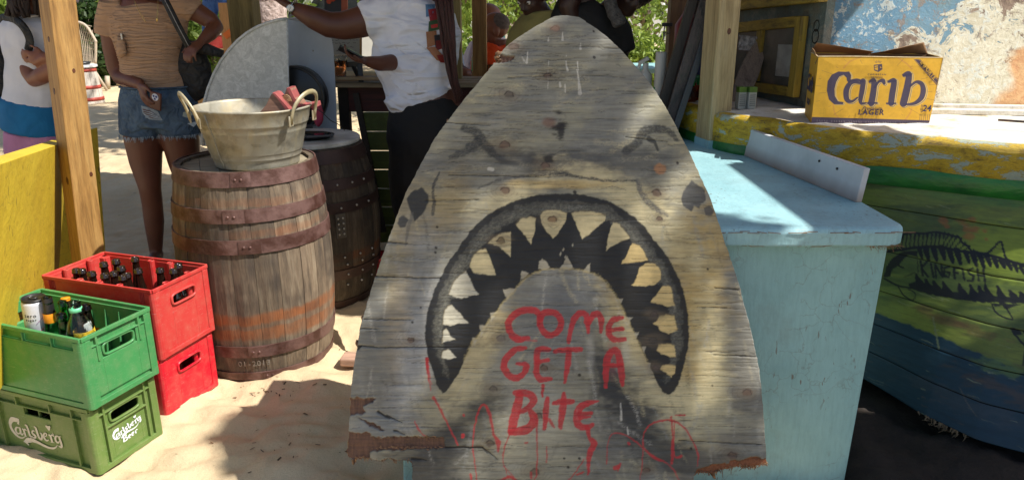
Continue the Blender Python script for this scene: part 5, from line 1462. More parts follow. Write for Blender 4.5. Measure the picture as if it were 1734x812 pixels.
AG = -R(20.2); AR = -R(17.8)
def crate_at(corner, L, W, a):
    u = Vector((math.cos(a), math.sin(a), 0)); n = Vector((-math.sin(a), math.cos(a), 0)); return Vector(corner) - u*L/2 + n*W/2
Lg, Wg, Hc = .505, .275, .239
cg = crate_at((-1.333, 2.06, 0), Lg, Wg, AG); cg2 = crate_at((-1.279, 2.02, Hc), Lg, Wg, AG)
crg = 'green crates'
low_g = crate('beer_crate', 'olive green crate with white Carlsberg lettering at the bottom of the green stack', (cg.x, cg.y, -.004), AG, Lg, Wg, Hc, GRB, 'low', crg)
top_g = crate('beer_crate', 'bright green crate full of mixed bottles on top of the green stack', (cg.x+.02, cg.y-.004, Hc-.002), AG, Lg+.004, Wg+.004, .243, GRA, 'top', crg)
Lr, Wr = .50, .288
cr = crate_at((-1.262, 2.40, 0), Lr, Wr, AR)
low_r = crate('beer_crate', 'glossy bright red crate at the bottom of the red stack', (cr.x, cr.y, -.004), AR, Lr, Wr, Hc, RDB, 'red', 'red crates')
top_r = crate('beer_crate', 'faded red crate of dark bottles on top of the red stack', (cr.x+.012, cr.y, Hc-.002), AR, Lr+.004, Wr+.004, .268, RDA, 'red', 'red crates')
# Carlsberg lettering, drawn as brushed strokes (x to the right, y up, one unit = one zoom pixel)
def flipy(p): return [(a, -b) for a, b in p]
CB = [([(325,195),(250,175),(180,165),(125,210),(110,260),(130,340),(190,420),(250,465),(310,480),(365,465)], [56,74,78,64,50,52,46,34,20,6]),
 ([(320,180),(285,250)], [10,44]),
 ([(285,310),(240,300),(205,335),(215,385),(250,405),(285,390)], [14,26,38,40,26,14]), ([(300,300),(305,350),(300,400),(325,425),(360,400)], [34,40,40,26,8]),
 ([(345,330),(375,345),(385,400),(392,455)], [10,36,40,34]), ([(385,350),(415,340),(430,365)], [20,22,28]), ([(365,455),(415,458)], [10,10]),
 ([(425,268),(460,285),(475,350),(485,420),(500,465),(540,460)], [8,40,44,42,34,8]),
 ([(605,380),(575,372),(550,400),(575,435),(605,465),(580,490),(535,478)], [26,22,36,44,38,24,20]),
 ([(610,305),(645,330),(655,400),(670,480),(705,520),(735,490),(740,440),(715,415)], [8,38,42,42,34,34,30,20]), ([(735,480),(790,465)], [8,8]),
 ([(775,480),(830,470),(845,440),(815,425),(780,455),(785,510),(820,545),(865,535)], [14,16,26,22,36,40,30,12]),
 ([(880,455),(915,470),(925,520),(930,575)], [10,38,40,36]), ([(925,480),(955,460),(985,480),(975,430)], [16,22,26,8]), ([(895,575),(965,582)], [10,10]),
 ([(1080,490),(1040,485),(1010,520),(1020,570),(1055,590),(1085,560)], [18,26,38,38,24,12]), ([(1090,500),(1105,560),(1110,640),(1085,665),(1045,640)], [34,40,42,36,12]), ([(1085,490),(1135,500)], [18,8]),
 ([(335,535),(385,535),(445,520),(530,525),(620,560),(720,610),(820,655),(910,675),(980,665),(1030,625)], [6,60,84,66,50,44,38,32,22,6]), ([(345,525),(430,600)], [8,30]),
 ([(865,310),(885,318),(905,345),(920,385)], [14,40,40,10]), ([(960,320),(940,330),(930,350),(922,385)], [20,34,40,8]), ([(880,320),(955,325)], [24,24])]
LW1 = plain('crate_print_cream', S(206,200,182), S(190,184,164), 30, .6); LW2 = plain('crate_print_white', S(226,230,232), S(206,210,214), 30, .6)
def inplane(strokes, px_per_unit, cx_, cy_, shear=0.):
    return [([((x-cx_)*px_per_unit + (-(y)-(-cy_))*px_per_unit*shear, (-(y)-(-cy_))*px_per_unit) for x, y in p], w) for p, w in strokes]
k_ = .245/1060
# undo the photo's slant: the word climbs along the crate side
def unslant(S_, m, cx_): return [([(x, y-(x-cx_)*m) for x, y in p], w) for p, w in S_]
u_ = unslant(CB, .27, 600)
M = Matrix.Translation((-.028, -Wg/2+.0112, .088)) @ Matrix.Rotation(R(90), 4, 'X')
mk('lettering', ribbon(inplane(u_, k_, 600, 430), k_, .0, M=M), LW1, low_g, local=True, recalc=False)
# end face: the same word smaller, climbing, with Beer below
k2 = .118/1060
u2 = [([(x, y-(x-600)*.10) for x, y in p], w) for p, w in u_]
M = Matrix.Translation((Lg/2-.0112, -.002, .097)) @ Matrix.Rotation(R(90), 4, 'Z') @ Matrix.Rotation(R(90), 4, 'X')
mk('lettering', ribbon(inplane(u2, k2, 600, 430), k2*1.15, .0, M=M), LW2, low_g, local=True, recalc=False)
BEER = [([(0,0),(10,60),(5,140)],[30,40,44]), ([(-20,10),(50,-10),(90,20),(50,60),(0,65)],[14,26,34,26,12]), ([(30,65),(100,85),(95,130),(30,145),(-15,140)],[14,34,38,26,14]),
        ([(150,100),(200,85),(190,60),(150,75),(150,125),(200,135)],[14,26,26,34,34,12]), ([(245,92),(295,75),(285,50),(245,65),(245,115),(295,125)],[14,26,26,34,34,12]), ([(335,45),(350,80),(352,125)],[20,34,34]), ([(350,60),(385,38),(405,55)],[14,24,26])]
mk('lettering', ribbon(inplane([([(x*1.3+420, y*1.3+620) for x, y in p], w) for p, w in BEER], k2, 600, 430), k2*1.2, .0, M=M), LW2, low_g, local=True, recalc=False)

# ================================================================== BOTTLES
GB = glass('brown_glass', (.055,.018,.006,1), .04); GG = glass('green_glass', (.05,.42,.1,1), .04); GC = glass('clear_glass', (.86,.95,.92,1), .03); GD = NT('dark_brown_glass'); GD.b.inputs['Specular IOR Level'].default_value = .9; GD = GD.end((.012,.006,.004,1), GD.ramp(GD.noise(GD.mapping((1,1,1)), 20, 2), [(.3,.06),(.7,.12)]))
def bottle_prof(h, r, neck=.013, sh=.6):
    return [(0,0),(r*.9,0),(r,.006),(r,h*sh*.86),(r*.93,h*sh*.95),(r*.7,h*sh*1.1),(neck*1.25,h*sh*1.32),(neck,h*.9),(neck*1.0,h*.93),(neck*1.22,h*.94),(neck*1.22,h*.955),(neck*1.08,h*.96),(neck*1.12,h*.99),(neck*.9,h),(neck*.66,h*.992),(neck*.62,h*.9)]
def bottle(loc, h, r, mat, label, group, extra=None, tilt=(0,0), neck=.013, sh=.6, name='bottle'):
    t_ = thing(name, label, 'bottle', loc, 0, group); t_.rotation_euler = (tilt[0], tilt[1], random.random()*6)
    mk('glass', lathe(bottle_prof(h, r, neck, sh), 20), mat, t_, local=True, smooth=True)
    if extra:
        for nm, z0, z1, rr, m in extra: mk(nm, lathe([(rr*.98,z0*h),(rr,z0*h+.001),(rr*(1 if nm != 'foil' else .92),z1*h-.001),(rr*(.98 if nm != 'foil' else .9),z1*h)] + ([(0,z1*h)] if nm == 'cap' else []), 20), m, t_, local=True, smooth=True)
    return t_
rowname = ['front', 'second', 'third', 'back']
ua = Vector((math.cos(AR), math.sin(AR), 0)); na = Vector((-math.sin(AR), math.cos(AR), 0)); rc = Vector((cr.x+.012, cr.y, Hc+.01))
redpx = [(140,463,0),(126,465,0),(158,468,1),(179,452,2),(199,446,2),(191,468,1),(209,458,1),(228,443,2),(219,471,1),(238,462,1),(270,463,1),(315,457,3),(301,466,3),(203,478,0),(160,478,0)]
ords = ['first', 'second', 'third', 'fourth', 'fifth', 'sixth', 'seventh', 'eighth', 'ninth', 'tenth', 'eleventh', 'twelfth', 'thirteenth', 'fourteenth', 'fifteenth']
CROWN = None
from itertools import count
redpos = sorted([atz(a, b, .515 - .012*(b > 462)) for a, b, _ in redpx], key=lambda p: (p-rc).dot(ua))
for i, p in enumerate(redpos):
    h = p.z-(Hc+.01)+.02
    loc = Vector((p.x, p.y, Hc+.01))
    # keep it within the crate
    du = max(-Lr/2+.045, min(Lr/2-.045, (loc-rc).dot(ua))); dn = max(-Wr/2+.045, min(Wr/2-.045, (loc-rc).dot(na))); loc = rc+ua*du+na*dn
    bottle(tuple(loc), h, .030, GD, f'dark brown bottle in the faded red crate, {ords[i]} from the left end', 'dark bottles in the red crate', tilt=(random.gauss(0,.02), random.gauss(0,.02)), sh=.58)
# mixed empties in the green crate
gz = Hc+.012
LBO = plain('orange_label', S(226,150,30), S(206,130,24), 20, .5); LBY = plain('yellow_label', S(220,180,40), None, 20, .5); LBB = plain('blue_label', S(60,90,160), S(200,210,220), 30, .5)
BLKP = plain('black_plastic', S(24,24,25), S(36,36,38), 20, .4); WHP = plain('white_plastic', S(226,226,226), S(206,206,206), 20, .4)
def gpos(px, py, z): p = atz(px, py, z); return p
gcen = Vector((cg.x+.02, cg.y-.004, gz)); ug = Vector((math.cos(AG), math.sin(AG), 0)); ng = Vector((-math.sin(AG), math.cos(AG), 0))
def clampg(p, r=.035):
    q = Vector((p.x, p.y, gz)); du = max(-Lg/2+.03+r, min(Lg/2-.03-r, (q-gcen).dot(ug))); dn = max(-Wg/2+.022+r, min(Wg/2-.022-r, (q-gcen).dot(ng))); return gcen+ug*du+ng*dn
for (px, py, zt, r, m, lab, ex, nk) in [
    (73,501,0.570,.031,GG,'green bottle with a dark neck foil and orange band in the green crate',[('foil',.84,1.0,.0165,BLKP),('label',.74,.84,.0185,LBO)],.013),
    (78,545,0.525,.030,GG,'open green bottle in front of the orange banded bottle',None,.0135),
    (100,508,0.560,.030,GG,'tall slim green bottle near the back wall of the green crate',[('label',.5,.55,.031,LBY)],.0115),
    (107,530,0.535,.030,GG,'short green bottle in the middle of the green crate',None,.013),
    (108,545,0.510,.029,GD,'small brown bottle neck in front of the green bottles',None,.0135),
    (163,519,0.555,.031,GB,'brown bottle with a yellow label behind the clear bottle',[('label',.55,.75,.0312,LBY)],.013),
    (171,523,0.550,.031,GB,'brown bottle beside the white capped bottle',[('label',.62,.7,.0312,LBO)],.0135),
    (112,504,0.485,.030,GB,'brown bottle with a gold top against the back wall of the green crate',[('cap',.95,1.0,.015,LBO)],.0135)]:
    p = gpos(px, py, zt); q = clampg(p)
    bottle(tuple(q), zt-gz, r, m, lab, 'empties in the green crate', ex, (random.gauss(0,.04), random.gauss(0,.04)), neck=nk)
p = clampg(gpos(47,527,.515)); bottle(tuple(p), .515-gz, .031, GC, 'clear glass bottle with a blue and white label beside the can', 'empties in the green crate', [('label',.62,.78,.031,LBB)], (.02,.05))
# big clear bottle with a green ring
q = clampg(gpos(142,532,.575), .035); t_ = thing('bottle', 'large clear plastic bottle with an open green ringed neck in the green crate', 'bottle', q, 0, 'empties in the green crate')
h = .575-gz
PET = glass('clear_pet', (.93,.97,.95,1), .05, 1.3); RING = plain('mint_ring', S(110,196,150), S(90,176,130), 20, .35)
mk('shell', lathe([(0,0),(.04,0),(.046,.01),(.047,.12),(.0475,h*.55),(.044,h*.64),(.032,h*.78),(.0165,h*.9),(.015,h*.94),(.0165,h*.95),(.0165,h*.995),(.015,h),(.013,h),(.013,h*.9),(.03,h*.77),(.042,h*.63),(.0455,h*.5),(.045,.01),(0,.004)], 28), PET, t_, local=True, smooth=True)
mk('neck_ring', lathe([(.015,h*.895),(.0195,h*.9),(.0195,h*.935),(.016,h*.94)], 24), RING, t_, local=True, smooth=True)
mk('label_band', lathe([(.0476,h*.40),(.0482,h*.405),(.0482,h*.5),(.0476,h*.505)], 28), RING, t_, local=True, smooth=True)
q = clampg(gpos(177,556,.49), .03); t_ = thing('bottle', 'bottle with a white screw cap in the near right corner of the green crate', 'bottle', q, 0, 'empties in the green crate'); h = .50-gz
mk('shell', lathe([(0,0),(.031,0),(.032,.01),(.032,h*.6),(.026,h*.74),(.015,h*.84),(.0145,h*.9),(0,h*.9)], 22), GB, t_, local=True, smooth=True)
bm = lathe([(.017,h*.86),(.0185,h*.862),(.0185,h*.99),(.0165,h),(0,h)], 28); mk('cap', bm, WHP, t_, local=True, smooth=True).modifiers.new('e', 'EDGE_SPLIT').split_angle = R(50)
bm = bmesh.new()
for k in range(28):
    a_ = k*2*math.pi/28; tube([(math.cos(a_)*.0187, math.sin(a_)*.0187, h*.87), (math.cos(a_)*.0187, math.sin(a_)*.0187, h*.985)], .0007, 4, bm)
mk('cap_ridges', bm, WHP, t_, local=True)['kind'] = 'stuff'
# can
pc = atz(23, 513, .565); q = clampg(pc, .036); q = Vector((q.x, q.y, .565-.168)); 
can = thing('drink_can', 'white printed can with a black top at the left end of the green crate', 'can', q); can.rotation_euler = (.03, .05, 0)
CANM = plain('can_white', S(198,200,208), S(180,184,194), 8, .35, metal=.2)
mk('body', lathe([(0,0),(.03,0),(.0365,.008),(.0365,.15),(.034,.16),(0,.16)], 36), CANM, can, local=True, smooth=True)
mk('rim', lathe([(.034,.158),(.0352,.163),(.0345,.1675),(.032,.168),(.031,.164),(.0,.1635)], 36), BLKP, can, local=True, smooth=True)
mk('pull_tab', tube([(-.012,-.006,.1665),(.004,-.007,.1668),(.012,0,.167),(.004,.007,.1668),(-.012,.006,.1665),(-.012,-.006,.1665)], .002, 6), plain('tab', S(90,90,92), None, 10, .3, metal=.8), can, local=True, smooth=True)
for w_, zz_, an0, m in (('zero', .118, -1.9, BLKP), ('sugar', .104, -1.85, BLKP)):
    for i, ch in enumerate(w_):
        an = an0+i*(.26 if w_ == 'zero' else .19); p = Vector((.0369*math.cos(an), .0369*math.sin(an), zz_)); text(ch, .017 if w_ == 'zero' else .012, None, m, Matrix.Translation(p) @ Matrix.Rotation(an+math.pi/2, 4, 'Z') @ Matrix.Rotation(R(90), 4, 'X')).parent = can
bm = bmesh.new()
for k in range(3): tube([(.037*math.cos(a_), .037*math.sin(a_), .06+.016*k+.02*math.sin(a_*2+k)) for a_ in np.linspace(-1.1, -.2, 12)], .0012, 4, bm)
mk('print', bm, plain('red_print', S(190,60,70), S(120,120,150), 30), can, local=True)

# ================================================================== YELLOW PANELS behind the post
YP = painted('yellow_board_paint', S(214,186,54), S(192,162,44), S(96,78,44), 2.6, .5, .5)
YE = wood('raw_board_edge', S(190,150,110), S(150,110,70), None, 0, 3)
def panel4(px, Ys, th, name, label, back=Vector((0,1,0))):
    P = [at(a, b, Y) for (a, b), Y in zip(px, Ys)]       # bl, br, tr, tl
    n0 = (P[1]-P[0]).cross(P[2]-P[0]); r_ = ray(*px[3]); o0 = Vector((0,0,CAM_H)); P[3] = o0 + r_*((P[0]-o0).dot(n0)/r_.dot(n0))
    n = (P[1]-P[0]).cross(P[3]-P[0]).normalized(); n = n if n.y > 0 else -n
    bm = hexa([P[0], P[1], P[1]+n*th, P[0]+n*th, P[3], P[2], P[2]+n*th, P[3]+n*th]); c = sum(P, Vector())/4
    t_ = thing(name, label, 'panel', (c.x, c.y, 0)); return t_, bm, P, n
t_, bm, P, n = panel4([(-60,700),(72,500),(91,236),(-70,284)], [1.98,3.05,3.24,2.25], .055, 'yellow_panel', 'sunlit yellow painted board panel at the left edge behind the green crates')
mk('board', bm, YP, t_, bevel=.002)
bm = bmesh.new(); e = P[3]-P[2]
for z_ in (.012,): hexa([P[2]+n*.004+Vector((0,0,-.0005)), P[2]+n*.001, P[3]+n*.001, P[3]+n*.004, P[2]+n*.05+Vector((0,0,.0012)), P[2]+n*.004+Vector((0,0,.0012)), P[3]+n*.004+Vector((0,0,.0012)), P[3]+n*.05+Vector((0,0,.0012))], bm) if False else None
t2, bm, P2, n2 = panel4([(78,520),(180,445),(165,216),(92,240)], [3.26,3.62,3.8,3.3], .03, 'yellow_panel', 'shaded yellow board panel standing behind the left wooden post')
mk('board', bm, YP, t2, bevel=.002)

# ================================================================== POSTS
PINE = wood('golden_pine', S(166,126,70), S(124,88,44), S(184,146,88), 2, 1.6, .6)  # golden pine tone shared by posts, rail and trim
PINE2 = wood('pale_treated_pine', S(176,154,110), S(140,118,80), S(194,174,134), 2, 1.5, .65)
OLW = wood('olive_treated_post', S(128,112,64), S(92,80,46), S(150,132,80), 2, 1.5, .7)
KN = plain('wood_knot', S(96,52,30), S(60,32,22), 40, .5)
def post(name, label, px_base, Y, w, d, m, z0=0., z1=2.6, rot=0., lean=(0,0), knots=(), group='timber posts'):
    p = at(px_base[0], px_base[1], Y); x = p.x
    t_ = thing(name, label, 'post', (x, Y, z0), 0, group)
    bm = bmesh.new(); box(bm, (0,0,(z1-z0)/2), (w, d, z1-z0), rot)
    for v_ in bm.verts: v_.co.x += lean[0]*v_.co.z; v_.co.y += lean[1]*v_.co.z
    mk('timber', bm, m, t_, local=True, bevel=.004)
    for fx, z_, r in knots:     # knots on the viewer-side faces
        a = Vector((fx*w/2, -d/2-.0006, z_-z0)); nrm_ = Vector((0,-1,0))
        if abs(fx) > 1: a = Vector((w/2+.0006, (abs(fx)-2)*d/2, z_-z0)); nrm_ = Vector((1,0,0))
        q = Matrix.Rotation(rot, 4, 'Z'); a = q @ a; nrm_ = q @ nrm_; a.x += lean[0]*a.z; a.y += lean[1]*a.z
        b = bmesh.new(); M = Matrix.Translation(a) @ nrm_.to_track_quat('Z', 'Y').to_matrix().to_4x4() @ Matrix.Diagonal((.8,1.2,1,1))
        bmesh.ops.create_cone(b, cap_ends=True, segments=12, radius1=r, radius2=r*.8, depth=.002, matrix=M); mk('knot', b, KN, t_, local=True)
    return t_
post('wooden_post', 'golden pine post leaning slightly at left between the yellow panel and the red crates', (141, 440), 3.02, .099, .099, PINE, rot=R(-38), lean=(.058,0), knots=((-.1,1.12,.012),(.25,.76,.015),(.1,1.32,.01),(-2.6,.78,.009),(-2.2,1.2,.008)))
post('wooden_post', 'pale pine post standing on the blue counter beside the leaning panels', (1204, 252), 3.33, .098, .13, PINE2, z0=CZ, rot=R(13), knots=((.1,1.34,.012),(.2,.93,.006)))
sock = [o for o in COL.objects if o.name.startswith('wooden_post')][-1]
bm = box(bmesh.new(), (0,0,.018), (.1035,.1355,.036), R(13)); mk('paint_splash', bm, BLUET, sock, local=True, bevel=.002)
post('wooden_post', 'thick olive post behind the grey drum hood at the back', (418, 60), 4.75, .15, .15, OLW)
post('wooden_post', 'shaded olive post directly behind the white-shirted woman', (762, 130), 4.62, .15, .12, OLW)
post('wooden_post', 'slim sunlit tan post rising from the back rail', (813, 120), 5.0, .092, .09, PINE, z0=.98)
post('wooden_post', 'brown post at the back between foliage and the leaning panels', (1141, 120), 4.5, .10, .10, wood('brown_post', S(112,84,56), S(78,56,38), None, 2, 1.5))

# ================================================================== BAR at the back
RB = wood('dark_red_board', S(88,38,28), S(58,28,22), None, 0, 1.5, .6); GP = wood('green_bar_plank', S(98,112,46), S(66,74,34), S(122,124,56), 0, 1.2, .6, paint=S(82,92,36), paint_amt=.5)
TOPW = wood('bar_top_plank', S(146,126,96), S(100,84,62), S(178,160,128), 0, 1.5, .6)
bar = thing('back_bar', 'back bar clad in green and dark red boards under plank tops', 'bar', (-.45, 4.6, 0))
mk('plank', bx(-1.03, .25, 4.45, 4.475, .84, .985), RB, bar, bevel=.003)
for k in range(7):
    mk('plank', bx(-.90, .25, 4.448-.002*(k%2), 4.475, .022+.117*k, .132+.117*k), GP, bar, bevel=.003)
mk('leg', bx(-1.03, -.97, 4.44, 4.5, 0, .98), DARKW, bar); mk('leg', bx(.2, .26, 4.48, 4.54, 0, .98), DARKW, bar)
bm = beam((-.92, 4.43, .95), (-.80, 4.42, .1), .035, .02); mk('brace', bm, wood('dark_brace', S(60,50,40), S(40,34,28), None), bar)
for k in range(4):
    mk('top_plank', bx(-1.10+.02*(k%2), .3, 4.36+.105*k, 4.46+.105*k, .99+.004*(k%2), 1.018+.003*(k%3)), TOPW, bar, bevel=.003)
mk('shelf_board', bx(-1.10, -.72, 4.33, 4.43, 1.035, 1.052), TOPW, bar, bevel=.003)
rail = thing('timber_rail', 'tan timber rail with bottle and cups in front of the man in orange', 'rail', (-.3, 5.0, 0))
mk('board', bx(-.62, .5, 4.93, 5.2, .955, .98), PINE2, rail, bevel=.003); mk('face_board', bx(-.62, .5, 4.9, 4.93, .86, .975), PINE, rail, bevel=.003)
mk('leg', bx(-.6, -.52, 5.0, 5.08, 0, .955), PINE, rail); mk('leg', bx(.4, .48, 5.0, 5.08, 0, .955), PINE, rail)
# iced drink, soda bottle, cups
CUP = glass('cup_plastic', (.92,.95,.95,1), .08, 1.2); TEA = glass('orange_drink', (.85,.30,.12,1), .15, 1.33); ICE = glass('ice', (.95,.85,.75,1), .1, 1.3)
p = at(577, 131, 4.38); p.z = 1.053
c_ = thing('drink_cup', 'clear plastic cup of iced orange drink on the bar shelf', 'cup', p)
mk('cup', lathe([(0,0),(.032,0),(.046,.115),(.048,.117),(.044,.115),(.031,.003),(0,.003)], 24), CUP, c_, local=True, smooth=True)
mk('drink', lathe([(0,.004),(.030,.004),(.0405,.085),(0,.085)], 20), TEA, c_, local=True, smooth=True)
bm = bmesh.new()
for k in range(9): box(bm, (random.gauss(0,.012), random.gauss(0,.012), .05+.05*random.random()), (.016,.016,.016), random.random()*3)
mk('ice', bm, ICE, c_, local=True, bevel=.002)['kind'] = 'stuff'
mk('straw', tube([(-.03,0,.01),(-.05,0,.15)], .0028, 8), WHP, c_, local=True)
p = at(808, 130, 5.0); p.z = .981
b_ = thing('soda_bottle', 'half empty soda bottle with green and yellow label on the back rail', 'bottle', p)
mk('shell', lathe([(0,0),(.034,0),(.037,.01),(.037,.13),(.030,.165),(.016,.20),(.0145,.215)], 24), glass('tinted_bottle', (.75,.72,.6,1), .05, 1.3), b_, local=True, smooth=True)
mk('label', lathe([(.0375,.05),(.0378,.051),(.0378,.12),(.0375,.121)], 24), plain('green_label', S(40,120,60), S(36,110,50), 5, .5), b_, local=True, smooth=True)
mk('label_patch', lathe([(.0382,.06),(.0384,.061),(.0384,.09),(.0382,.091)], 12, a0=-2.3, a1=-1.1), plain('yellow_patch', S(222,196,40)), b_, local=True, smooth=True)
mk('cap', lathe([(.0165,.212),(.0165,.232),(.015,.234),(0,.234)], 16), WHP, b_, local=True, smooth=True)
for px, lab in ((829, 'clear cup with amber drink nearer the slim post'), (845, 'clear cup with amber drink behind the shark board edge')):
    p = at(px, 132, 5.02); p.z = .981; c_ = thing('drink_cup', lab, 'cup', p, 0, 'cups on the back rail')
    mk('cup', lathe([(0,0),(.030,0),(.04,.09),(.038,.09),(.029,.003),(0,.003)], 20), CUP, c_, local=True, smooth=True); mk('drink', lathe([(0,.004),(.028,.004),(.033,.05),(0,.05)], 16), TEA, c_, local=True)
# menu board, whiteboard, tablet stand
MB = plain('black_board', S(34,34,38), S(44,44,50), 10, .5)
m_ = thing('menu_board', 'dark menu board with orange fruit picture hanging at the back of the bar', 'board', at(563, 10, 5.2))
a, b, c, d = at(549,22,5.2), at(578,22,5.2), at(578,-40,5.2), at(549,-40,5.2); o_ = Vector((0,.02,0))
mk('panel', hexa([a, b, b+o_, a+o_, d, c, c+o_, d+o_]), MB, m_, bevel=.002)
ORP = plain('orange_picture', S(206,90,40), S(180,60,30), 30)
bm = bmesh.new()
for px, py, r in ((557,3,.016),(563,-2,.02),(560,-14,.02)): q = at(px, py, 5.196); ball(q, (r,.003,r), bm, 12)
mk('fruit_print', bm, ORP, m_)['kind'] = 'stuff'
a, b, c, d = at(578,22,5.19), at(588,22,5.19), at(588,-40,5.19), at(578,-40,5.19)
mk('side_strip', hexa([a, b, b+o_, a+o_, d, c, c+o_, d+o_]), plain('terracotta', S(176,92,62), S(150,76,52), 8), m_)
WB = plain('whiteboard', S(176,178,168), S(160,162,152), 4, .4)
m_ = thing('whiteboard', 'white board with faint handwriting standing at the back of the bar', 'board', at(585, 120, 4.7))
a, b, c, d = at(553,122,4.7), at(611,120,4.72), at(611,58,4.72), at(553,58,4.7)
mk('panel', hexa([a, b, b+o_, a+o_, d, c, c+o_, d+o_]), WB, m_, bevel=.002)
bm = bmesh.new()
for row, y0 in enumerate((68, 73, 80, 86, 97)):
    x = 559
    while x < 604:
        L = random.uniform(2, 7); pts = [at(x+L*k/4, y0+random.uniform(-1.1,1.1), 4.694) for k in range(5)]
        if random.random() < .7: tube(pts, .0012, 4, bm)
        x += L+random.uniform(1, 3)
mk('handwriting', bm, BLKP, m_)['kind'] = 'stuff'
bm = hexa([at(609,122,4.69), at(613,122,4.69), at(613,122,4.73), at(609,122,4.73), at(609,58,4.69), at(613,58,4.69), at(613,58,4.73), at(609,58,4.73)]); mk('edge_strip', bm, PINE, m_)
t_ = thing('tablet_stand', 'black bent metal stand on the back bar', 'stand', at(607, 143, 4.4))
bm = beam(at(584,110,4.42), at(611,108,4.42), .012, .03); beam(at(609,108,4.42), at(612,142,4.4), .03, .014, bm); beam(at(598,112,4.42), at(607,130,4.4), .03, .01, bm); mk('frame', bm, BLKP, t_, bevel=.002)

# ================================================================== GREY DRUM HOOD on its stand behind the barrels
t = NT('speckled_zinc'); v = t.mapping((1,1,1))
c = t.ramp(t.noise(v, 26, 8, .8, 1.2), [(.35, S(172,178,176)), (.5, S(194,198,196)), (.62, S(216,220,218))])
SPK = t.end(c, .55, t.bump(t.noise(v, 40, 5), .2, .004)); HWH = plain('pale_blue_white_sheet', S(196,206,216), S(178,188,200), 4, .5)
hood = thing('drum_hood', 'big quarter-round grey and white sheet metal hood behind the washtub', 'hood', (at(455,240,4.1).x, 4.1, .7))
def polyslab(px, Y, th):
    P = [at(a, b, Y) for a, b in px]; return prism([(p.x, p.z) for p in P], Y, Y+th)
arcf = [(486,32),(470,34),(452,39),(435,46),(418,56),(402,69),(388,84),(374,103),(362,125),(352,150),(345,175),(342,200),(344,247)]
arcb = [(545,34),(553,44),(560,60),(564,80),(566,110),(568,150),(571,233)]
mk('front_panel', polyslab(arcf+[(489,247),(488,150)], 4.02, .012), SPK, hood, bevel=.003)
bm = tube([at(a, b, 4.018) for a, b in arcf], .008, 8); mk('rolled_edge', bm, SPK, hood, smooth=True)
mk('rolled_edge', tube([at(486,32,4.018), at(488,150,4.018), at(489,247,4.018)], .006, 8), SPK, hood, smooth=True)
mk('back_panel', polyslab([(480,31),(520,30)]+arcb+[(480,236)], 4.30, .01), HWH, hood, bevel=.002)
bm = bmesh.new(); A = [at(a, b, 4.02) for a, b in [(470,34),(486,32),(486,32),(486,33)]]; B = [at(a, b, 4.30) for a, b in [(500,29),(520,29),(545,33),(553,44)]]
for i in range(3):
    try: bm.faces.new([bm.verts.new(p) for p in (A[i], A[i+1]+Vector((.0005,0,0)), B[i+1], B[i])])
    except Exception: pass
o = mk('top_sheet', bm, HWH, hood); o.modifiers.new('t', 'SOLIDIFY').thickness = .006
for a, b in ((481,80),(530,86)): mk('rivet', ball(at(a, b, 4.296), .005, seg=8), RIV, hood, smooth=True)
st_ = thing('low_table', 'low dark wooden table under the grey hood', 'table', (-1.2, 4.15, 0))
zt = at(420,247,4.02).z
mk('top', bx(at(343,0,4.02).x, at(575,0,4.3).x, 3.98, 4.33, zt-.03, zt-.001), wood('table_top', S(78,60,44), S(54,42,32), None, 0), st_, bevel=.003)
for x in (at(350,0,4.02).x+.03, at(565,0,4.3).x-.03):
    for y in (4.02, 4.29): mk('leg', bx(x-.025, x+.025, y-.02, y+.02, 0, zt-.03), DARKW, st_)
fan = thing('black_drum', 'round black drum-like disc standing inside the hood', 'drum', at(500,232,4.16))
cen = at(501,165,4.16); M = Matrix.Translation(cen) @ Matrix.Rotation(R(90), 4, 'X')
q = lathe([(0,.05),(.165,.05),(.172,.045),(.172,-.045),(.165,-.05),(0,-.05)], 40, M=M); mk('shell', q, plain('black_enamel', S(14,14,16), S(22,22,24), 8, .35), fan, smooth=True)
mk('rim', lathe([(.160,.0505),(.166,.056),(.173,.052),(.175,.045),(.172,.043)], 40, M=M), BLKP, fan, smooth=True)
mk('foot', bx(cen.x-.05, cen.x+.05, 4.1, 4.2, zt, cen.z-.165), BLKP, fan)
# things on the rear barrel
zl = .824
t_ = thing('black_tray', 'black tray with gadgets on the white barrel top', 'tray', (B2.x+.03, B2.y-.05, zl))
mk('tray', lathe([(0,.0),(.10,.0),(.125,.014),(.127,.018),(.123,.016),(.10,.005),(0,.005)], 32, M=Matrix.Diagonal((1,.8,1,1))), BLKP, t_, local=True, smooth=True)
bm = box(bmesh.new(), (-.05,.03,.05), (.13,.06,.012), .3); box(bm, (-.07,.05,.085), (.16,.03,.01), .25); box(bm, (-.11,.04,.045), (.02,.05,.09), .2); mk('rack', bm, BLKP, t_, local=True, bevel=.002)
t_ = thing('phone', 'dark phone lying on the black tray', 'phone', (B2.x+.10, B2.y-.12, zl+.018))
mk('case', box(bmesh.new(), (0,0,.006), (.13,.065,.011), .35), plain('grey_phone', S(70,70,72), S(50,50,52), 20, .3), t_, local=True, bevel=.004); mk('screen', box(bmesh.new(), (0,0,.0122), (.115,.055,.0008), .35), plain('glass_black', S(20,22,26), None, 5, .08), t_, local=True)
o = mk('cable', tube(smooth_path([at(525,178,3.75), at(545,190,3.75), at(560,204,3.75), at(575,212,3.8), at(590,228,3.9), at(604,240,4.0)], 6), .0022, 6), BLKP, smooth=True); base_origin(o); tag(o, 'thin black cable drooping from the tray over to the bar', 'cable')
o = mk('pink_cloth', ball(at(538,192,3.98), (.03,.03,.07), seg=14), plain('pink_fabric', S(176,60,84), S(150,44,66), 12, .8), smooth=True); base_origin(o); wrinkle(o, .02, .03); tag(o, 'pink cloth bundle hanging behind the washtub handle', 'cloth')

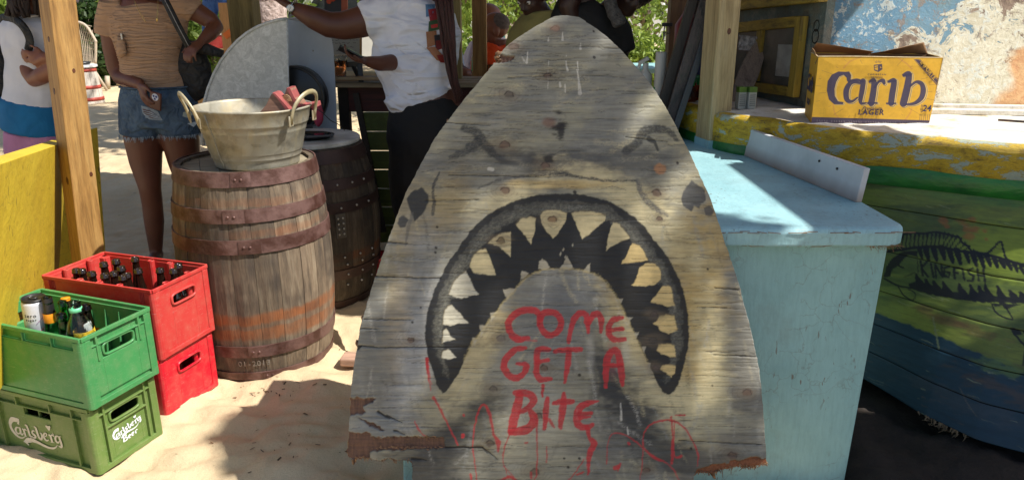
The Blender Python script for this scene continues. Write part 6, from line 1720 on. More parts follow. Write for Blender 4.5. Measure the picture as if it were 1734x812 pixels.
# ================================================================== LEANING PANELS, bottles and clutter right of the board
DKP = [peel('scratched_dark_panel', [(.3, S(40,38,38)), (.45, S(66,60,58)), (.55, S(96,82,78)), (.62, S(60,64,56)), (.7, S(130,112,104))], 9, .004, (3,3,1), .5), plain('black_grey_edge', S(58,62,68), S(44,48,54), 12, .45), wood('dark_old_board', S(62,54,48), S(42,36,32), None, 2, 1.5)]
def leaner(b0, b1, t1, t0, Y, depth, m, label):
    P = [at(*b0, Y), at(*b1, Y), at(*t1, Y), at(*t0, Y)]; o_ = Vector((.02,depth,0))
    t_ = thing('leaning_panel', label, 'panel', (P[0].x, Y, CZ), 0, 'panels leaning by the post')
    mk('board', hexa([P[0], P[1], P[1]+o_, P[0]+o_, P[3], P[2], P[2]+o_, P[3]+o_]), m, t_, bevel=.002); return t_
leaner((1124,262), (1135,262), (1224,-6), (1212,-6), 3.42, .12, DKP[1], 'slate edged thin panel nearest the pale post')
leaner((1108,262), (1122,262), (1211,-6), (1188,-6), 3.47, .12, DKP[0], 'scratched pinkish black panel in the middle of the leaning stack')
leaner((1090,262), (1106,262), (1184,-6), (1168,-6), 3.54, .12, DKP[2], 'dark brown board at the back of the leaning stack')
CAPG = plain('green_cap', S(20,130,64), S(16,112,54), 10, .4); AMB = glass('amber_syrup', (.30,.06,.02,1), .08, 1.35)
k = 0; names = ['nearest the pale post', 'second from the pale post', 'third from the pale post', 'beside the leaning panels']
for px, Y in ((1181,3.66),(1166,3.62),(1152,3.66),(1139,3.62)):
    x = at(px, 200, Y).x; t_ = thing('syrup_bottle', 'tall ribbed bottle of amber drink with green cap '+names[k], 'bottle', (x, Y, CZ), 0, 'bottles of amber drink on the counter'); k += 1
    pr = [(0,0),(.03,0)]
    for q in range(11): pr += [(.033,.008+.016*q),(.0305,.016+.016*q)]
    pr += [(.033,.19),(.028,.21),(.014,.235),(.013,.245)]
    mk('shell', lathe(pr, 20), AMB, t_, local=True, smooth=True); mk('cap', lathe([(.018,.238),(.018,.27),(.016,.274),(0,.274)], 18), CAPG, t_, local=True, smooth=True)
for i, (px, Y) in enumerate(((1174,3.76),(1158,3.78))):
    x = at(px, 200, Y).x; t_ = thing('syrup_bottle', ('amber drink bottle with green cap in the back row, right one', 'amber drink bottle with green cap in the back row, left one')[i], 'bottle', (x, Y, CZ), 0, 'bottles of amber drink on the counter')
    mk('shell', lathe(pr, 20), AMB, t_, local=True, smooth=True); mk('cap', lathe([(.018,.238),(.018,.27),(.016,.274),(0,.274)], 18), CAPG, t_, local=True, smooth=True)
p = at(1112, 161, 3.7); t_ = thing('syrup_bottle', 'green capped bottle just showing over the shark board edge', 'bottle', (p.x, 3.7, CZ), 0, 'bottles of amber drink on the counter')
mk('shell', lathe([(a, b*.82) for a, b in pr], 20), AMB, t_, local=True, smooth=True); mk('cap', lathe([(.018,.195),(.018,.222),(.016,.226),(0,.226)], 18), CAPG, t_, local=True, smooth=True)
WP = plain('white_pvc', S(196,192,182), S(180,176,164), 5, .45)
p = at(1120, 88, 3.7); t_ = thing('white_tube', 'tall white cylinder standing on the counter by the shark board', 'tube', (p.x, 3.7, CZ))
mk('tube', lathe([(0,0),(.027,0),(.027,p.z-CZ-.004),(.024,p.z-CZ),(.012,p.z-CZ),(.012,p.z-CZ-.02)], 24), WP, t_, local=True, smooth=True)
p = at(1094, 100, 3.75); t_ = thing('pump_dispenser', 'white pump dispenser with drooping spout beside the white cylinder', 'dispenser', (p.x, 3.75, CZ)); h = p.z-CZ
mk('body', lathe([(0,0),(.033,0),(.035,.01),(.035,h-.08),(.02,h-.06),(.014,h-.05),(.014,h-.02)], 20), WP, t_, local=True, smooth=True); mk('spout', beam((.012,0,h+.005), (-.032,0,h-.02), .03, .018), WP, t_, local=True, bevel=.004); mk('nozzle', tube([(-.028,0,h-.015),(-.034,0,h-.045)], .008, 8), WP, t_, local=True)
p = at(1143, 112, 3.75); t_ = thing('pump_dispenser', 'white pump dispenser right of the white cylinder', 'dispenser', (p.x, 3.76, CZ)); h = p.z-CZ
mk('body', lathe([(0,0),(.03,0),(.03,h-.08),(.012,h-.05),(.012,h-.02)], 20), WP, t_, local=True, smooth=True); mk('spout', beam((.03,0,h), (-.03,0,h-.012), .026, .016), WP, t_, local=True, bevel=.004)
# darker things behind: cabinet, red barrel, blue crate shapes
CAB = wood('dark_back_wall', S(70,52,38), S(44,34,26), None, 2, 1.)
t_ = thing('back_cabinet', 'dark brown plank cabinet in the shade behind the bottles', 'cabinet', (1.25, 4.75, 0))
for k in range(7): mk('plank', bx(.985+.098*k, 1.08+.098*k, 4.7, 4.73, 0, 2.3), CAB, t_, bevel=.002)
mk('shelf', bx(.98, 1.1, 4.5, 4.7, 1.2, 1.22), CAB, t_)
t_ = thing('red_jug', 'red plastic jug in the shade behind the leaning panels', 'jug', (at(1163,60,4.3).x, 4.3, 1.1)); mk('body', lathe([(0,0),(.06,0),(.07,.03),(.07,.24),(.03,.3),(.02,.34),(0,.34)], 20), plain('red_jug_plastic', S(140,26,24), S(110,20,20), 6, .4), t_, local=True, smooth=True); mk('handle', tube([(.05,-.04,.26),(.085,-.05,.22),(.07,-.05,.14)], .01, 8), RDB, t_, local=True, smooth=True)
t_ = thing('blue_box', 'dark blue box with white tag on the shelf behind the pale post', 'box', (at(1185,130,4.2).x, 4.2, CZ)); mk('body', bx(-.09,.09,-.06,.06,0,.36), plain('navy_card', S(24,34,74), S(16,24,54), 6, .5), t_, local=True, bevel=.003); mk('tag', box(bmesh.new(), (.02,-.064,.2), (.03,.004,.09), 0), PAPER, t_, local=True)
t_ = thing('shop_shelf', 'dark shelf unit carrying jug and box behind the blue counter', 'shelf', (1.0, 4.25, 0)); mk('board', bx(.78, 1.12, 4.08, 4.42, CZ-.03, CZ), CAB, t_); mk('board', bx(.88, 1.12, 4.2, 4.42, 1.07, 1.1), CAB, t_); mk('side', bx(1.12, 1.14, 4.08, 4.42, 0, 1.1), CAB, t_); mk('side', bx(.76, .78, 4.08, 4.42, 0, CZ), CAB, t_)
p = at(1130, 42, 4.43); t_ = thing('bulldog_clip', 'small black clip on the brown back post', 'clip', (p.x, 4.44, p.z)); mk('jaw', box(bmesh.new(), (0,-.005,0), (.06,.02,.02), 0), BLKP, t_, local=True, bevel=.003); mk('lever', tube([(-.015,-.012,-.005),(-.02,-.02,-.045),(.015,-.02,-.05),(.012,-.012,-.005)], .004, 6), BLKP, t_, local=True)
# wooden foot and dark strut beside the shark board
t_ = thing('timber_prop', 'dark timber strut with a flat pale slab foot just left of the shark board', 'prop', atz(596, 612, 0))
f0 = atz(593, 608, .012)
mk('slab', box(bmesh.new(), (f0.x+.03, f0.y, .012), (.13,.075,.036), -.1), wood('pinkish_slab', S(186,150,128), S(150,116,98), None, 0), t_, bevel=.006)
mk('strut', beam((f0.x+.05, f0.y+.03, .02), (f0.x+.17, f0.y+.26, .42), .03, .03), DARKW, t_, bevel=.002)
t_ = thing('red_bucket', 'small red bucket on the sand behind the rear barrel', 'bucket', (at(640,470,3.72).x, 3.75, 0)); mk('body', lathe([(0,0),(.06,0),(.075,.17),(.08,.175),(.072,.17),(.058,.01)], 20), plain('red_bucket_plastic', S(150,24,34), None, 6, .4), t_, local=True, smooth=True); mk('rim', lathe([(.074,.165),(.081,.17),(.081,.178),(.074,.18)], 20), RDB, t_, local=True, smooth=True)
# dim clutter under the boat
ROCK = plain('shaded_rock', S(80,66,52), S(52,44,38), 9, .95, .6, 30, bdist=.02)
for px, py, r, lab in ((1570,715,.07,'small dim stone half buried in the darkened ground under the boat'),):
    p = atz(px, py, .0); p.y += .12; o = mk('rock', ball(p, (r*1.3, r*.8, r*.42), seg=20), ROCK, smooth=True); base_origin(o); o.location.z = -.03; wrinkle(o, .06, .08, 4); tag(o, lab, 'rock')
o = mk('timber_chock', beam(Vector((2.2,2.75,.05)), Vector((1.5,3.2,.09)), .12, .1), wood('old_chock', S(120,84,56), S(80,56,40), None, 0), bevel=.01); base_origin(o); tag(o, 'long brown timber lying under the boat in deep shade', 'timber')

# ================================================================== PEOPLE
def skin(n, a, b): return plain(n, a, b, 5, .48, .12, 90, bdist=.002)
SK1 = skin('skin_dark_brown', S(112,68,50), S(94,56,40)); SK2 = skin('skin_deep_brown', S(94,56,42), S(78,46,34)); SK3 = skin('skin_medium_brown', S(138,88,64), S(116,72,52)); SK4 = skin('skin_darkest', S(60,36,28), S(48,28,22))
HAIR = plain('black_hair', S(18,14,13), S(30,24,22), 40, .55, .8, 120, bdist=.01)
EYEW = plain('eye_white', S(210,204,196)); EYED = plain('eye_dark', S(20,14,12), None, 5, .2)
def dirs(yaw, pitch=0):
    f = Vector((math.cos(yaw)*math.cos(pitch), math.sin(yaw)*math.cos(pitch), math.sin(pitch))); s = Vector((-math.sin(yaw), math.cos(yaw), 0)); return f, s, s.cross(f)*-1 if False else f.cross(s)
def add_head(bm, c, yaw, pitch=0., s=1.):
    "cranium, jaw, brow, nose, lips, ears; c = centre of the head"
    f, l, u = dirs(yaw, pitch); Mx = Matrix((f, l, u)).transposed().to_4x4()
    def e(a, b, d, r): ball(c + f*a*s + l*b*s + u*d*s, tuple(q*s for q in r), bm, 20, Mx)
    e(-.012, 0, .03, (.098,.077,.088)); e(.022, 0, -.035, (.068,.060,.078)); e(.05, 0, -.088, (.034,.036,.022))
    e(.078, 0, .018, (.016,.05,.013))                       # brow
    e(.05, .03, -.02, (.035,.026,.026)); e(.05, -.03, -.02, (.035,.026,.026))   # cheeks
    tube([c+f*.086*s+u*.008*s, c+f*.102*s-u*.022*s, c+f*.104*s-u*.034*s], [.009*s,.013*s,.014*s], 10, bm)
    e(.09, .012, -.036, (.012,.01,.009)); e(.09, -.012, -.036, (.012,.01,.009))
    e(.083, 0, -.056, (.013,.025,.007)); e(.081, 0, -.068, (.013,.022,.008))
    for q in (-1, 1): e(-.005, q*.078, -.012, (.02,.008,.032))
    return f, l, u
def eyes(parent, c, yaw, pitch=0., s=1.):
    f, l, u = dirs(yaw, pitch)
    for q in (-1, 1):
        p = c+f*.079*s+l*q*.031*s+u*.002*s; e = mk('eye', ball(p, .0105*s, seg=12), EYEW, parent, smooth=True); mk('iris', ball(p+f*.0065*s, .0055*s, seg=10), EYED, e, smooth=True)
def add_hand(bm, w, d, n, side=1, curl=.35, s=1., thumb=.6):
    "w wrist, d pointing direction, n palm normal; side puts the thumb"
    d = Vector(d).normalized(); n = Vector(n); n = (n-d*n.dot(d)).normalized(); l = d.cross(n)
    tube([w-d*.02*s, w+d*.02*s, w+d*.055*s, w+d*.085*s], [(.026*s,.021*s),(.032*s,.019*s),(.041*s,.018*s),(.039*s,.014*s)], 14, bm, updir=n)
    for i, (ln, r) in enumerate(((.072,.0092),(.082,.0096),(.078,.0092),(.060,.0082))):
        b = w+d*.08*s+l*(i-1.5)*.0205*s*side; a = d + l*(i-1.5)*.06*side; a.normalize(); P = [b-a*.01*s]; an = curl*(.8+.15*i); dd = a; p = b; P.append(p)
        for k, fr in enumerate((.45,.32,.23)):
            dd = (math.cos(an)*a + math.sin(an)*n).normalized(); p = p+dd*ln*fr*s; P.append(p); an += curl*1.1
        tube(P, [r*s, r*s, r*.95*s, r*.88*s, r*.7*s], 10, bm)
    b = w+d*.022*s-l*.028*s*side; t1 = (d*.65-l*.75*side+n*.35*thumb).normalized(); t2 = (d*.95-l*.25*side+n*.5*thumb).normalized()
    tube([b, b+t1*.035*s, b+t1*.035*s+t2*.03*s, b+t1*.035*s+t2*.055*s], [.014*s,.0125*s,.0105*s,.008*s], 10, bm)
def cloth(name, c1, c2, sc=8, bump=.5, rough=.85, stretch=(1,1,1)):
    t = NT(name); v = t.mapping(stretch); c = t.ramp(t.noise(v, sc, 4), [(.35, c1), (.7, c2)])
    n = t.bump(t.noise(v, sc*1.6, 1.5, .5, 1.), bump, .05); n = t.bump(t.noise(v, 300, 2), .2, .001, n); return t.end(c, rough, n)
def pr_(pts, Y, k=0):
    return [at(p[0], p[1], Y+(p[2] if len(p) > 2 else 0)) for p in pts]
def softc(o, vox=.012, it=6, amp=.0, sc=.08): flesh(o, vox, it); 
def foot(bm, a, yaw, s=1.):
    f = Vector((math.cos(yaw), math.sin(yaw), 0)); a = Vector((a.x, a.y, 0))
    tube([a-f*.045*s+Vector((0,0,.04)), a+Vector((0,0,.045)), a+f*.08*s+Vector((0,0,.032)), a+f*.16*s+Vector((0,0,.018)), a+f*.19*s+Vector((0,0,.014))], [(.03*s,.034*s),(.034*s,.042*s),(.04*s,.03*s),(.044*s,.018*s),(.03*s,.012*s)], 14, bm, updir=(0,0,1))

# ---- woman in tan ruched top and denim cut-offs (facing the viewer, looking down)
Y = 4.12
w = thing('person', 'woman in tan ruched top and ripped denim shorts holding a phone', 'person', (at(270,440,Y).x, Y, 0))
bm = bmesh.new()
hd = at(243, -62, Y-.03); add_head(bm, hd, R(-100), -.35)
tube(pr_([(245,-45,0),(246,-20,0),(248,2,.01)], Y), [.055,.052,.075], 16, bm)
tube(pr_([(248,0,0),(250,30,0),(254,70,0),(259,110,0),(262,140,0),(268,175,0),(270,205,0)], Y), [(.12,.075),(.2,.1),(.178,.105),(.158,.095),(.165,.1),(.2,.115),(.19,.11)], 24, bm, updir=(0,1,0))
for pts, rr in (([(190,14,0),(186,40,.0),(190,80,.0),(196,118,.0),(203,130,-.01),(222,136,-.08),(238,143,-.14)], [.062,.056,.05,.044,.043,.039,.028]),
                ([(318,12,0),(338,24,.02),(358,36,.02),(366,46,.01),(355,58,-.05),(342,70,-.1)], [.058,.052,.046,.042,.038,.027])):
    tube(pr_(pts, Y), rr, 16, bm)
add_hand(bm, at(238,143,Y-.14), at(250,182,Y-.2)-at(238,143,Y-.14), (.45,.4,0), side=-1, curl=.32)
add_hand(bm, at(342,70,Y-.1), at(325,84,Y-.16)-at(342,70,Y-.1), (0,.3,-1), side=1, curl=.5)
for pts in ([(240,205,0),(243,240,0),(247,275,0),(254,318,-.02),(258,345,0),(261,375,.01),(264,425,.02)], [(300,205,0),(306,240,.02),(312,275,.03),(320,318,.02),(323,345,.04),(326,375,.05),(328,422,.06)]):
    P = pr_(pts, Y); P.append(Vector((P[-1].x, P[-1].y, .05))); tube(P, [.105,.1,.086,.06,.056,.055,.036,.035], 18, bm)
    foot(bm, P[-1], R(-80))
flesh(mk('body', bm, SK1, w), .008, 5)
bm = bmesh.new()
TAN = cloth('tan_ruched_cloth', S(172,140,112), S(168,136,109), 3.2, .5, .85, (1.3,1.3,8))
tube(pr_([(247,6,0),(249,14,0),(250,34,0),(253,68,0),(258,105,0),(262,135,0),(265,150,0)], Y), [(.10,.085),(.168,.1),(.212,.118),(.192,.125),(.172,.113),(.182,.118),(.186,.12)], 28, bm, updir=(0,1,0))
tube(pr_([(212,10,0),(188,16,0),(183,38,0),(181,60,0)], Y), [.06,.072,.066,.064], 18, bm); tube(pr_([(290,6,0),(318,10,0),(332,20,.01)], Y), [.06,.07,.062], 18, bm)
topo = mk('top', bm, TAN, w); flesh(topo, .009, 4)
# ruching: gathered folds as raised ridges hugging the front
bm = bmesh.new(); 
for k in range(17):
    y0 = 30+k*6.6+random.uniform(-1.5,1.5); xa = 206+k*.5; xb = 300+min(k,8)*.4
    P = []
    for q in range(13):
        u = q/12; px = xa+(xb-xa)*u; py = y0+math.sin(u*7+k)*1.6+4*(u-.5)**2+random.uniform(-.5,.5); P.append((px, py, u))
    rw_ = [Vector((at(a, b, Y).x, Y-.118*math.sqrt(max(0.02, 1-((u-.5)*1.9)**2))-.003, at(a, b, Y).z)) for a, b, u in P]
    tube(rw_, [.002]+[.0062]*11+[.002], 8, bm)
o = mk('gathered_fold', bm, TAN, w, smooth=True); o['kind'] = 'stuff'
s_ = o.modifiers.new('hug', 'SHRINKWRAP'); s_.target = topo; s_.wrap_method = 'NEAREST_SURFACEPOINT'; s_.wrap_mode = 'OUTSIDE_SURFACE'; s_.offset = .0035
DEN = cloth('washed_denim', S(88,110,130), S(48,66,86), 12, .6, .85)
bm = bmesh.new()
tube(pr_([(265,146,0),(268,170,0),(270,196,0),(271,212,0)], Y), [(.187,.122),(.212,.135),(.215,.138),(.20,.13)], 28, bm, updir=(0,1,0))
tube(pr_([(240,190,0),(240,228,0)], Y), [.118,.116], 20, bm); tube(pr_([(303,190,0),(306,226,.01)], Y), [.115,.112], 20, bm)
sh_ = mk('shorts', bm, DEN, w); flesh(sh_, .010, 4)
bm = bmesh.new()
FR = plain('frayed_cotton', S(176,186,192), S(130,142,150), 30, .9)
for cx_, r, yb in ((240,.117,228),(306,.113,226)):
    c0 = at(cx_, yb, Y)
    for k in range(70):
        a_ = random.uniform(-math.pi, 0); p = c0+Vector((math.cos(a_)*r*.98, math.sin(a_)*r*.98, .004)); tube([p, p+Vector((random.gauss(0,.006), -.004, -random.uniform(.008,.03)))], [.0016,.0008], 4, bm)
mk('frayed_hem', bm, FR, w)['kind'] = 'stuff'
def patch(name, poly, m, par, target, Yc, off=.0025, n=14):
    "cloth patch laid on a garment"
    xs_ = [p[0] for p in poly]; ys_ = [p[1] for p in poly]; x0, x1, y0, y1 = min(xs_), max(xs_), min(ys_), max(ys_)
    bm = bmesh.new(); vs = [bm.verts.new(at(a, b, Yc-.3)) for a, b in poly]; bm.faces.new(vs)
    bmesh.ops.triangulate(bm, faces=bm.faces); bmesh.ops.subdivide_edges(bm, edges=bm.edges, cuts=3, use_grid_fill=True)
    o = mk(name, bm, m, par); s = o.modifiers.new('lay', 'SHRINKWRAP'); s.target = target; s.wrap_method = 'PROJECT'; s.use_project_z = False; s.use_project_y = True; s.use_positive_direction = True; s.use_negative_direction = True; s.offset = off; s.wrap_mode = 'ABOVE_SURFACE'
    return o
patch('torn_patch', [(213,186),(228,190),(242,196),(250,212),(244,212),(228,210),(216,200)], FR, w, sh_, Y)
patch('skin_gap', [(216,191),(230,195),(244,204),(243,210),(230,207),(219,199)], SK1, w, sh_, Y, .005)
for i in range(4): patch('torn_thread', [(216+i*2,193+i*4),(232,197+i*3.4),(244,204+i*2),(243,205.4+i*2),(231,198.6+i*3.4),(216+i*2,194.4+i*4)], FR, w, sh_, Y, .0075)
patch('torn_patch', [(310,190),(322,188),(327,194),(318,200),(309,197)], plain('faded_denim', S(150,158,140), S(120,134,140), 20, .9), w, sh_, Y)
patch('torn_patch', [(317,209),(332,206),(334,209),(328,215)], FR, w, sh_, Y)
patch('torn_patch', [(308,172),(318,170),(324,176),(314,180)], plain('faded_denim_b', S(140,150,140), S(110,128,140), 20, .9), w, sh_, Y)
mk('waistband', tube([at(265,146,Y)+Vector((.19*math.cos(a_), .125*math.sin(a_), .0)) for a_ in np.linspace(0, 2*math.pi, 33)], [(.010,.005)]*33, 8, updir=(0,0,1)), DEN, w, smooth=True)
bm = bmesh.new(); tube(smooth_path(pr_([(226,-2,-.1),(236,20,-.125),(247,38,-.135)], Y), 4), .0014, 5, bm); tube(smooth_path(pr_([(268,-2,-.1),(267,18,-.125),(265,38,-.135)], Y), 4), .0014, 5, bm); ball(at(266,33,Y-.138), (.004,.002,.010), bm, 8)
mk('necklace', bm, plain('gold_chain', S(220,190,110), None, 5, .25, metal=.9), w, smooth=True)
bm = ball(hd+Vector((0,.02,.035)), (.095,.105,.1), seg=20); mk('hair', bm, HAIR, w, smooth=True)
ph = thing('phone', 'brown cased phone with a round blue and white badge in the woman\'s hand', 'phone', at(263,170,Y-.2)); ph.rotation_euler = (.1, .25, -.2)
mk('case', bx(-.03,.035,-.006,.006,-.05,.045), plain('brown_case', S(92,52,42), S(76,42,34), 8, .4), ph, local=True, bevel=.005); M = Matrix.Translation((.004,-.0075,.02)) @ Matrix.Rotation(R(90), 4, 'X')
mk('badge', lathe([(0,.001),(.019,.001),(.019,-.001)], 20, M=M), plain('badge_white', S(214,218,226)), ph, local=True); 
bm = bmesh.new()
for k in range(3): a_ = k*2.09+.5; lathe([(0,.0022),(.0062,.0022)], 12, (math.cos(a_)*.009+.004, -.0078, math.sin(a_)*.009+.02), bm, M=Matrix.Rotation(R(90), 4, 'X'))
mk('badge_mark', bm, plain('badge_blue', S(50,70,140)), ph, local=True)['kind'] = 'stuff'
BAGB = cloth('black_mesh', S(26,27,28), S(40,40,40), 12, .6, .7)
bg_ = thing('shoulder_bag', 'black mesh shoulder bag hanging at the tan-topped woman\'s side', 'bag', at(330,175,Y+.02))
bm = ball(at(326,120,Y+.0), (.105,.055,.165), seg=24); o = mk('pouch', bm, BAGB, bg_, smooth=True); wrinkle(o, .03, .06)
mk('strap', tube(smooth_path(pr_([(272,-14,-.11),(286,14,-.16),(300,42,-.165),(316,72,-.15),(327,94,-.09)], Y), 5), [(.02,.006)]*21, 8, updir=(0,-1,0)), BAGB, bg_, smooth=True)
mk('strap_piping', tube(smooth_path(pr_([(272,-14,-.122),(286,14,-.172),(300,42,-.177),(316,72,-.162),(327,94,-.1)], Y), 5), [(.002,.002)]*21, 6), plain('grey_piping', S(150,150,150)), bg_, smooth=True)
bm = bmesh.new(); tube(pr_([(318,80,-.1),(352,84,-.1),(378,92,-.08)], Y), [(.03,.02),(.045,.03),(.03,.02)], 12, bm); mk('flap', bm, BAGB, bg_, smooth=True)
pu = thing('small_pouch', 'small tan zip pouch hanging against the woman\'s tan top', 'pouch', at(206,94,Y-.12)); o = mk('pouch', tube(pr_([(203,58,-.12),(205,74,-.13),(206,90,-.13),(204,96,-.12)], Y), [(.012,.01),(.022,.014),(.028,.016),(.01,.01)], 12), TAN, pu, smooth=True); mk('zip_pull', box(bmesh.new(), at(206,62,Y-.145), (.008,.006,.03), 0), RIV, pu)

# ---- woman in white T-shirt with long braids (seen from behind, reaching to the left)
Y = 4.06
w = thing('person', 'woman in white T-shirt and black leggings with a very long dark braid, holding a phone', 'person', (at(720,400,Y).x, Y, 0))
bm = bmesh.new()
hd = at(728, -72, Y); add_head(bm, hd, R(160), -.15)
tube(pr_([(730,-45,0),(726,-20,0),(722,0,0)], Y), [.06,.056,.08], 16, bm)
tube(pr_([(718,0,0),(712,30,0),(706,70,0),(706,110,0),(712,150,0),(724,190,0),(728,230,0),(728,262,0)], Y), [(.13,.085),(.2,.12),(.2,.13),(.2,.125),(.18,.12),(.2,.14),(.225,.16),(.20,.15)], 24, bm, updir=(0,1,0))
tube(pr_([(690,10,0),(650,24,-.03),(610,38,-.05),(580,44,-.06),(556,42,-.07),(530,30,-.08),(497,14,-.08)], Y), [.09,.088,.08,.072,.066,.058,.034], 18, bm)
add_hand(bm, at(497,14,Y-.08), at(465,-6,Y-.06)-at(497,14,Y-.08), (.1,0,-1), side=1, curl=.3, s=1.05)
tube(pr_([(684,96,-.04),(664,106,-.12),(642,108,-.2),(622,104,-.26)], Y), [.045,.044,.038,.027], 16, bm)
add_hand(bm, at(622,104,Y-.26), at(590,94,Y-.3)-at(622,104,Y-.26), (-.1,-.3,1), side=1, curl=.42)
for dx in (0, 42):
    P = pr_([(706+dx,250,0),(703+dx,300,0),(700+dx,345,0),(702+dx,395,.02),(702+dx,430,.03),(704+dx,470,.03)], Y); P.append(Vector((P[-1].x, P[-1].y, .05))); tube(P, [.15,.14,.115,.082,.075,.05,.04], 18, bm); foot(bm, P[-1], R(175))
flesh(mk('body', bm, SK2, w), .008, 5)
bm = bmesh.new(); WTS = cloth('white_cotton', S(226,230,240), S(206,210,224), 3.4, 1., .9, (1.,1.,2.2))
tube(pr_([(722,-6,0),(718,4,0),(710,34,0),(704,70,0),(702,100,0),(708,134,0),(712,160,0),(716,172,0)], Y), [(.10,.09),(.17,.12),(.225,.14),(.225,.15),(.235,.155),(.2,.145),(.19,.14),(.18,.135)], 28, bm, updir=(0,1,0))
tube(pr_([(676,158,-.02),(684,176,-.02),(690,186,-.02)], Y), [(.1,.12),(.085,.12),(.05,.1)], 20, bm, updir=(0,1,0))
tube(pr_([(700,12,0),(662,22,-.02),(634,32,-.035),(616,37,-.05)], Y), [(.11,.11),(.112,.11),(.104,.1),(.1,.094)], 22, bm)
o = mk('tshirt', bm, WTS, w); flesh(o, .010, 5); wrinkle(o, .03, .11, 3); ts = o
# soft folds raking round the waist
bm = bmesh.new()
for a, b, c_ in (([(648,96),(680,118),(720,128)],.006,0),([(650,112),(690,140),(735,146)],.007,0),([(654,134),(690,158),(730,156)],.007,0),([(655,70),(690,92),(726,100)],.005,0),([(660,152),(700,168),(742,158)],.006,0),([(690,60),(722,84),(735,90)],.004,0)):
    P = [at(p[0], p[1], Y-.14) for p in a]; q = smooth_path(P, 6); n_ = len(q); tube(q, [b*math.sin(math.pi*(i+.2)/(n_-.6)) for i in range(n_)], 8, bm)
o = mk('fold', bm, WTS, w, smooth=True); o['kind'] = 'stuff'; s_ = o.modifiers.new('hug', 'SHRINKWRAP'); s_.target = ts; s_.wrap_method = 'NEAREST_SURFACEPOINT'; s_.wrap_mode = 'OUTSIDE_SURFACE'; s_.offset = .0004
bm = bmesh.new(); BLKC = cloth('black_jersey', S(14,14,15), S(20,20,21), 5, .25, .8)
tube(pr_([(716,168,0),(722,195,0),(727,230,0),(727,268,0)], Y), [(.185,.14),(.215,.16),(.238,.175),(.21,.165)], 26, bm, updir=(0,1,0))
for dx in (0, 42):
    P = pr_([(706+dx,245,0),(702+dx,300,0),(700+dx,345,0),(702+dx,395,.02),(702+dx,430,.03),(704+dx,468,.03)], Y); tube(P, [.155,.147,.122,.088,.082,.056], 20, bm)
o = mk('leggings', bm, BLKC, w); flesh(o, .011, 5); wrinkle(o, .012, .12, 2)
# knot tied in the shirt, print on the back
o = mk('shirt_knot', ball(at(765,146,Y-.1), (.022,.02,.016), seg=14), WTS, w, smooth=True); wrinkle(o, .01, .02)
cols = [([(722,8),(738,8),(740,28),(724,30)], S(90,130,170)), ([(727,17),(748,14),(748,36),(731,38)], S(150,40,50)), ([(729,38),(746,34),(748,52),(728,56)], S(60,90,60)), ([(724,56),(742,54),(744,78),(726,84)], S(156,110,78)), ([(732,44),(744,42),(744,48),(733,50)], S(190,60,60)), ([(738,62),(756,60),(758,82),(740,86)], S(40,44,52)), ([(740,72),(750,70),(752,86),(742,90)], S(120,40,44)), ([(724,84),(738,82),(752,98),(754,110),(742,106)], S(168,116,84)), ([(742,98),(756,96),(758,112),(748,110)], S(140,44,40))]
for i, (pl, c_) in enumerate(cols): patch('back_print', [(a-9, b) for a, b in pl], plain('shirt_print_%d' % i, c_, None, 20, .8), w, ts, Y, .002+.0007*i)
HB = plain('dark_auburn_braids', S(78,38,32), S(34,18,18), 60, .5, .8, 200, stretch=(6,6,.5))
bm = bmesh.new()
for k in range(26):
    ox = random.uniform(-15, 15); e = random.uniform(-.8, .8); L = random.uniform(.8, 1.)
    P = [(745+ox, -62,-.03), (750+ox*.95, -10,-.15-.02*random.random()), (757+ox*.8, 50,-.18-.025*random.random()), (762+ox*.62, 100,-.18-.025*random.random()), (769+ox*.42, 100+45*L,-.17-.02*random.random()), (776+ox*.3+e*4, 100+76*L,-.15)]
    q = smooth_path(pr_(P, Y), 5); n_ = len(q); tube(q, [.0085*(1-.55*i/n_)*(1+.12*math.sin(i*2.2+k)) for i in range(n_)], 6, bm)
mk('braids', bm, HB, w, smooth=True)['kind'] = 'stuff'
mk('hair', ball(hd+Vector((.015,0,.03)), (.11,.1,.105), seg=20), HAIR, w, smooth=True)
wa = thing('wristwatch', 'silver wristwatch on the outstretched arm above the hood', 'watch', at(497,14,Y-.08)); ax = (at(530,30,Y-.08)-at(497,14,Y-.08)).normalized()
c0 = at(496,14,Y-.08); s_ = ax.cross(Vector((0,1,0))).normalized(); u_ = ax.cross(s_)
SIL = plain('silver_metal', S(190,196,198), S(160,166,170), 30, .25, metal=.8)
mk('strap', tube([c0+(s_*math.cos(a_)+u_*math.sin(a_))*.042 for a_ in np.linspace(0, 2*math.pi, 25)], [(.012,.004)]*25, 8, updir=ax), SIL, wa, smooth=True)
M = Matrix.Translation(c0+Vector((0,-.044,0))) @ Matrix.Rotation(R(90), 4, 'X'); mk('dial', lathe([(0,.006),(.017,.006),(.020,.003),(.020,-.004)], 20, M=M), SIL, wa, smooth=True); mk('face', lathe([(0,.0066),(.015,.0066)], 20, M=M), plain('watch_face', S(226,232,232)), wa)
ph = thing('phone', 'phone with lit screen held flat by the woman in the white T-shirt', 'phone', at(594,90,Y-.3)); a, b = at(574,80,Y-.3), at(613,101,Y-.28); d = (b-a).normalized(); up = Vector((0,.35,1)).normalized()
bm = beam(a, b, .075, .010, up=up); mk('case', bm, BLKP, ph, bevel=.003)
t = NT('lit_phone_screen'); t.b.inputs['Emission Color'].default_value = S(150,190,110); t.b.inputs['Emission Strength'].default_value = .35; SCR = t.end(t.ramp(t.noise(t.mapping((1,1,1)), 40), [(.4, S(90,110,80)), (.6, S(150,170,190))]), .1)
mk('screen', beam(a+d*.012+up*.0055, b-d*.006+up*.0055, .068, .0015, up=up), SCR, ph)

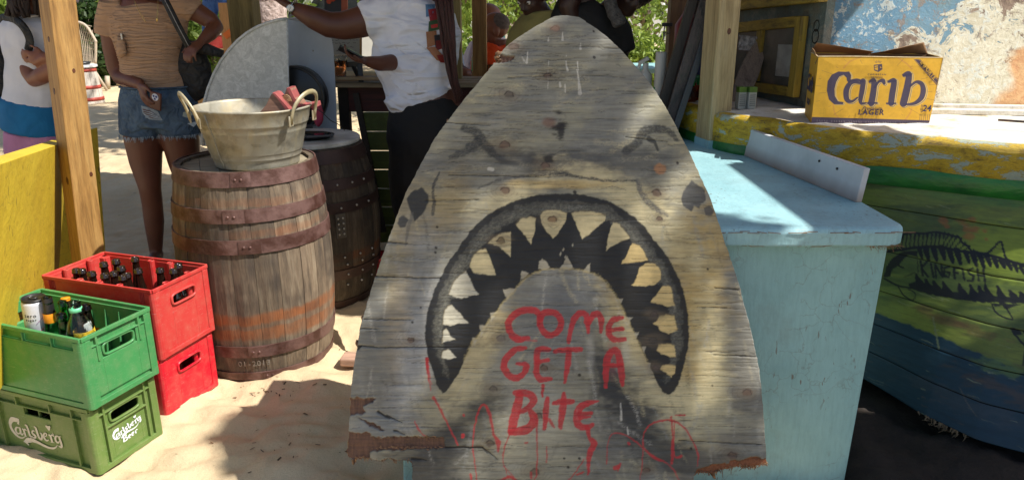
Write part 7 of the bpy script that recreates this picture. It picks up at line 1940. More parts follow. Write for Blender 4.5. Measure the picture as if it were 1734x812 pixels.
# ---- man in white polo with black backpack at the far left
Y = 4.45
w = thing('person', 'person in white polo shirt and blue and pink shorts, arms crossed, wearing a black backpack', 'person', (at(60,420,Y).x, Y, 0))
bm = bmesh.new(); hd = at(56, -14, Y-.04); add_head(bm, hd, R(-25), -.1)
tube(pr_([(56,10,0),(60,26,0),(62,40,0)], Y), [.055,.058,.09], 16, bm)
tube(pr_([(62,40,0),(62,60,0),(64,110,0),(64,150,0),(64,190,0)], Y), [(.14,.1),(.19,.12),(.16,.12),(.15,.12),(.17,.13)], 22, bm, updir=(0,1,0))
tube(pr_([(30,52,-.03),(34,80,-.05),(46,110,-.08),(60,134,-.12),(72,128,-.17),(100,112,-.2),(124,104,-.2)], Y), [.07,.066,.058,.05,.048,.042,.034], 16, bm)
tube(pr_([(60,108,-.19),(76,98,-.2),(110,96,-.17)], Y), [(.03,.02),(.036,.03),(.045,.045)], 14, bm)
add_hand(bm, at(78,100,Y-.19), at(60,98,Y-.2)-at(78,100,Y-.19), (0,1,0), side=1, curl=.3, s=.95)
for dx in (-14, 22):
    P = pr_([(62+dx,200,0),(62+dx,270,0),(64+dx,330,0),(66+dx,380,0)], Y); P.append(Vector((P[-1].x, Y, .06))); tube(P, [.11,.095,.07,.06,.04], 18, bm); foot(bm, P[-1], R(-40))
flesh(mk('body', bm, SK3, w), .009, 5)
bm = bmesh.new(); WPL = cloth('white_polo_cotton', S(214,216,224), S(198,202,212), 4, .4, .85)
tube(pr_([(60,26,0),(60,36,0),(62,58,0),(64,110,0),(62,150,0),(58,184,0)], Y), [(.085,.08),(.15,.11),(.21,.135),(.175,.14),(.168,.138),(.175,.145)], 26, bm, updir=(0,1,0))
tube(pr_([(42,40,0),(28,54,-.02),(30,76,-.04),(34,90,-.055)], Y), [.08,.092,.084,.082], 20, bm)
o = mk('polo_shirt', bm, WPL, w); flesh(o, .010, 5); wrinkle(o, .014, .1, 2)
bm = bmesh.new(); tube([at(60,27,Y)+Vector((.078*math.cos(a_), .075*math.sin(a_), .012+.012*math.sin(a_*1))) for a_ in np.linspace(0, 2*math.pi, 25)], [(.022,.007)]*25, 8, bm, updir=(0,0,1)); mk('collar', bm, WPL, w, smooth=True)
SB = cloth('blue_swim_cloth', S(16,110,164), S(12,92,140), 5, .3); SP = cloth('pink_swim_cloth', S(190,132,170), S(170,116,152), 5, .3)
bm = bmesh.new(); tube(pr_([(58,170,0),(58,190,0),(60,214,0),(60,224,0)], Y), [(.178,.148),(.19,.155),(.195,.155),(.19,.15)], 24, bm, updir=(0,1,0)); o = mk('shorts', bm, SB, w); flesh(o, .012, 4)
bm = bmesh.new()
for dx in (-14, 22): tube(pr_([(60+dx,222,0),(60+dx,262,0)], Y), [(.118,.13),(.12,.125)], 18, bm)
o = mk('shorts_lower_band', bm, SP, w); flesh(o, .012, 4)
bm = bmesh.new()
for k in range(46):
    a_ = random.uniform(-2.9, .9); r = .085; e = Vector((math.cos(a_), math.sin(a_), 0)); p0 = hd+e*r*.5+Vector((-.02,0,.09)); p1 = hd+e*r*1.18+Vector((-.015,0,.02)); p2 = hd+e*r*1.3+Vector((-.02,0,-.06)); p3 = p2+Vector((random.gauss(0,.015), random.gauss(0,.015), -.05-.03*random.random()))
    tube(smooth_path([p0, p1, p2, p3], 3), .0095, 6, bm)
ball(hd+Vector((-.02,0,.04)), (.1,.095,.09), bm, 16); mk('hair', bm, plain('brown_black_locs', S(44,28,22), S(26,18,16), 50, .8, .8, 90), w, smooth=True)
bp_ = thing('backpack', 'black backpack worn by the person in the white polo at the left edge', 'backpack', at(0,215,Y+.1))
o = mk('bag', ball(at(-12,132,Y+.06), (.16,.14,.30), seg=26), BAGB, bp_, smooth=True); wrinkle(o, .02, .1)
mk('strap', tube(smooth_path(pr_([(-4,34,-.02),(18,30,-.11),(38,44,-.17),(50,66,-.18),(48,86,-.16)], Y), 5), [(.024,.007)]*21, 8, updir=(0,-1,0)), BAGB, bp_, smooth=True)
mk('strap', tube(smooth_path(pr_([(34,112,-.08),(28,128,-.12),(20,160,-.06),(8,190,.02)], Y), 5), [(.016,.006)]*16, 8, updir=(0,-1,0)), BAGB, bp_, smooth=True)

# ---- man in orange, man behind him, two dark figures behind the board
Y = 5.45
w = thing('person', 'bald smiling man in bright orange shirt seated behind the back rail', 'person', (at(842,300,Y).x, Y, 0))
bm = bmesh.new(); hd = at(836, 52, Y); add_head(bm, hd, R(192), -.05, 1.05); 
tube(pr_([(846,68,0),(848,84,0),(848,100,0)], Y), [.062,.062,.1], 16, bm)
tube(pr_([(848,100,0),(848,125,0),(846,160,0),(846,230,0)], Y), [(.15,.11),(.21,.14),(.2,.15),(.2,.16)], 22, bm, updir=(0,1,0))
tube(pr_([(828,96,-.08),(818,120,-.14),(806,132,-.2),(786,124,-.28),(772,118,-.3)], Y), [.06,.052,.045,.038,.03], 14, bm); add_hand(bm, at(774,118,Y-.3), Vector((-.6,-.5,-.4)), (0,0,-1), side=1, curl=.35)
for dx in (-12, 20): tube([at(846+dx,225,Y), at(843+dx,235,Y-.4), Vector((at(843+dx,235,Y-.4).x, Y-.42, .08))], [.1,.07,.05], 14, bm)
flesh(mk('body', bm, SK3, w), .007, 4)
eyes(w, hd, R(192), -.05, 1.05)
bm = bmesh.new(); ORC = cloth('orange_cotton', S(236,84,24), S(220,70,18), 5, .5)
tube(pr_([(848,76,0),(850,84,0),(850,106,0),(847,140,0),(846,200,0)], Y), [(.09,.09),(.15,.12),(.225,.155),(.215,.165),(.21,.17)], 24, bm, updir=(0,1,0)); tube(pr_([(836,86,-.05),(828,102,-.1),(824,118,-.13)], Y), [.095,.088,.08], 18, bm)
o = mk('shirt', bm, ORC, w); flesh(o, .010, 5); wrinkle(o, .016, .07, 2)
mk('grey_stubble', ball(hd+Vector((.028,0,.048)), (.088,.079,.074), seg=18), plain('grey_hair', S(110,100,96), S(90,80,76), 60, .9), w, smooth=True)
st2 = thing('bench', 'dark bench behind the back rail under the man in orange', 'bench', (at(846,240,5.5).x, 5.5, 0)); zb_ = at(846,240,5.5).z
mk('seat', bx(-.1, .75, 5.3, 5.65, zb_-.14, zb_-.1), DARKW, st2); 
for x in (-.06, .7): mk('leg', bx(x-.03, x+.03, 5.35, 5.6, 0, zb_-.14), DARKW, st2)
Y = 5.9
w = thing('person', 'bald man in pale pink shirt partly hidden behind the man in orange', 'person', (at(826,300,Y).x, Y, 0))
bm = bmesh.new(); hd = at(824, 34, Y); add_head(bm, hd, R(200), 0, 1.05); tube(pr_([(832,52,0),(834,70,0)], Y), [.06,.07], 14, bm); tube(pr_([(832,70,0),(830,100,0),(830,200,0)], Y), [(.14,.1),(.2,.13),(.19,.15)], 20, bm, updir=(0,1,0))
for dx in (-12, 18): P = pr_([(830+dx,190,0),(830+dx,300,0)], Y); P.append(Vector((P[-1].x, Y, .05))); tube(P, [.1,.07,.05], 14, bm)
flesh(mk('body', bm, SK3, w), .009, 3)
bm = bmesh.new(); tube(pr_([(832,62,0),(832,74,0),(830,100,0),(828,150,0)], Y), [(.09,.09),(.17,.12),(.215,.145),(.21,.15)], 22, bm, updir=(0,1,0)); tube(pr_([(812,74,-.03),(806,92,-.05),(802,112,-.08)], Y), [.07,.07,.06], 14, bm); o = mk('shirt', bm, cloth('pale_pink_cotton', S(214,196,200), S(196,180,186), 5, .4), w); flesh(o, .012, 4)
bm = bmesh.new(); tube(pr_([(830,148,0),(830,200,0)], Y), [(.2,.15),(.2,.15)], 18, bm); o = mk('trousers', bm, BLKC, w)
Y = 5.7
w = thing('person', 'person in light blue shirt whose sleeve and hand show beside the braid', 'person', (at(752,300,Y).x, Y, 0))
bm = bmesh.new(); hd = at(742, 20, Y); add_head(bm, hd, R(-20)); tube(pr_([(742,40,0),(742,60,0)], Y), [.055,.07], 14, bm); tube(pr_([(742,60,0),(742,100,0),(742,200,0)], Y), [(.13,.1),(.19,.12),(.18,.14)], 20, bm, updir=(0,1,0)); tube(pr_([(756,80,-.05),(766,104,-.12),(778,112,-.22)], Y), [.06,.05,.035], 14, bm); add_hand(bm, at(778,112,Y-.22), Vector((.5,-.6,-.3)), (0,0,-1), 1, .4)
for dx in (-12, 14): P = pr_([(742+dx,190,0),(742+dx,300,0)], Y); P.append(Vector((P[-1].x, Y, .05))); tube(P, [.1,.07,.05], 14, bm)
flesh(mk('body', bm, SK2, w), .01, 3)
bm = bmesh.new(); tube(pr_([(742,54,0),(742,70,0),(742,110,0),(742,160,0)], Y), [(.08,.08),(.17,.11),(.2,.14),(.19,.15)], 20, bm, updir=(0,1,0)); tube(pr_([(750,74,-.03),(760,92,-.08),(766,104,-.12)], Y), [.075,.07,.062], 14, bm); o = mk('shirt', bm, cloth('light_blue_cotton', S(164,196,226), S(150,182,214), 5, .4), w); flesh(o, .012, 4)
Y = 4.25
w = thing('person', 'person in olive-green top with dark hair, back turned, just behind the shark board tip', 'person', (at(925,300,Y).x, Y, 0))
bm = bmesh.new(); hd = at(902, -8, Y-.02); add_head(bm, hd, R(-130), -.5, 1.05); tube(pr_([(908,10,0),(916,26,0),(922,40,0)], Y), [.058,.062,.1], 16, bm); tube(pr_([(924,40,0),(926,70,0),(928,120,0),(930,200,0)], Y), [(.13,.1),(.18,.12),(.17,.12),(.19,.14)], 22, bm, updir=(0,1,0))
tube(pr_([(950,30,-.05),(975,14,-.08),(1000,-10,-.1)], Y), [.06,.055,.045], 14, bm)
for dx in (-14, 20): P = pr_([(930+dx,195,0),(930+dx,300,0)], Y); P.append(Vector((P[-1].x, Y, .05))); tube(P, [.11,.08,.05], 14, bm); foot(bm, P[-1], R(-90))
flesh(mk('body', bm, SK4, w), .009, 4); eyes(w, hd, R(-130), -.5, 1.05)
bm = bmesh.new(); OLC = cloth('olive_cotton', S(132,124,72), S(116,108,60), 6, .4); tube(pr_([(921,18,0),(922,32,0),(924,56,0),(928,110,0),(930,190,0)], Y), [(.11,.09),(.165,.115),(.2,.135),(.19,.14),(.2,.15)], 24, bm, updir=(0,1,0)); tube(pr_([(895,44,0),(880,62,0),(872,86,0)], Y), [.07,.07,.062], 14, bm); o = mk('top', bm, OLC, w); flesh(o, .011, 5)
bm = ball(hd+Vector((.01,.03,.05)), (.12,.115,.1), seg=22); o = mk('hair', bm, HAIR, w, smooth=True); wrinkle(o, .03, .03)
bm = bmesh.new(); tube(pr_([(930,150,0),(930,290,0)], Y), [(.21,.15),(.19,.14)], 18, bm, updir=(0,1,0)); mk('skirt', bm, BLKC, w, smooth=True)
Y = 4.18
w = thing('person', 'person in black T-shirt with bushy black hair leaning over behind the shark board', 'person', (at(1010,300,Y).x, Y, 0))
bm = bmesh.new(); hd = at(1062, -12, Y-.05); add_head(bm, hd, R(-60), -.4); tube(pr_([(1046,4,0),(1030,20,0),(1015,40,0)], Y), [.06,.062,.1], 16, bm); tube(pr_([(1010,30,0),(1004,60,0),(1000,120,0),(1000,200,0)], Y), [(.13,.1),(.18,.12),(.17,.12),(.19,.14)], 22, bm, updir=(0,1,0))
tube(pr_([(970,40,-.05),(962,10,-.08),(985,-30,-.1)], Y), [.06,.055,.045], 14, bm)
for dx in (-14, 20): P = pr_([(1000+dx,195,0),(1000+dx,300,0)], Y); P.append(Vector((P[-1].x, Y, .05))); tube(P, [.11,.08,.05], 14, bm); foot(bm, P[-1], R(-90))
flesh(mk('body', bm, SK4, w), .009, 4)
bm = bmesh.new(); tube(pr_([(1024,14,0),(1012,30,0),(1002,56,0),(1000,110,0),(1000,190,0)], Y), [(.11,.09),(.18,.12),(.215,.14),(.2,.14),(.2,.15)], 24, bm, updir=(0,1,0)); tube(pr_([(1030,30,0),(1048,56,-.02),(1056,90,-.03)], Y), [.08,.075,.07], 16, bm); tube(pr_([(975,30,0),(955,20,-.03),(950,40,-.03)], Y), [.09,.08,.07], 16, bm); o = mk('tshirt', bm, BLKC, w); flesh(o, .011, 5)
bm = bmesh.new()
for k in range(30):
    d = Vector((random.gauss(0,1), random.gauss(0,1), random.gauss(0,1))).normalized(); ball(hd+Vector((.03,.02,.03))+d*.085, random.uniform(.03,.055), bm, 10)
ball(hd+Vector((.03,.02,.03)), .11, bm, 16); o = mk('hair', bm, HAIR, w); flesh(o, .009, 1); wrinkle(o, .03, .02, 4)
bm = bmesh.new(); tube(smooth_path(pr_([(1031,-10,-.12),(1036,14,-.16),(1044,30,-.18),(1050,44,-.19)], Y), 4), [.03,.032,.034,.034,.034,.034,.036,.036,.036,.038,.038,.038,.03], 12, bm); o = mk('grey_scarf', bm, cloth('grey_marl', S(96,94,92), S(60,58,58), 60, .5), w, smooth=True); wrinkle(o, .012, .03)
mk('trousers', tube(pr_([(1000,185,0),(1000,290,0)], Y), [(.21,.15),(.19,.14)], 18, updir=(0,1,0)), BLKC, w, smooth=True)
# ---- distant person in jeans on the raised deck
Y = 8.2; zd_ = at(372, 78, Y).z
dk = thing('raised_deck', 'raised timber deck at the back under the person in jeans', 'deck', (at(390,78,Y).x, Y, 0))
for k in range(5): mk('plank', bx(at(330,0,Y).x, at(452,0,Y).x, Y-.35+.16*k, Y-.2+.16*k, zd_-.05, zd_-.01), PINE2, dk, bevel=.003)
for x in (340, 440): mk('leg', bx(at(x,0,Y).x-.05, at(x,0,Y).x+.05, Y-.3, Y-.2, 0, zd_-.05), PINE, dk)
w = thing('person', 'distant person in blue jeans standing on the raised deck, seen from the waist down', 'person', (at(372,78,Y).x, Y, zd_-.01))
bm = bmesh.new(); jt = [(371,-60),(371,-110),(371,-150)]
tube(pr_([(370,-20,0),(370,-60,0),(370,-110,0),(371,-140,0)], Y), [(.15,.1),(.14,.1),(.19,.11),(.07,.07)], 18, bm, updir=(0,1,0)); add_head(bm, at(371,-175,Y), R(-90)); tube(pr_([(390,-120,0),(402,-70,0),(400,-20,-.05),(398,2,-.05)], Y), [.05,.045,.04,.03], 12, bm); tube(pr_([(352,-120,0),(342,-70,0),(350,-30,-.1)], Y), [.05,.045,.035], 12, bm)
add_hand(bm, at(398,-4,Y-.05), (0,0,-1), (-1,0,0), 1, .4)
flesh(mk('body', bm, SK3, w), .011, 3)
bm = bmesh.new(); JN = cloth('blue_jeans', S(58,94,150), S(44,74,124), 8, .5)
tube(pr_([(369,-30,0),(369,-6,0)], Y), [(.16,.11),(.17,.12)], 18, bm, updir=(0,1,0)); tube(pr_([(359,-10,0),(356,20,0),(353,50,0),(352,74,0)], Y), [.095,.08,.066,.062], 16, bm); tube(pr_([(380,-10,0),(384,20,-.02),(389,50,.02),(391,74,.05)], Y), [.095,.08,.066,.062], 16, bm); o = mk('jeans', bm, JN, w); flesh(o, .012, 4)
bm = bmesh.new(); tube(pr_([(370,-22,0),(370,-60,0),(370,-105,0),(371,-128,0)], Y), [(.17,.12),(.165,.12),(.2,.12),(.09,.08)], 18, bm, updir=(0,1,0)); mk('shirt', bm, WPL, w, smooth=True)
for px in (352, 391): p = at(px, 78, Y); mk('shoe', tube([p+Vector((0,.06,.03)), p+Vector((0,-.02,.04)), p+Vector((0,-.14,.025))], [(.04,.03),(.045,.04),(.03,.02)], 12, updir=(0,0,1)), BLKP, w, smooth=True)

# ================================================================== FAR BACKGROUND
def leafmat(name, a, b, c):
    t = NT(name); v = t.mapping((1,1,1)); col = t.ramp(t.noise(v, 2.2, 4, .7), [(.3, a), (.5, b), (.7, c)])
    tr = t.n.new('ShaderNodeBsdfTranslucent'); t.L(col, tr.inputs[0]); mx = t.n.new('ShaderNodeMixShader'); mx.inputs[0].default_value = .45
    t.L(col, t.b.inputs['Base Color']); t.b.inputs['Roughness'].default_value = .5
    t.L(t.b.outputs[0], mx.inputs[1]); t.L(tr.outputs[0], mx.inputs[2]); t.L(mx.outputs[0], t.n['Material Output'].inputs[0]); return t.m
LF1 = leafmat('bright_leaves', S(84,108,44), S(126,150,62), S(166,182,88)); LF2 = leafmat('mid_leaves', S(48,74,32), S(78,106,46), S(112,136,62)); LF3 = leafmat('shrub_leaves', S(40,62,30), S(62,86,40), S(92,112,56))
BARK = wood('bark', S(150,132,120), S(104,90,82), S(182,164,152), 2, .8, .9, bump=.8)
def leaves(c, rad, n, size, clusters=40, spread=.22, seed=1, lobes=None):
    g = np.random.default_rng(seed); c = np.array(c); rad = np.array(rad)
    d = g.normal(size=(clusters, 3)); d /= np.linalg.norm(d, axis=1)[:, None]; cc = c + d*rad*(g.random((clusters, 1))**.45)
    k = g.integers(0, clusters, n); p = cc[k] + g.normal(size=(n, 3))*rad*spread
    a = g.normal(size=(n, 3)); a /= np.linalg.norm(a, axis=1)[:, None]; b = g.normal(size=(n, 3)); b -= a*(a*b).sum(1)[:, None]; b /= np.linalg.norm(b, axis=1)[:, None]
    s = size*(.6+.8*g.random((n, 1))); a = a*s; b = b*s*.45
    return np.stack([p-a, p-b, p+a, p+b], 1), cc
def tree(name, label, base, h, c, rad, n, size, mat, trunk_r=.1, seed=1, clusters=40, group=None, spread=.22, cat='tree'):
    t_ = thing(name, label, cat, base, 0, group)
    Q, cc = leaves(c, rad, n, size, clusters, spread, seed)
    bm = bmesh.new(); b0 = Vector(base); rr = random.Random(seed); top = Vector(c)
    P = [b0, b0.lerp(top, .35)+Vector((rr.uniform(-.1,.1), rr.uniform(-.1,.1), 0)), b0.lerp(top, .7)+Vector((rr.uniform(-.15,.15), 0, 0)), top]
    tube(P, [trunk_r*1.2, trunk_r, trunk_r*.75, trunk_r*.4], 12, bm)
    mk('trunk', bm, BARK, t_, smooth=True)
    for i in rr.sample(range(clusters), min(9, clusters)):
        q = Vector(cc[i]); s = P[1].lerp(P[3], rr.uniform(.1,.9)); m = s.lerp(q, .5)+Vector((0,0,.12*(q-s).length)); b = tube([s, m, q], [trunk_r*.42, trunk_r*.25, trunk_r*.08], 7); mk('limb', b, BARK, t_, smooth=True)
    link('crown', quads_mesh('crown', Q), mat, t_)
    return t_
gt = 'trees behind the bar'
def gp_(px, Y): return (at(px, 100, Y).x, Y, 0)
tree('shade_tree', 'bright green tree seen beside the olive post behind the braid', gp_(770, 10.5), 3, (at(772,30,10.5).x, 10.5, 1.75), (.9,1.1,1.0), 3600, .055, LF1, .09, 3, 46, gt)
tree('shade_tree', 'leafy tree above the two bald men', gp_(905, 12), 3, (at(885,5,12).x, 12, 2.1), (1.7,1.2,1.1), 5200, .06, LF1, .11, 4, 60, gt)
tree('shade_tree', 'feathery tree seen right of the bushy black hair', gp_(1085, 10), 3, (at(1090,20,10).x, 10, 1.7), (.9,1.0,.62), 3800, .045, LF1, .06, 5, 46, gt)
tree('shade_tree', 'darker green tree far behind the dark figures', gp_(985, 17), 4, (at(985,0,17).x, 17, 2.9), (3.2,1.5,1.5), 8000, .09, LF2, .16, 6, 60, gt)
tree('shade_tree', 'distant tree above the pale van at centre left', gp_(600, 19), 4, (at(610,-20,19).x, 19, 2.9), (3.4,1.6,1.4), 12000, .1, LF2, .16, 8, 60, gt)
tree('shade_tree', 'green tree between the deck and the fence', gp_(378, 15), 3, (at(380,10,15).x, 15, 1.5), (1.6,1.2,1.2), 9000, .08, LF1, .1, 9, 46, gt)
# big grey trunk by the hood
p = gp_(461, 7.4)
tt_ = thing('big_tree', 'thick pale grey tree trunk rising behind the drum hood', 'tree', p)
bm = bmesh.new(); b0 = Vector(p); P = [b0, b0+Vector((.02,0,.6)), b0+Vector((0,0,1.4)), b0+Vector((.1,0,2.6)), b0+Vector((.0,-.2,4.2))]; tube(P, [.24,.19,.17,.17,.14], 28, bm); bmesh.ops.subdivide_edges(bm, edges=bm.edges, cuts=2, use_grid_fill=True); o = mk('trunk', bm, plain('pale_bark', S(196,178,172), S(140,120,112), 14, .9, .8, 30, bdist=.03), tt_, smooth=True); wrinkle(o, .05, .08, 4)
Q, cc = leaves((b0.x, b0.y+.5, 5.6), (2.6,2.0,1.3), 11000, .08, 60, .2, 11)
for i in range(8): mk('limb', tube([P[-1], P[-1].lerp(Vector(cc[i]), .5)+Vector((0,0,.3)), Vector(cc[i])], [.09,.05,.02], 8), BARK, tt_, smooth=True)
link('crown', quads_mesh('crown', Q), LF2, tt_)
# the tree outside the picture on the right whose leaves dapple the shark board
OT = thing('overhanging_tree', 'tall leafy tree right of the boat whose crown hangs over the counter', 'tree', (5.8, -.8, 0))
OTC = Vector((.05,1.8,1.0)) + SUN_DIR*5.2
mk('trunk', tube([(5.8,-.8,0),(5.7,-.8,1.8),(5.5,-.7,3.4),(6.0,-1.4,5.4)], [.24,.2,.16,.1], 14), BARK, OT, smooth=True)
QS = []
def dapple(cx_, cy_, w_, h_, n, seed, dist=4.8):
    c = on_board(np.array(float(cx_)), np.array(float(cy_))); c = Vector(c)+SUN_DIR*dist
    q, cc = leaves(tuple(c), (w_, w_*.8, h_), int(n*.72), .035, 12, .28, seed); QS.append(q)
    mk('limb', tube([(5.5,-.7,3.4), Vector((5.5,-.7,3.4)).lerp(c, .6)+Vector((0,0,.4)), c], [.06,.035,.012], 8), BARK, OT, smooth=True)
for i, a in enumerate(DAPPLES): dapple(*a, 100+i)
Q, cc = leaves((6.6, -2.2, 6.4), (1.9,1.6,1.3), 12000, .08, 60, .2, 31); QS.append(Q)
link('crown', quads_mesh('crown', np.concatenate(QS)), LF2, OT)
# fence, shrubs and sunlit furniture at the far left
FEN = wood('purple_grey_board', S(120,104,108), S(88,76,80), None, 2, 1.); fe = thing('board_fence', 'grey-purple upright board fence far behind the wicker chair', 'fence', (at(170,60,16.5).x, 16.5, 0))
for k in range(26):
    x = at(60,0,16.5).x+.2*k; mk('board', bx(x, x+.19, 16.5, 16.53, 0, 2.0+.02*(k%3)), FEN, fe)
mk('cross_rail', bx(at(60,0,16.5).x, at(60,0,16.5).x+5.2, 16.535, 16.58, .6, .7), FEN, fe)
def shrub(label, px, Y, z, rad, n, size, m, seed):
    x = at(px, 60, Y).x; t_ = thing('shrub', label, 'shrub', (x, Y, 0), 0, 'shrubs along the fence'); Q, cc = leaves((x, Y, z), rad, n, size, 26, .25, seed)
    for i in range(6): mk('stem', tube([(x+.05*(i-3), Y, 0), tuple((Vector((x,Y,z))+Vector(cc[i]))*.5), tuple(cc[i])], [.03,.02,.008], 6), BARK, t_, smooth=True)
    link('foliage', quads_mesh('foliage', Q), m, t_)
shrub('round-leaved shrub behind the wicker chair', 155, 15, .95, (.5,.4,.55), 3500, .07, LF3, 41); shrub('low dark shrub at the edge of the sand left of the tan top', 176, 14.5, .42, (.55,.4,.42), 3500, .06, LF3, 42)
shrub('shrub at the top left corner behind the person in the polo', 2, 13, 1.1, (.6,.5,.7), 4200, .07, LF1, 43); shrub('leafy shrub behind the elbow of the tan-topped woman', 366, 11, .85, (.6,.4,.5), 3500, .06, LF1, 44)
shrub('shrub between the slim post and the bald men', 782, 8.8, .75, (.4,.3,.6), 4000, .04, LF1, 45); shrub('yellow-green shrub right of centre by the brown post', 1100, 9, .78, (.45,.35,.42), 4000, .04, LF1, 46)
# peacock wicker chair
WK = wood('bleached_wicker', S(196,180,160), S(150,134,116), None, 2, 2); Yc = 13.2; x0 = at(138,120,Yc).x
ch = thing('wicker_chair', 'tall peacock-backed wicker chair on the sunlit sand at far left', 'chair', (x0, Yc, 0)); zc_ = at(150,110,Yc).z; ztop = at(140,38,Yc).z
mk('seat', lathe([(0,.0),(.26,.0),(.28,.02),(.26,.05),(0,.05)], 24, (x0, Yc-.1, zc_-.02)), WK, ch, smooth=True)
arch = [(x0-.25, zc_-.05),(x0-.33,(zc_+ztop)/2-.05),(x0-.28,ztop-.18),(x0-.12,ztop-.02),(x0+.02,ztop),(x0+.16,ztop-.07),(x0+.27,ztop-.3),(x0+.27,(zc_+ztop)/2),(x0+.20,zc_-.02)]
pa = smooth_path([Vector((a, Yc+.1, b)) for a, b in arch], 4); mk('back_rim', tube(pa, .025, 8), WK, ch, smooth=True)
bm = bmesh.new()
for k in range(18):
    f = (k+.5)/18; x = x0-.3+.56*f; p0 = Vector((x0-.2+.38*f, Yc+.08, zc_)); hh = max(b.z for b in pa if abs(b.x-x) < .06); tube([p0, Vector((x, Yc+.11, (zc_+hh)/2)), Vector((x, Yc+.1, hh-.01))], .007, 5, bm)
for k in range(5): zq = zc_+.12+k*.13; tube([Vector((x0-.28, Yc+.1, zq)), Vector((x0, Yc+.13, zq+.06)), Vector((x0+.25, Yc+.1, zq))], .006, 5, bm)
mk('cane_weave', bm, WK, ch)['kind'] = 'stuff'
for dx, dy in ((-.22,.1),(.22,.1),(-.2,-.25),(.26,-.25)): mk('leg', tube([(x0+dx*.7, Yc+dy*.6, zc_-.02), (x0+dx*1.5, Yc+dy*1.1, 0)], [.022,.026], 8), WK, ch, smooth=True)
tbp = thing('barrel_table', 'small white barrel table with red bands beside the wicker chair', 'table', (at(150,170,11.6).x, 11.6, 0)); hh = at(150,113,11.6).z
WSH = wood('whitewashed_stave', S(206,196,184), S(170,158,146), None, 2, 2)
for k in range(14):
    a_ = k*2*math.pi/14; M = Matrix.Rotation(a_, 4, 'Z'); rows = []; bm = bmesh.new()
    for j in range(6):
        z_ = hh*j/5; r = .17+.055*(1-(j/5))-.0*z_; rows.append([bm.verts.new(M @ Vector((r*math.cos(q), r*math.sin(q), z_))) for q in (-.215, 0, .215)]+[bm.verts.new(M @ Vector(((r-.02)*math.cos(q), (r-.02)*math.sin(q), z_))) for q in (.215, -.215)])
    for A, B in zip(rows, rows[1:]):
        for i in range(5): bm.faces.new((A[i], A[(i+1)%5], B[(i+1)%5], B[i]))
    mk('stave', bm, WSH, tbp, local=True)
for f_ in (.12, .45, .92): r = .17+.055*(1-f_)+.006; mk('hoop', lathe([(r-.004,hh*f_-.025),(r+.002,hh*f_-.025),(r-.003,hh*f_+.025),(r-.008,hh*f_+.025)], 24), plain('red_hoop', S(176,70,56), S(150,60,50), 8), tbp, local=True, smooth=True)
mk('top', lathe([(0,hh),(.2,hh),(.2,hh+.03),(0,hh+.03)], 24), WHP, tbp, local=True)
o = mk('ashtray', lathe([(0,0),(.1,0),(.12,.04),(.1,.035),(.0,.01)], 16, (at(150,170,11.6).x, 11.6, hh+.031)), BLKP, smooth=True); base_origin(o); tag(o, 'dark bowl on the small white barrel table', 'bowl')
# pale van and building far behind, blue barrel, red cooler, aqua table
PW = plain('white_car_paint', S(214,216,214), S(200,202,200), 3, .3); DGL = plain('tinted_glass', S(40,46,52), None, 5, .1); TY = plain('tyre_rubber', S(26,26,27), None, 10, .9)
def van(label, px, Y, L, sgn=1):
    x = at(px, 60, Y).x; t_ = thing('parked_van', label, 'van', (x, Y, 0))
    prof_ = [(-L/2,.35),(-L/2,.9),(-L/2+.15,1.02),(-L/2+.75,1.1),(-L/2+1.2,1.75),(L/2-.15,1.82),(L/2,1.6),(L/2,.35)]
    mk('body', prism([(a*sgn, b) for a, b in prof_], -.85, .85), PW, t_, local=True, bevel=.05)
    win_ = [(-L/2+.95,1.15),(-L/2+1.3,1.62),(L/2-1.5,1.66),(L/2-1.5,1.15)]; mk('side_window', prism([(a*sgn, b) for a, b in win_], -.862, -.84), DGL, t_, local=True)
    mk('side_window', prism([(a*sgn, b) for a, b in [(L/2-1.35,1.15),(L/2-1.35,1.66),(L/2-.35,1.66),(L/2-.3,1.15)]], -.862, -.84), DGL, t_, local=True)
    for q in (-L/2+.8, L/2-.8):
        M = Matrix.Translation((q*sgn, -.8, .34)) @ Matrix.Rotation(R(90), 4, 'X'); o = mk('wheel', lathe([(0,.1),(.2,.1),(.32,.08),(.34,.0),(.32,-.08),(0,-.1)], 24, M=M), TY, t_, local=True, smooth=True); mk('rim', lathe([(0,.104),(.18,.104),(.2,.1)], 20, M=M), SIL, o, local=True)
    mk('headlight', box(bmesh.new(), ((-L/2-.005)*sgn, -.6, .75), (.04,.3,.16)), WHP, t_, local=True); mk('bumper', box(bmesh.new(), ((-L/2-.03)*sgn, 0, .42), (.1,1.6,.16)), DGL, t_, local=True, bevel=.02)
van('white van parked behind the whiteboard and phone', 640, 16, 4.6); van('white van seen through the trees left of the brown post', 1050, 26, 4.6, -1)
bl_ = thing('beach_building', 'long pale single-storey building far behind the trees', 'building', (1.5, 34, 0))
mk('wall', bx(-14, 15, 34, 38, 0, 3.0), plain('cream_render', S(214,206,190), S(196,188,172), 2, .8), bl_)
mk('roof', hexa([(-14.6,33.4,3.0),(15.6,33.4,3.0),(15.6,38.6,3.0),(-14.6,38.6,3.0),(-14,35.8,4.0),(15,35.8,4.0),(15,36.2,4.0),(-14,36.2,4.0)]), plain('rust_roof', S(150,96,76), S(126,80,64), 4), bl_)
for k in range(9):
    x = -12.6+3.1*k; o = mk('window', bx(x, x+1.1, 33.94, 33.99, 1.0, 2.2), WHP, bl_); mk('pane', bx(x+.08, x+1.02, 33.92, 33.938, 1.08, 2.12), DGL, o)
mk('door', bx(-1.2, -.3, 33.94, 33.99, 0, 2.1), plain('teal_door', S(60,120,120), None), bl_)
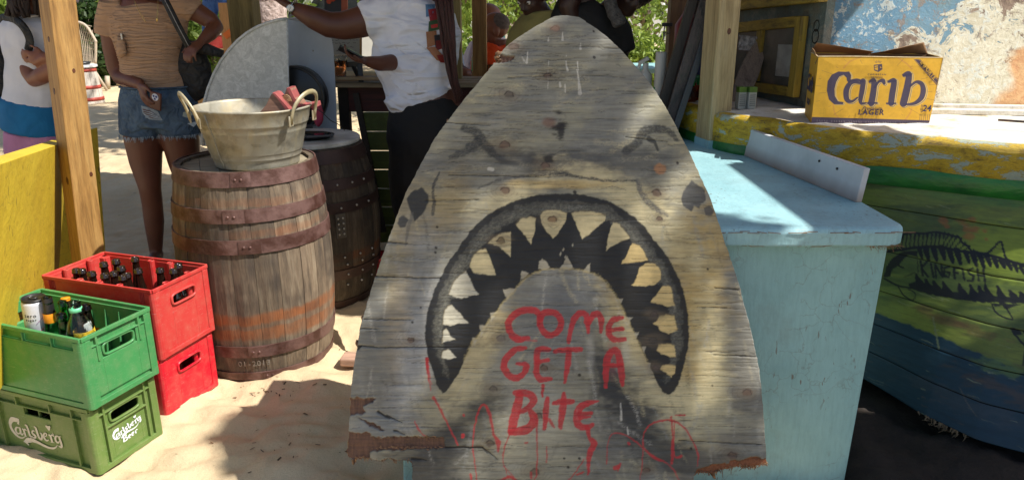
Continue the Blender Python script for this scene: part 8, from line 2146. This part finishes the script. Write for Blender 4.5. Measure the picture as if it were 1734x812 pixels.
bb_ = thing('blue_barrel', 'blue plastic barrel standing far off left of the brown post', 'barrel', (at(1087,105,15).x, 15, 0)); z1_ = at(1087,86,15).z; mk('body', lathe([(0,0),(.11,0),(.13,.03),(.13,z1_*.33),(.137,z1_*.35),(.13,z1_*.37),(.13,z1_*.66),(.137,z1_*.68),(.13,z1_*.7),(.13,z1_-.03),(.11,z1_),(0,z1_)], 24), plain('blue_drum_plastic', S(70,130,180), None, 5, .4), bb_, local=True, smooth=True); mk('lid_ring', lathe([(.125,z1_-.04),(.14,z1_-.035),(.14,z1_-.01),(.12,z1_)], 24), SIL, bb_, local=True)
at_ = thing('aqua_table', 'pale aqua table beyond the counter beside the pump dispensers', 'table', (at(1085,112,6.4).x, 6.4, 0)); z1_ = at(1085,108,6.6).z; mk('top', bx(-.35,.5,-.3,.3,z1_-.04,z1_), plain('aqua_paint', S(150,190,190), S(130,174,176), 6), at_, local=True, bevel=.006)
for dx in (-.3,.45):
    for dy in (-.25,.25): mk('leg', bx(dx-.03,dx+.03,dy-.03,dy+.03,0,z1_-.04), BLUE, at_, local=True)
rc_ = thing('red_cooler', 'red cooler on the raised deck beside the distant jeans', 'cooler', (at(378,74,8.0).x, 8.0, zd_-.01)); mk('body', bx(-.13,.13,-.1,.1,0,.13), RDA, rc_, local=True, bevel=.01); mk('lid', bx(-.135,.135,-.105,.105,.131,.16), WHP, rc_, local=True, bevel=.008)
bw = thing('orange_board', 'upright brown and orange board behind the olive post', 'board', (at(398,90,7.6).x, 7.6, 0)); zt_ = at(398,5,7.6).z
mk('board', bx(-.11,.2,-.01,.02,0,zt_), wood('tan_orange_board', S(190,140,84), S(160,110,62), None, 2), bw, local=True); mk('orange_stripe', beam((-.08,-.014,at(398,62,7.6).z), (.12,-.014,at(398,38,7.6).z), .008, .06), plain('orange_stripe_paint', S(220,110,30)), bw, local=True)
# sticks and pale driftwood at the edge of the sunlit sand
DRW = wood('driftwood', S(190,176,156), S(150,136,118), None, 2)
for i, (px, py, Y_) in enumerate(((176,112,13.6),(196,108,14.2))):
    x = at(px, py, Y_).x; o = mk('driftwood', tube([(x, Y_, 0), (x+.03, Y_, .22-.06*i)], [.05,.04], 10), DRW, smooth=True); base_origin(o); tag(o, ('short pale stump at the sand edge beside the wicker chair', 'second pale stump further right at the sand edge')[i], 'stump')

# ================================================================== ROOF over the bar and unseen shade panels (above the picture)
RFM = wood('roof_board', S(150,128,96), S(108,90,66), None, 0, 1.2)
def roof(name, label, x0, x1, y0, y1, z, posts=()):
    t_ = thing(name, label, 'roof', ((x0+x1)/2, (y0+y1)/2, z)); n = max(1, round((y1-y0)/.3))
    for k in range(n): mk('roof_board', bx(x0, x1, y0+(y1-y0)*k/n, y0+(y1-y0)*(k+1)/n-.0005, z+.02*(k % 2), z+.022+.02*(k % 2)), RFM, t_)
    for x in (x0+.3, (x0+x1)/2, x1-.3): mk('rafter', bx(x-.03, x+.03, y0+.02, y1-.02, z-.101, z-.001), OLW, t_)
    for (x, y) in posts: mk('support', bx(x-.05, x+.05, y-.05, y+.05, 0, z-.1), OLW, t_)
    return t_
for a in ROOFS_AND_SHADES: roof(*a)
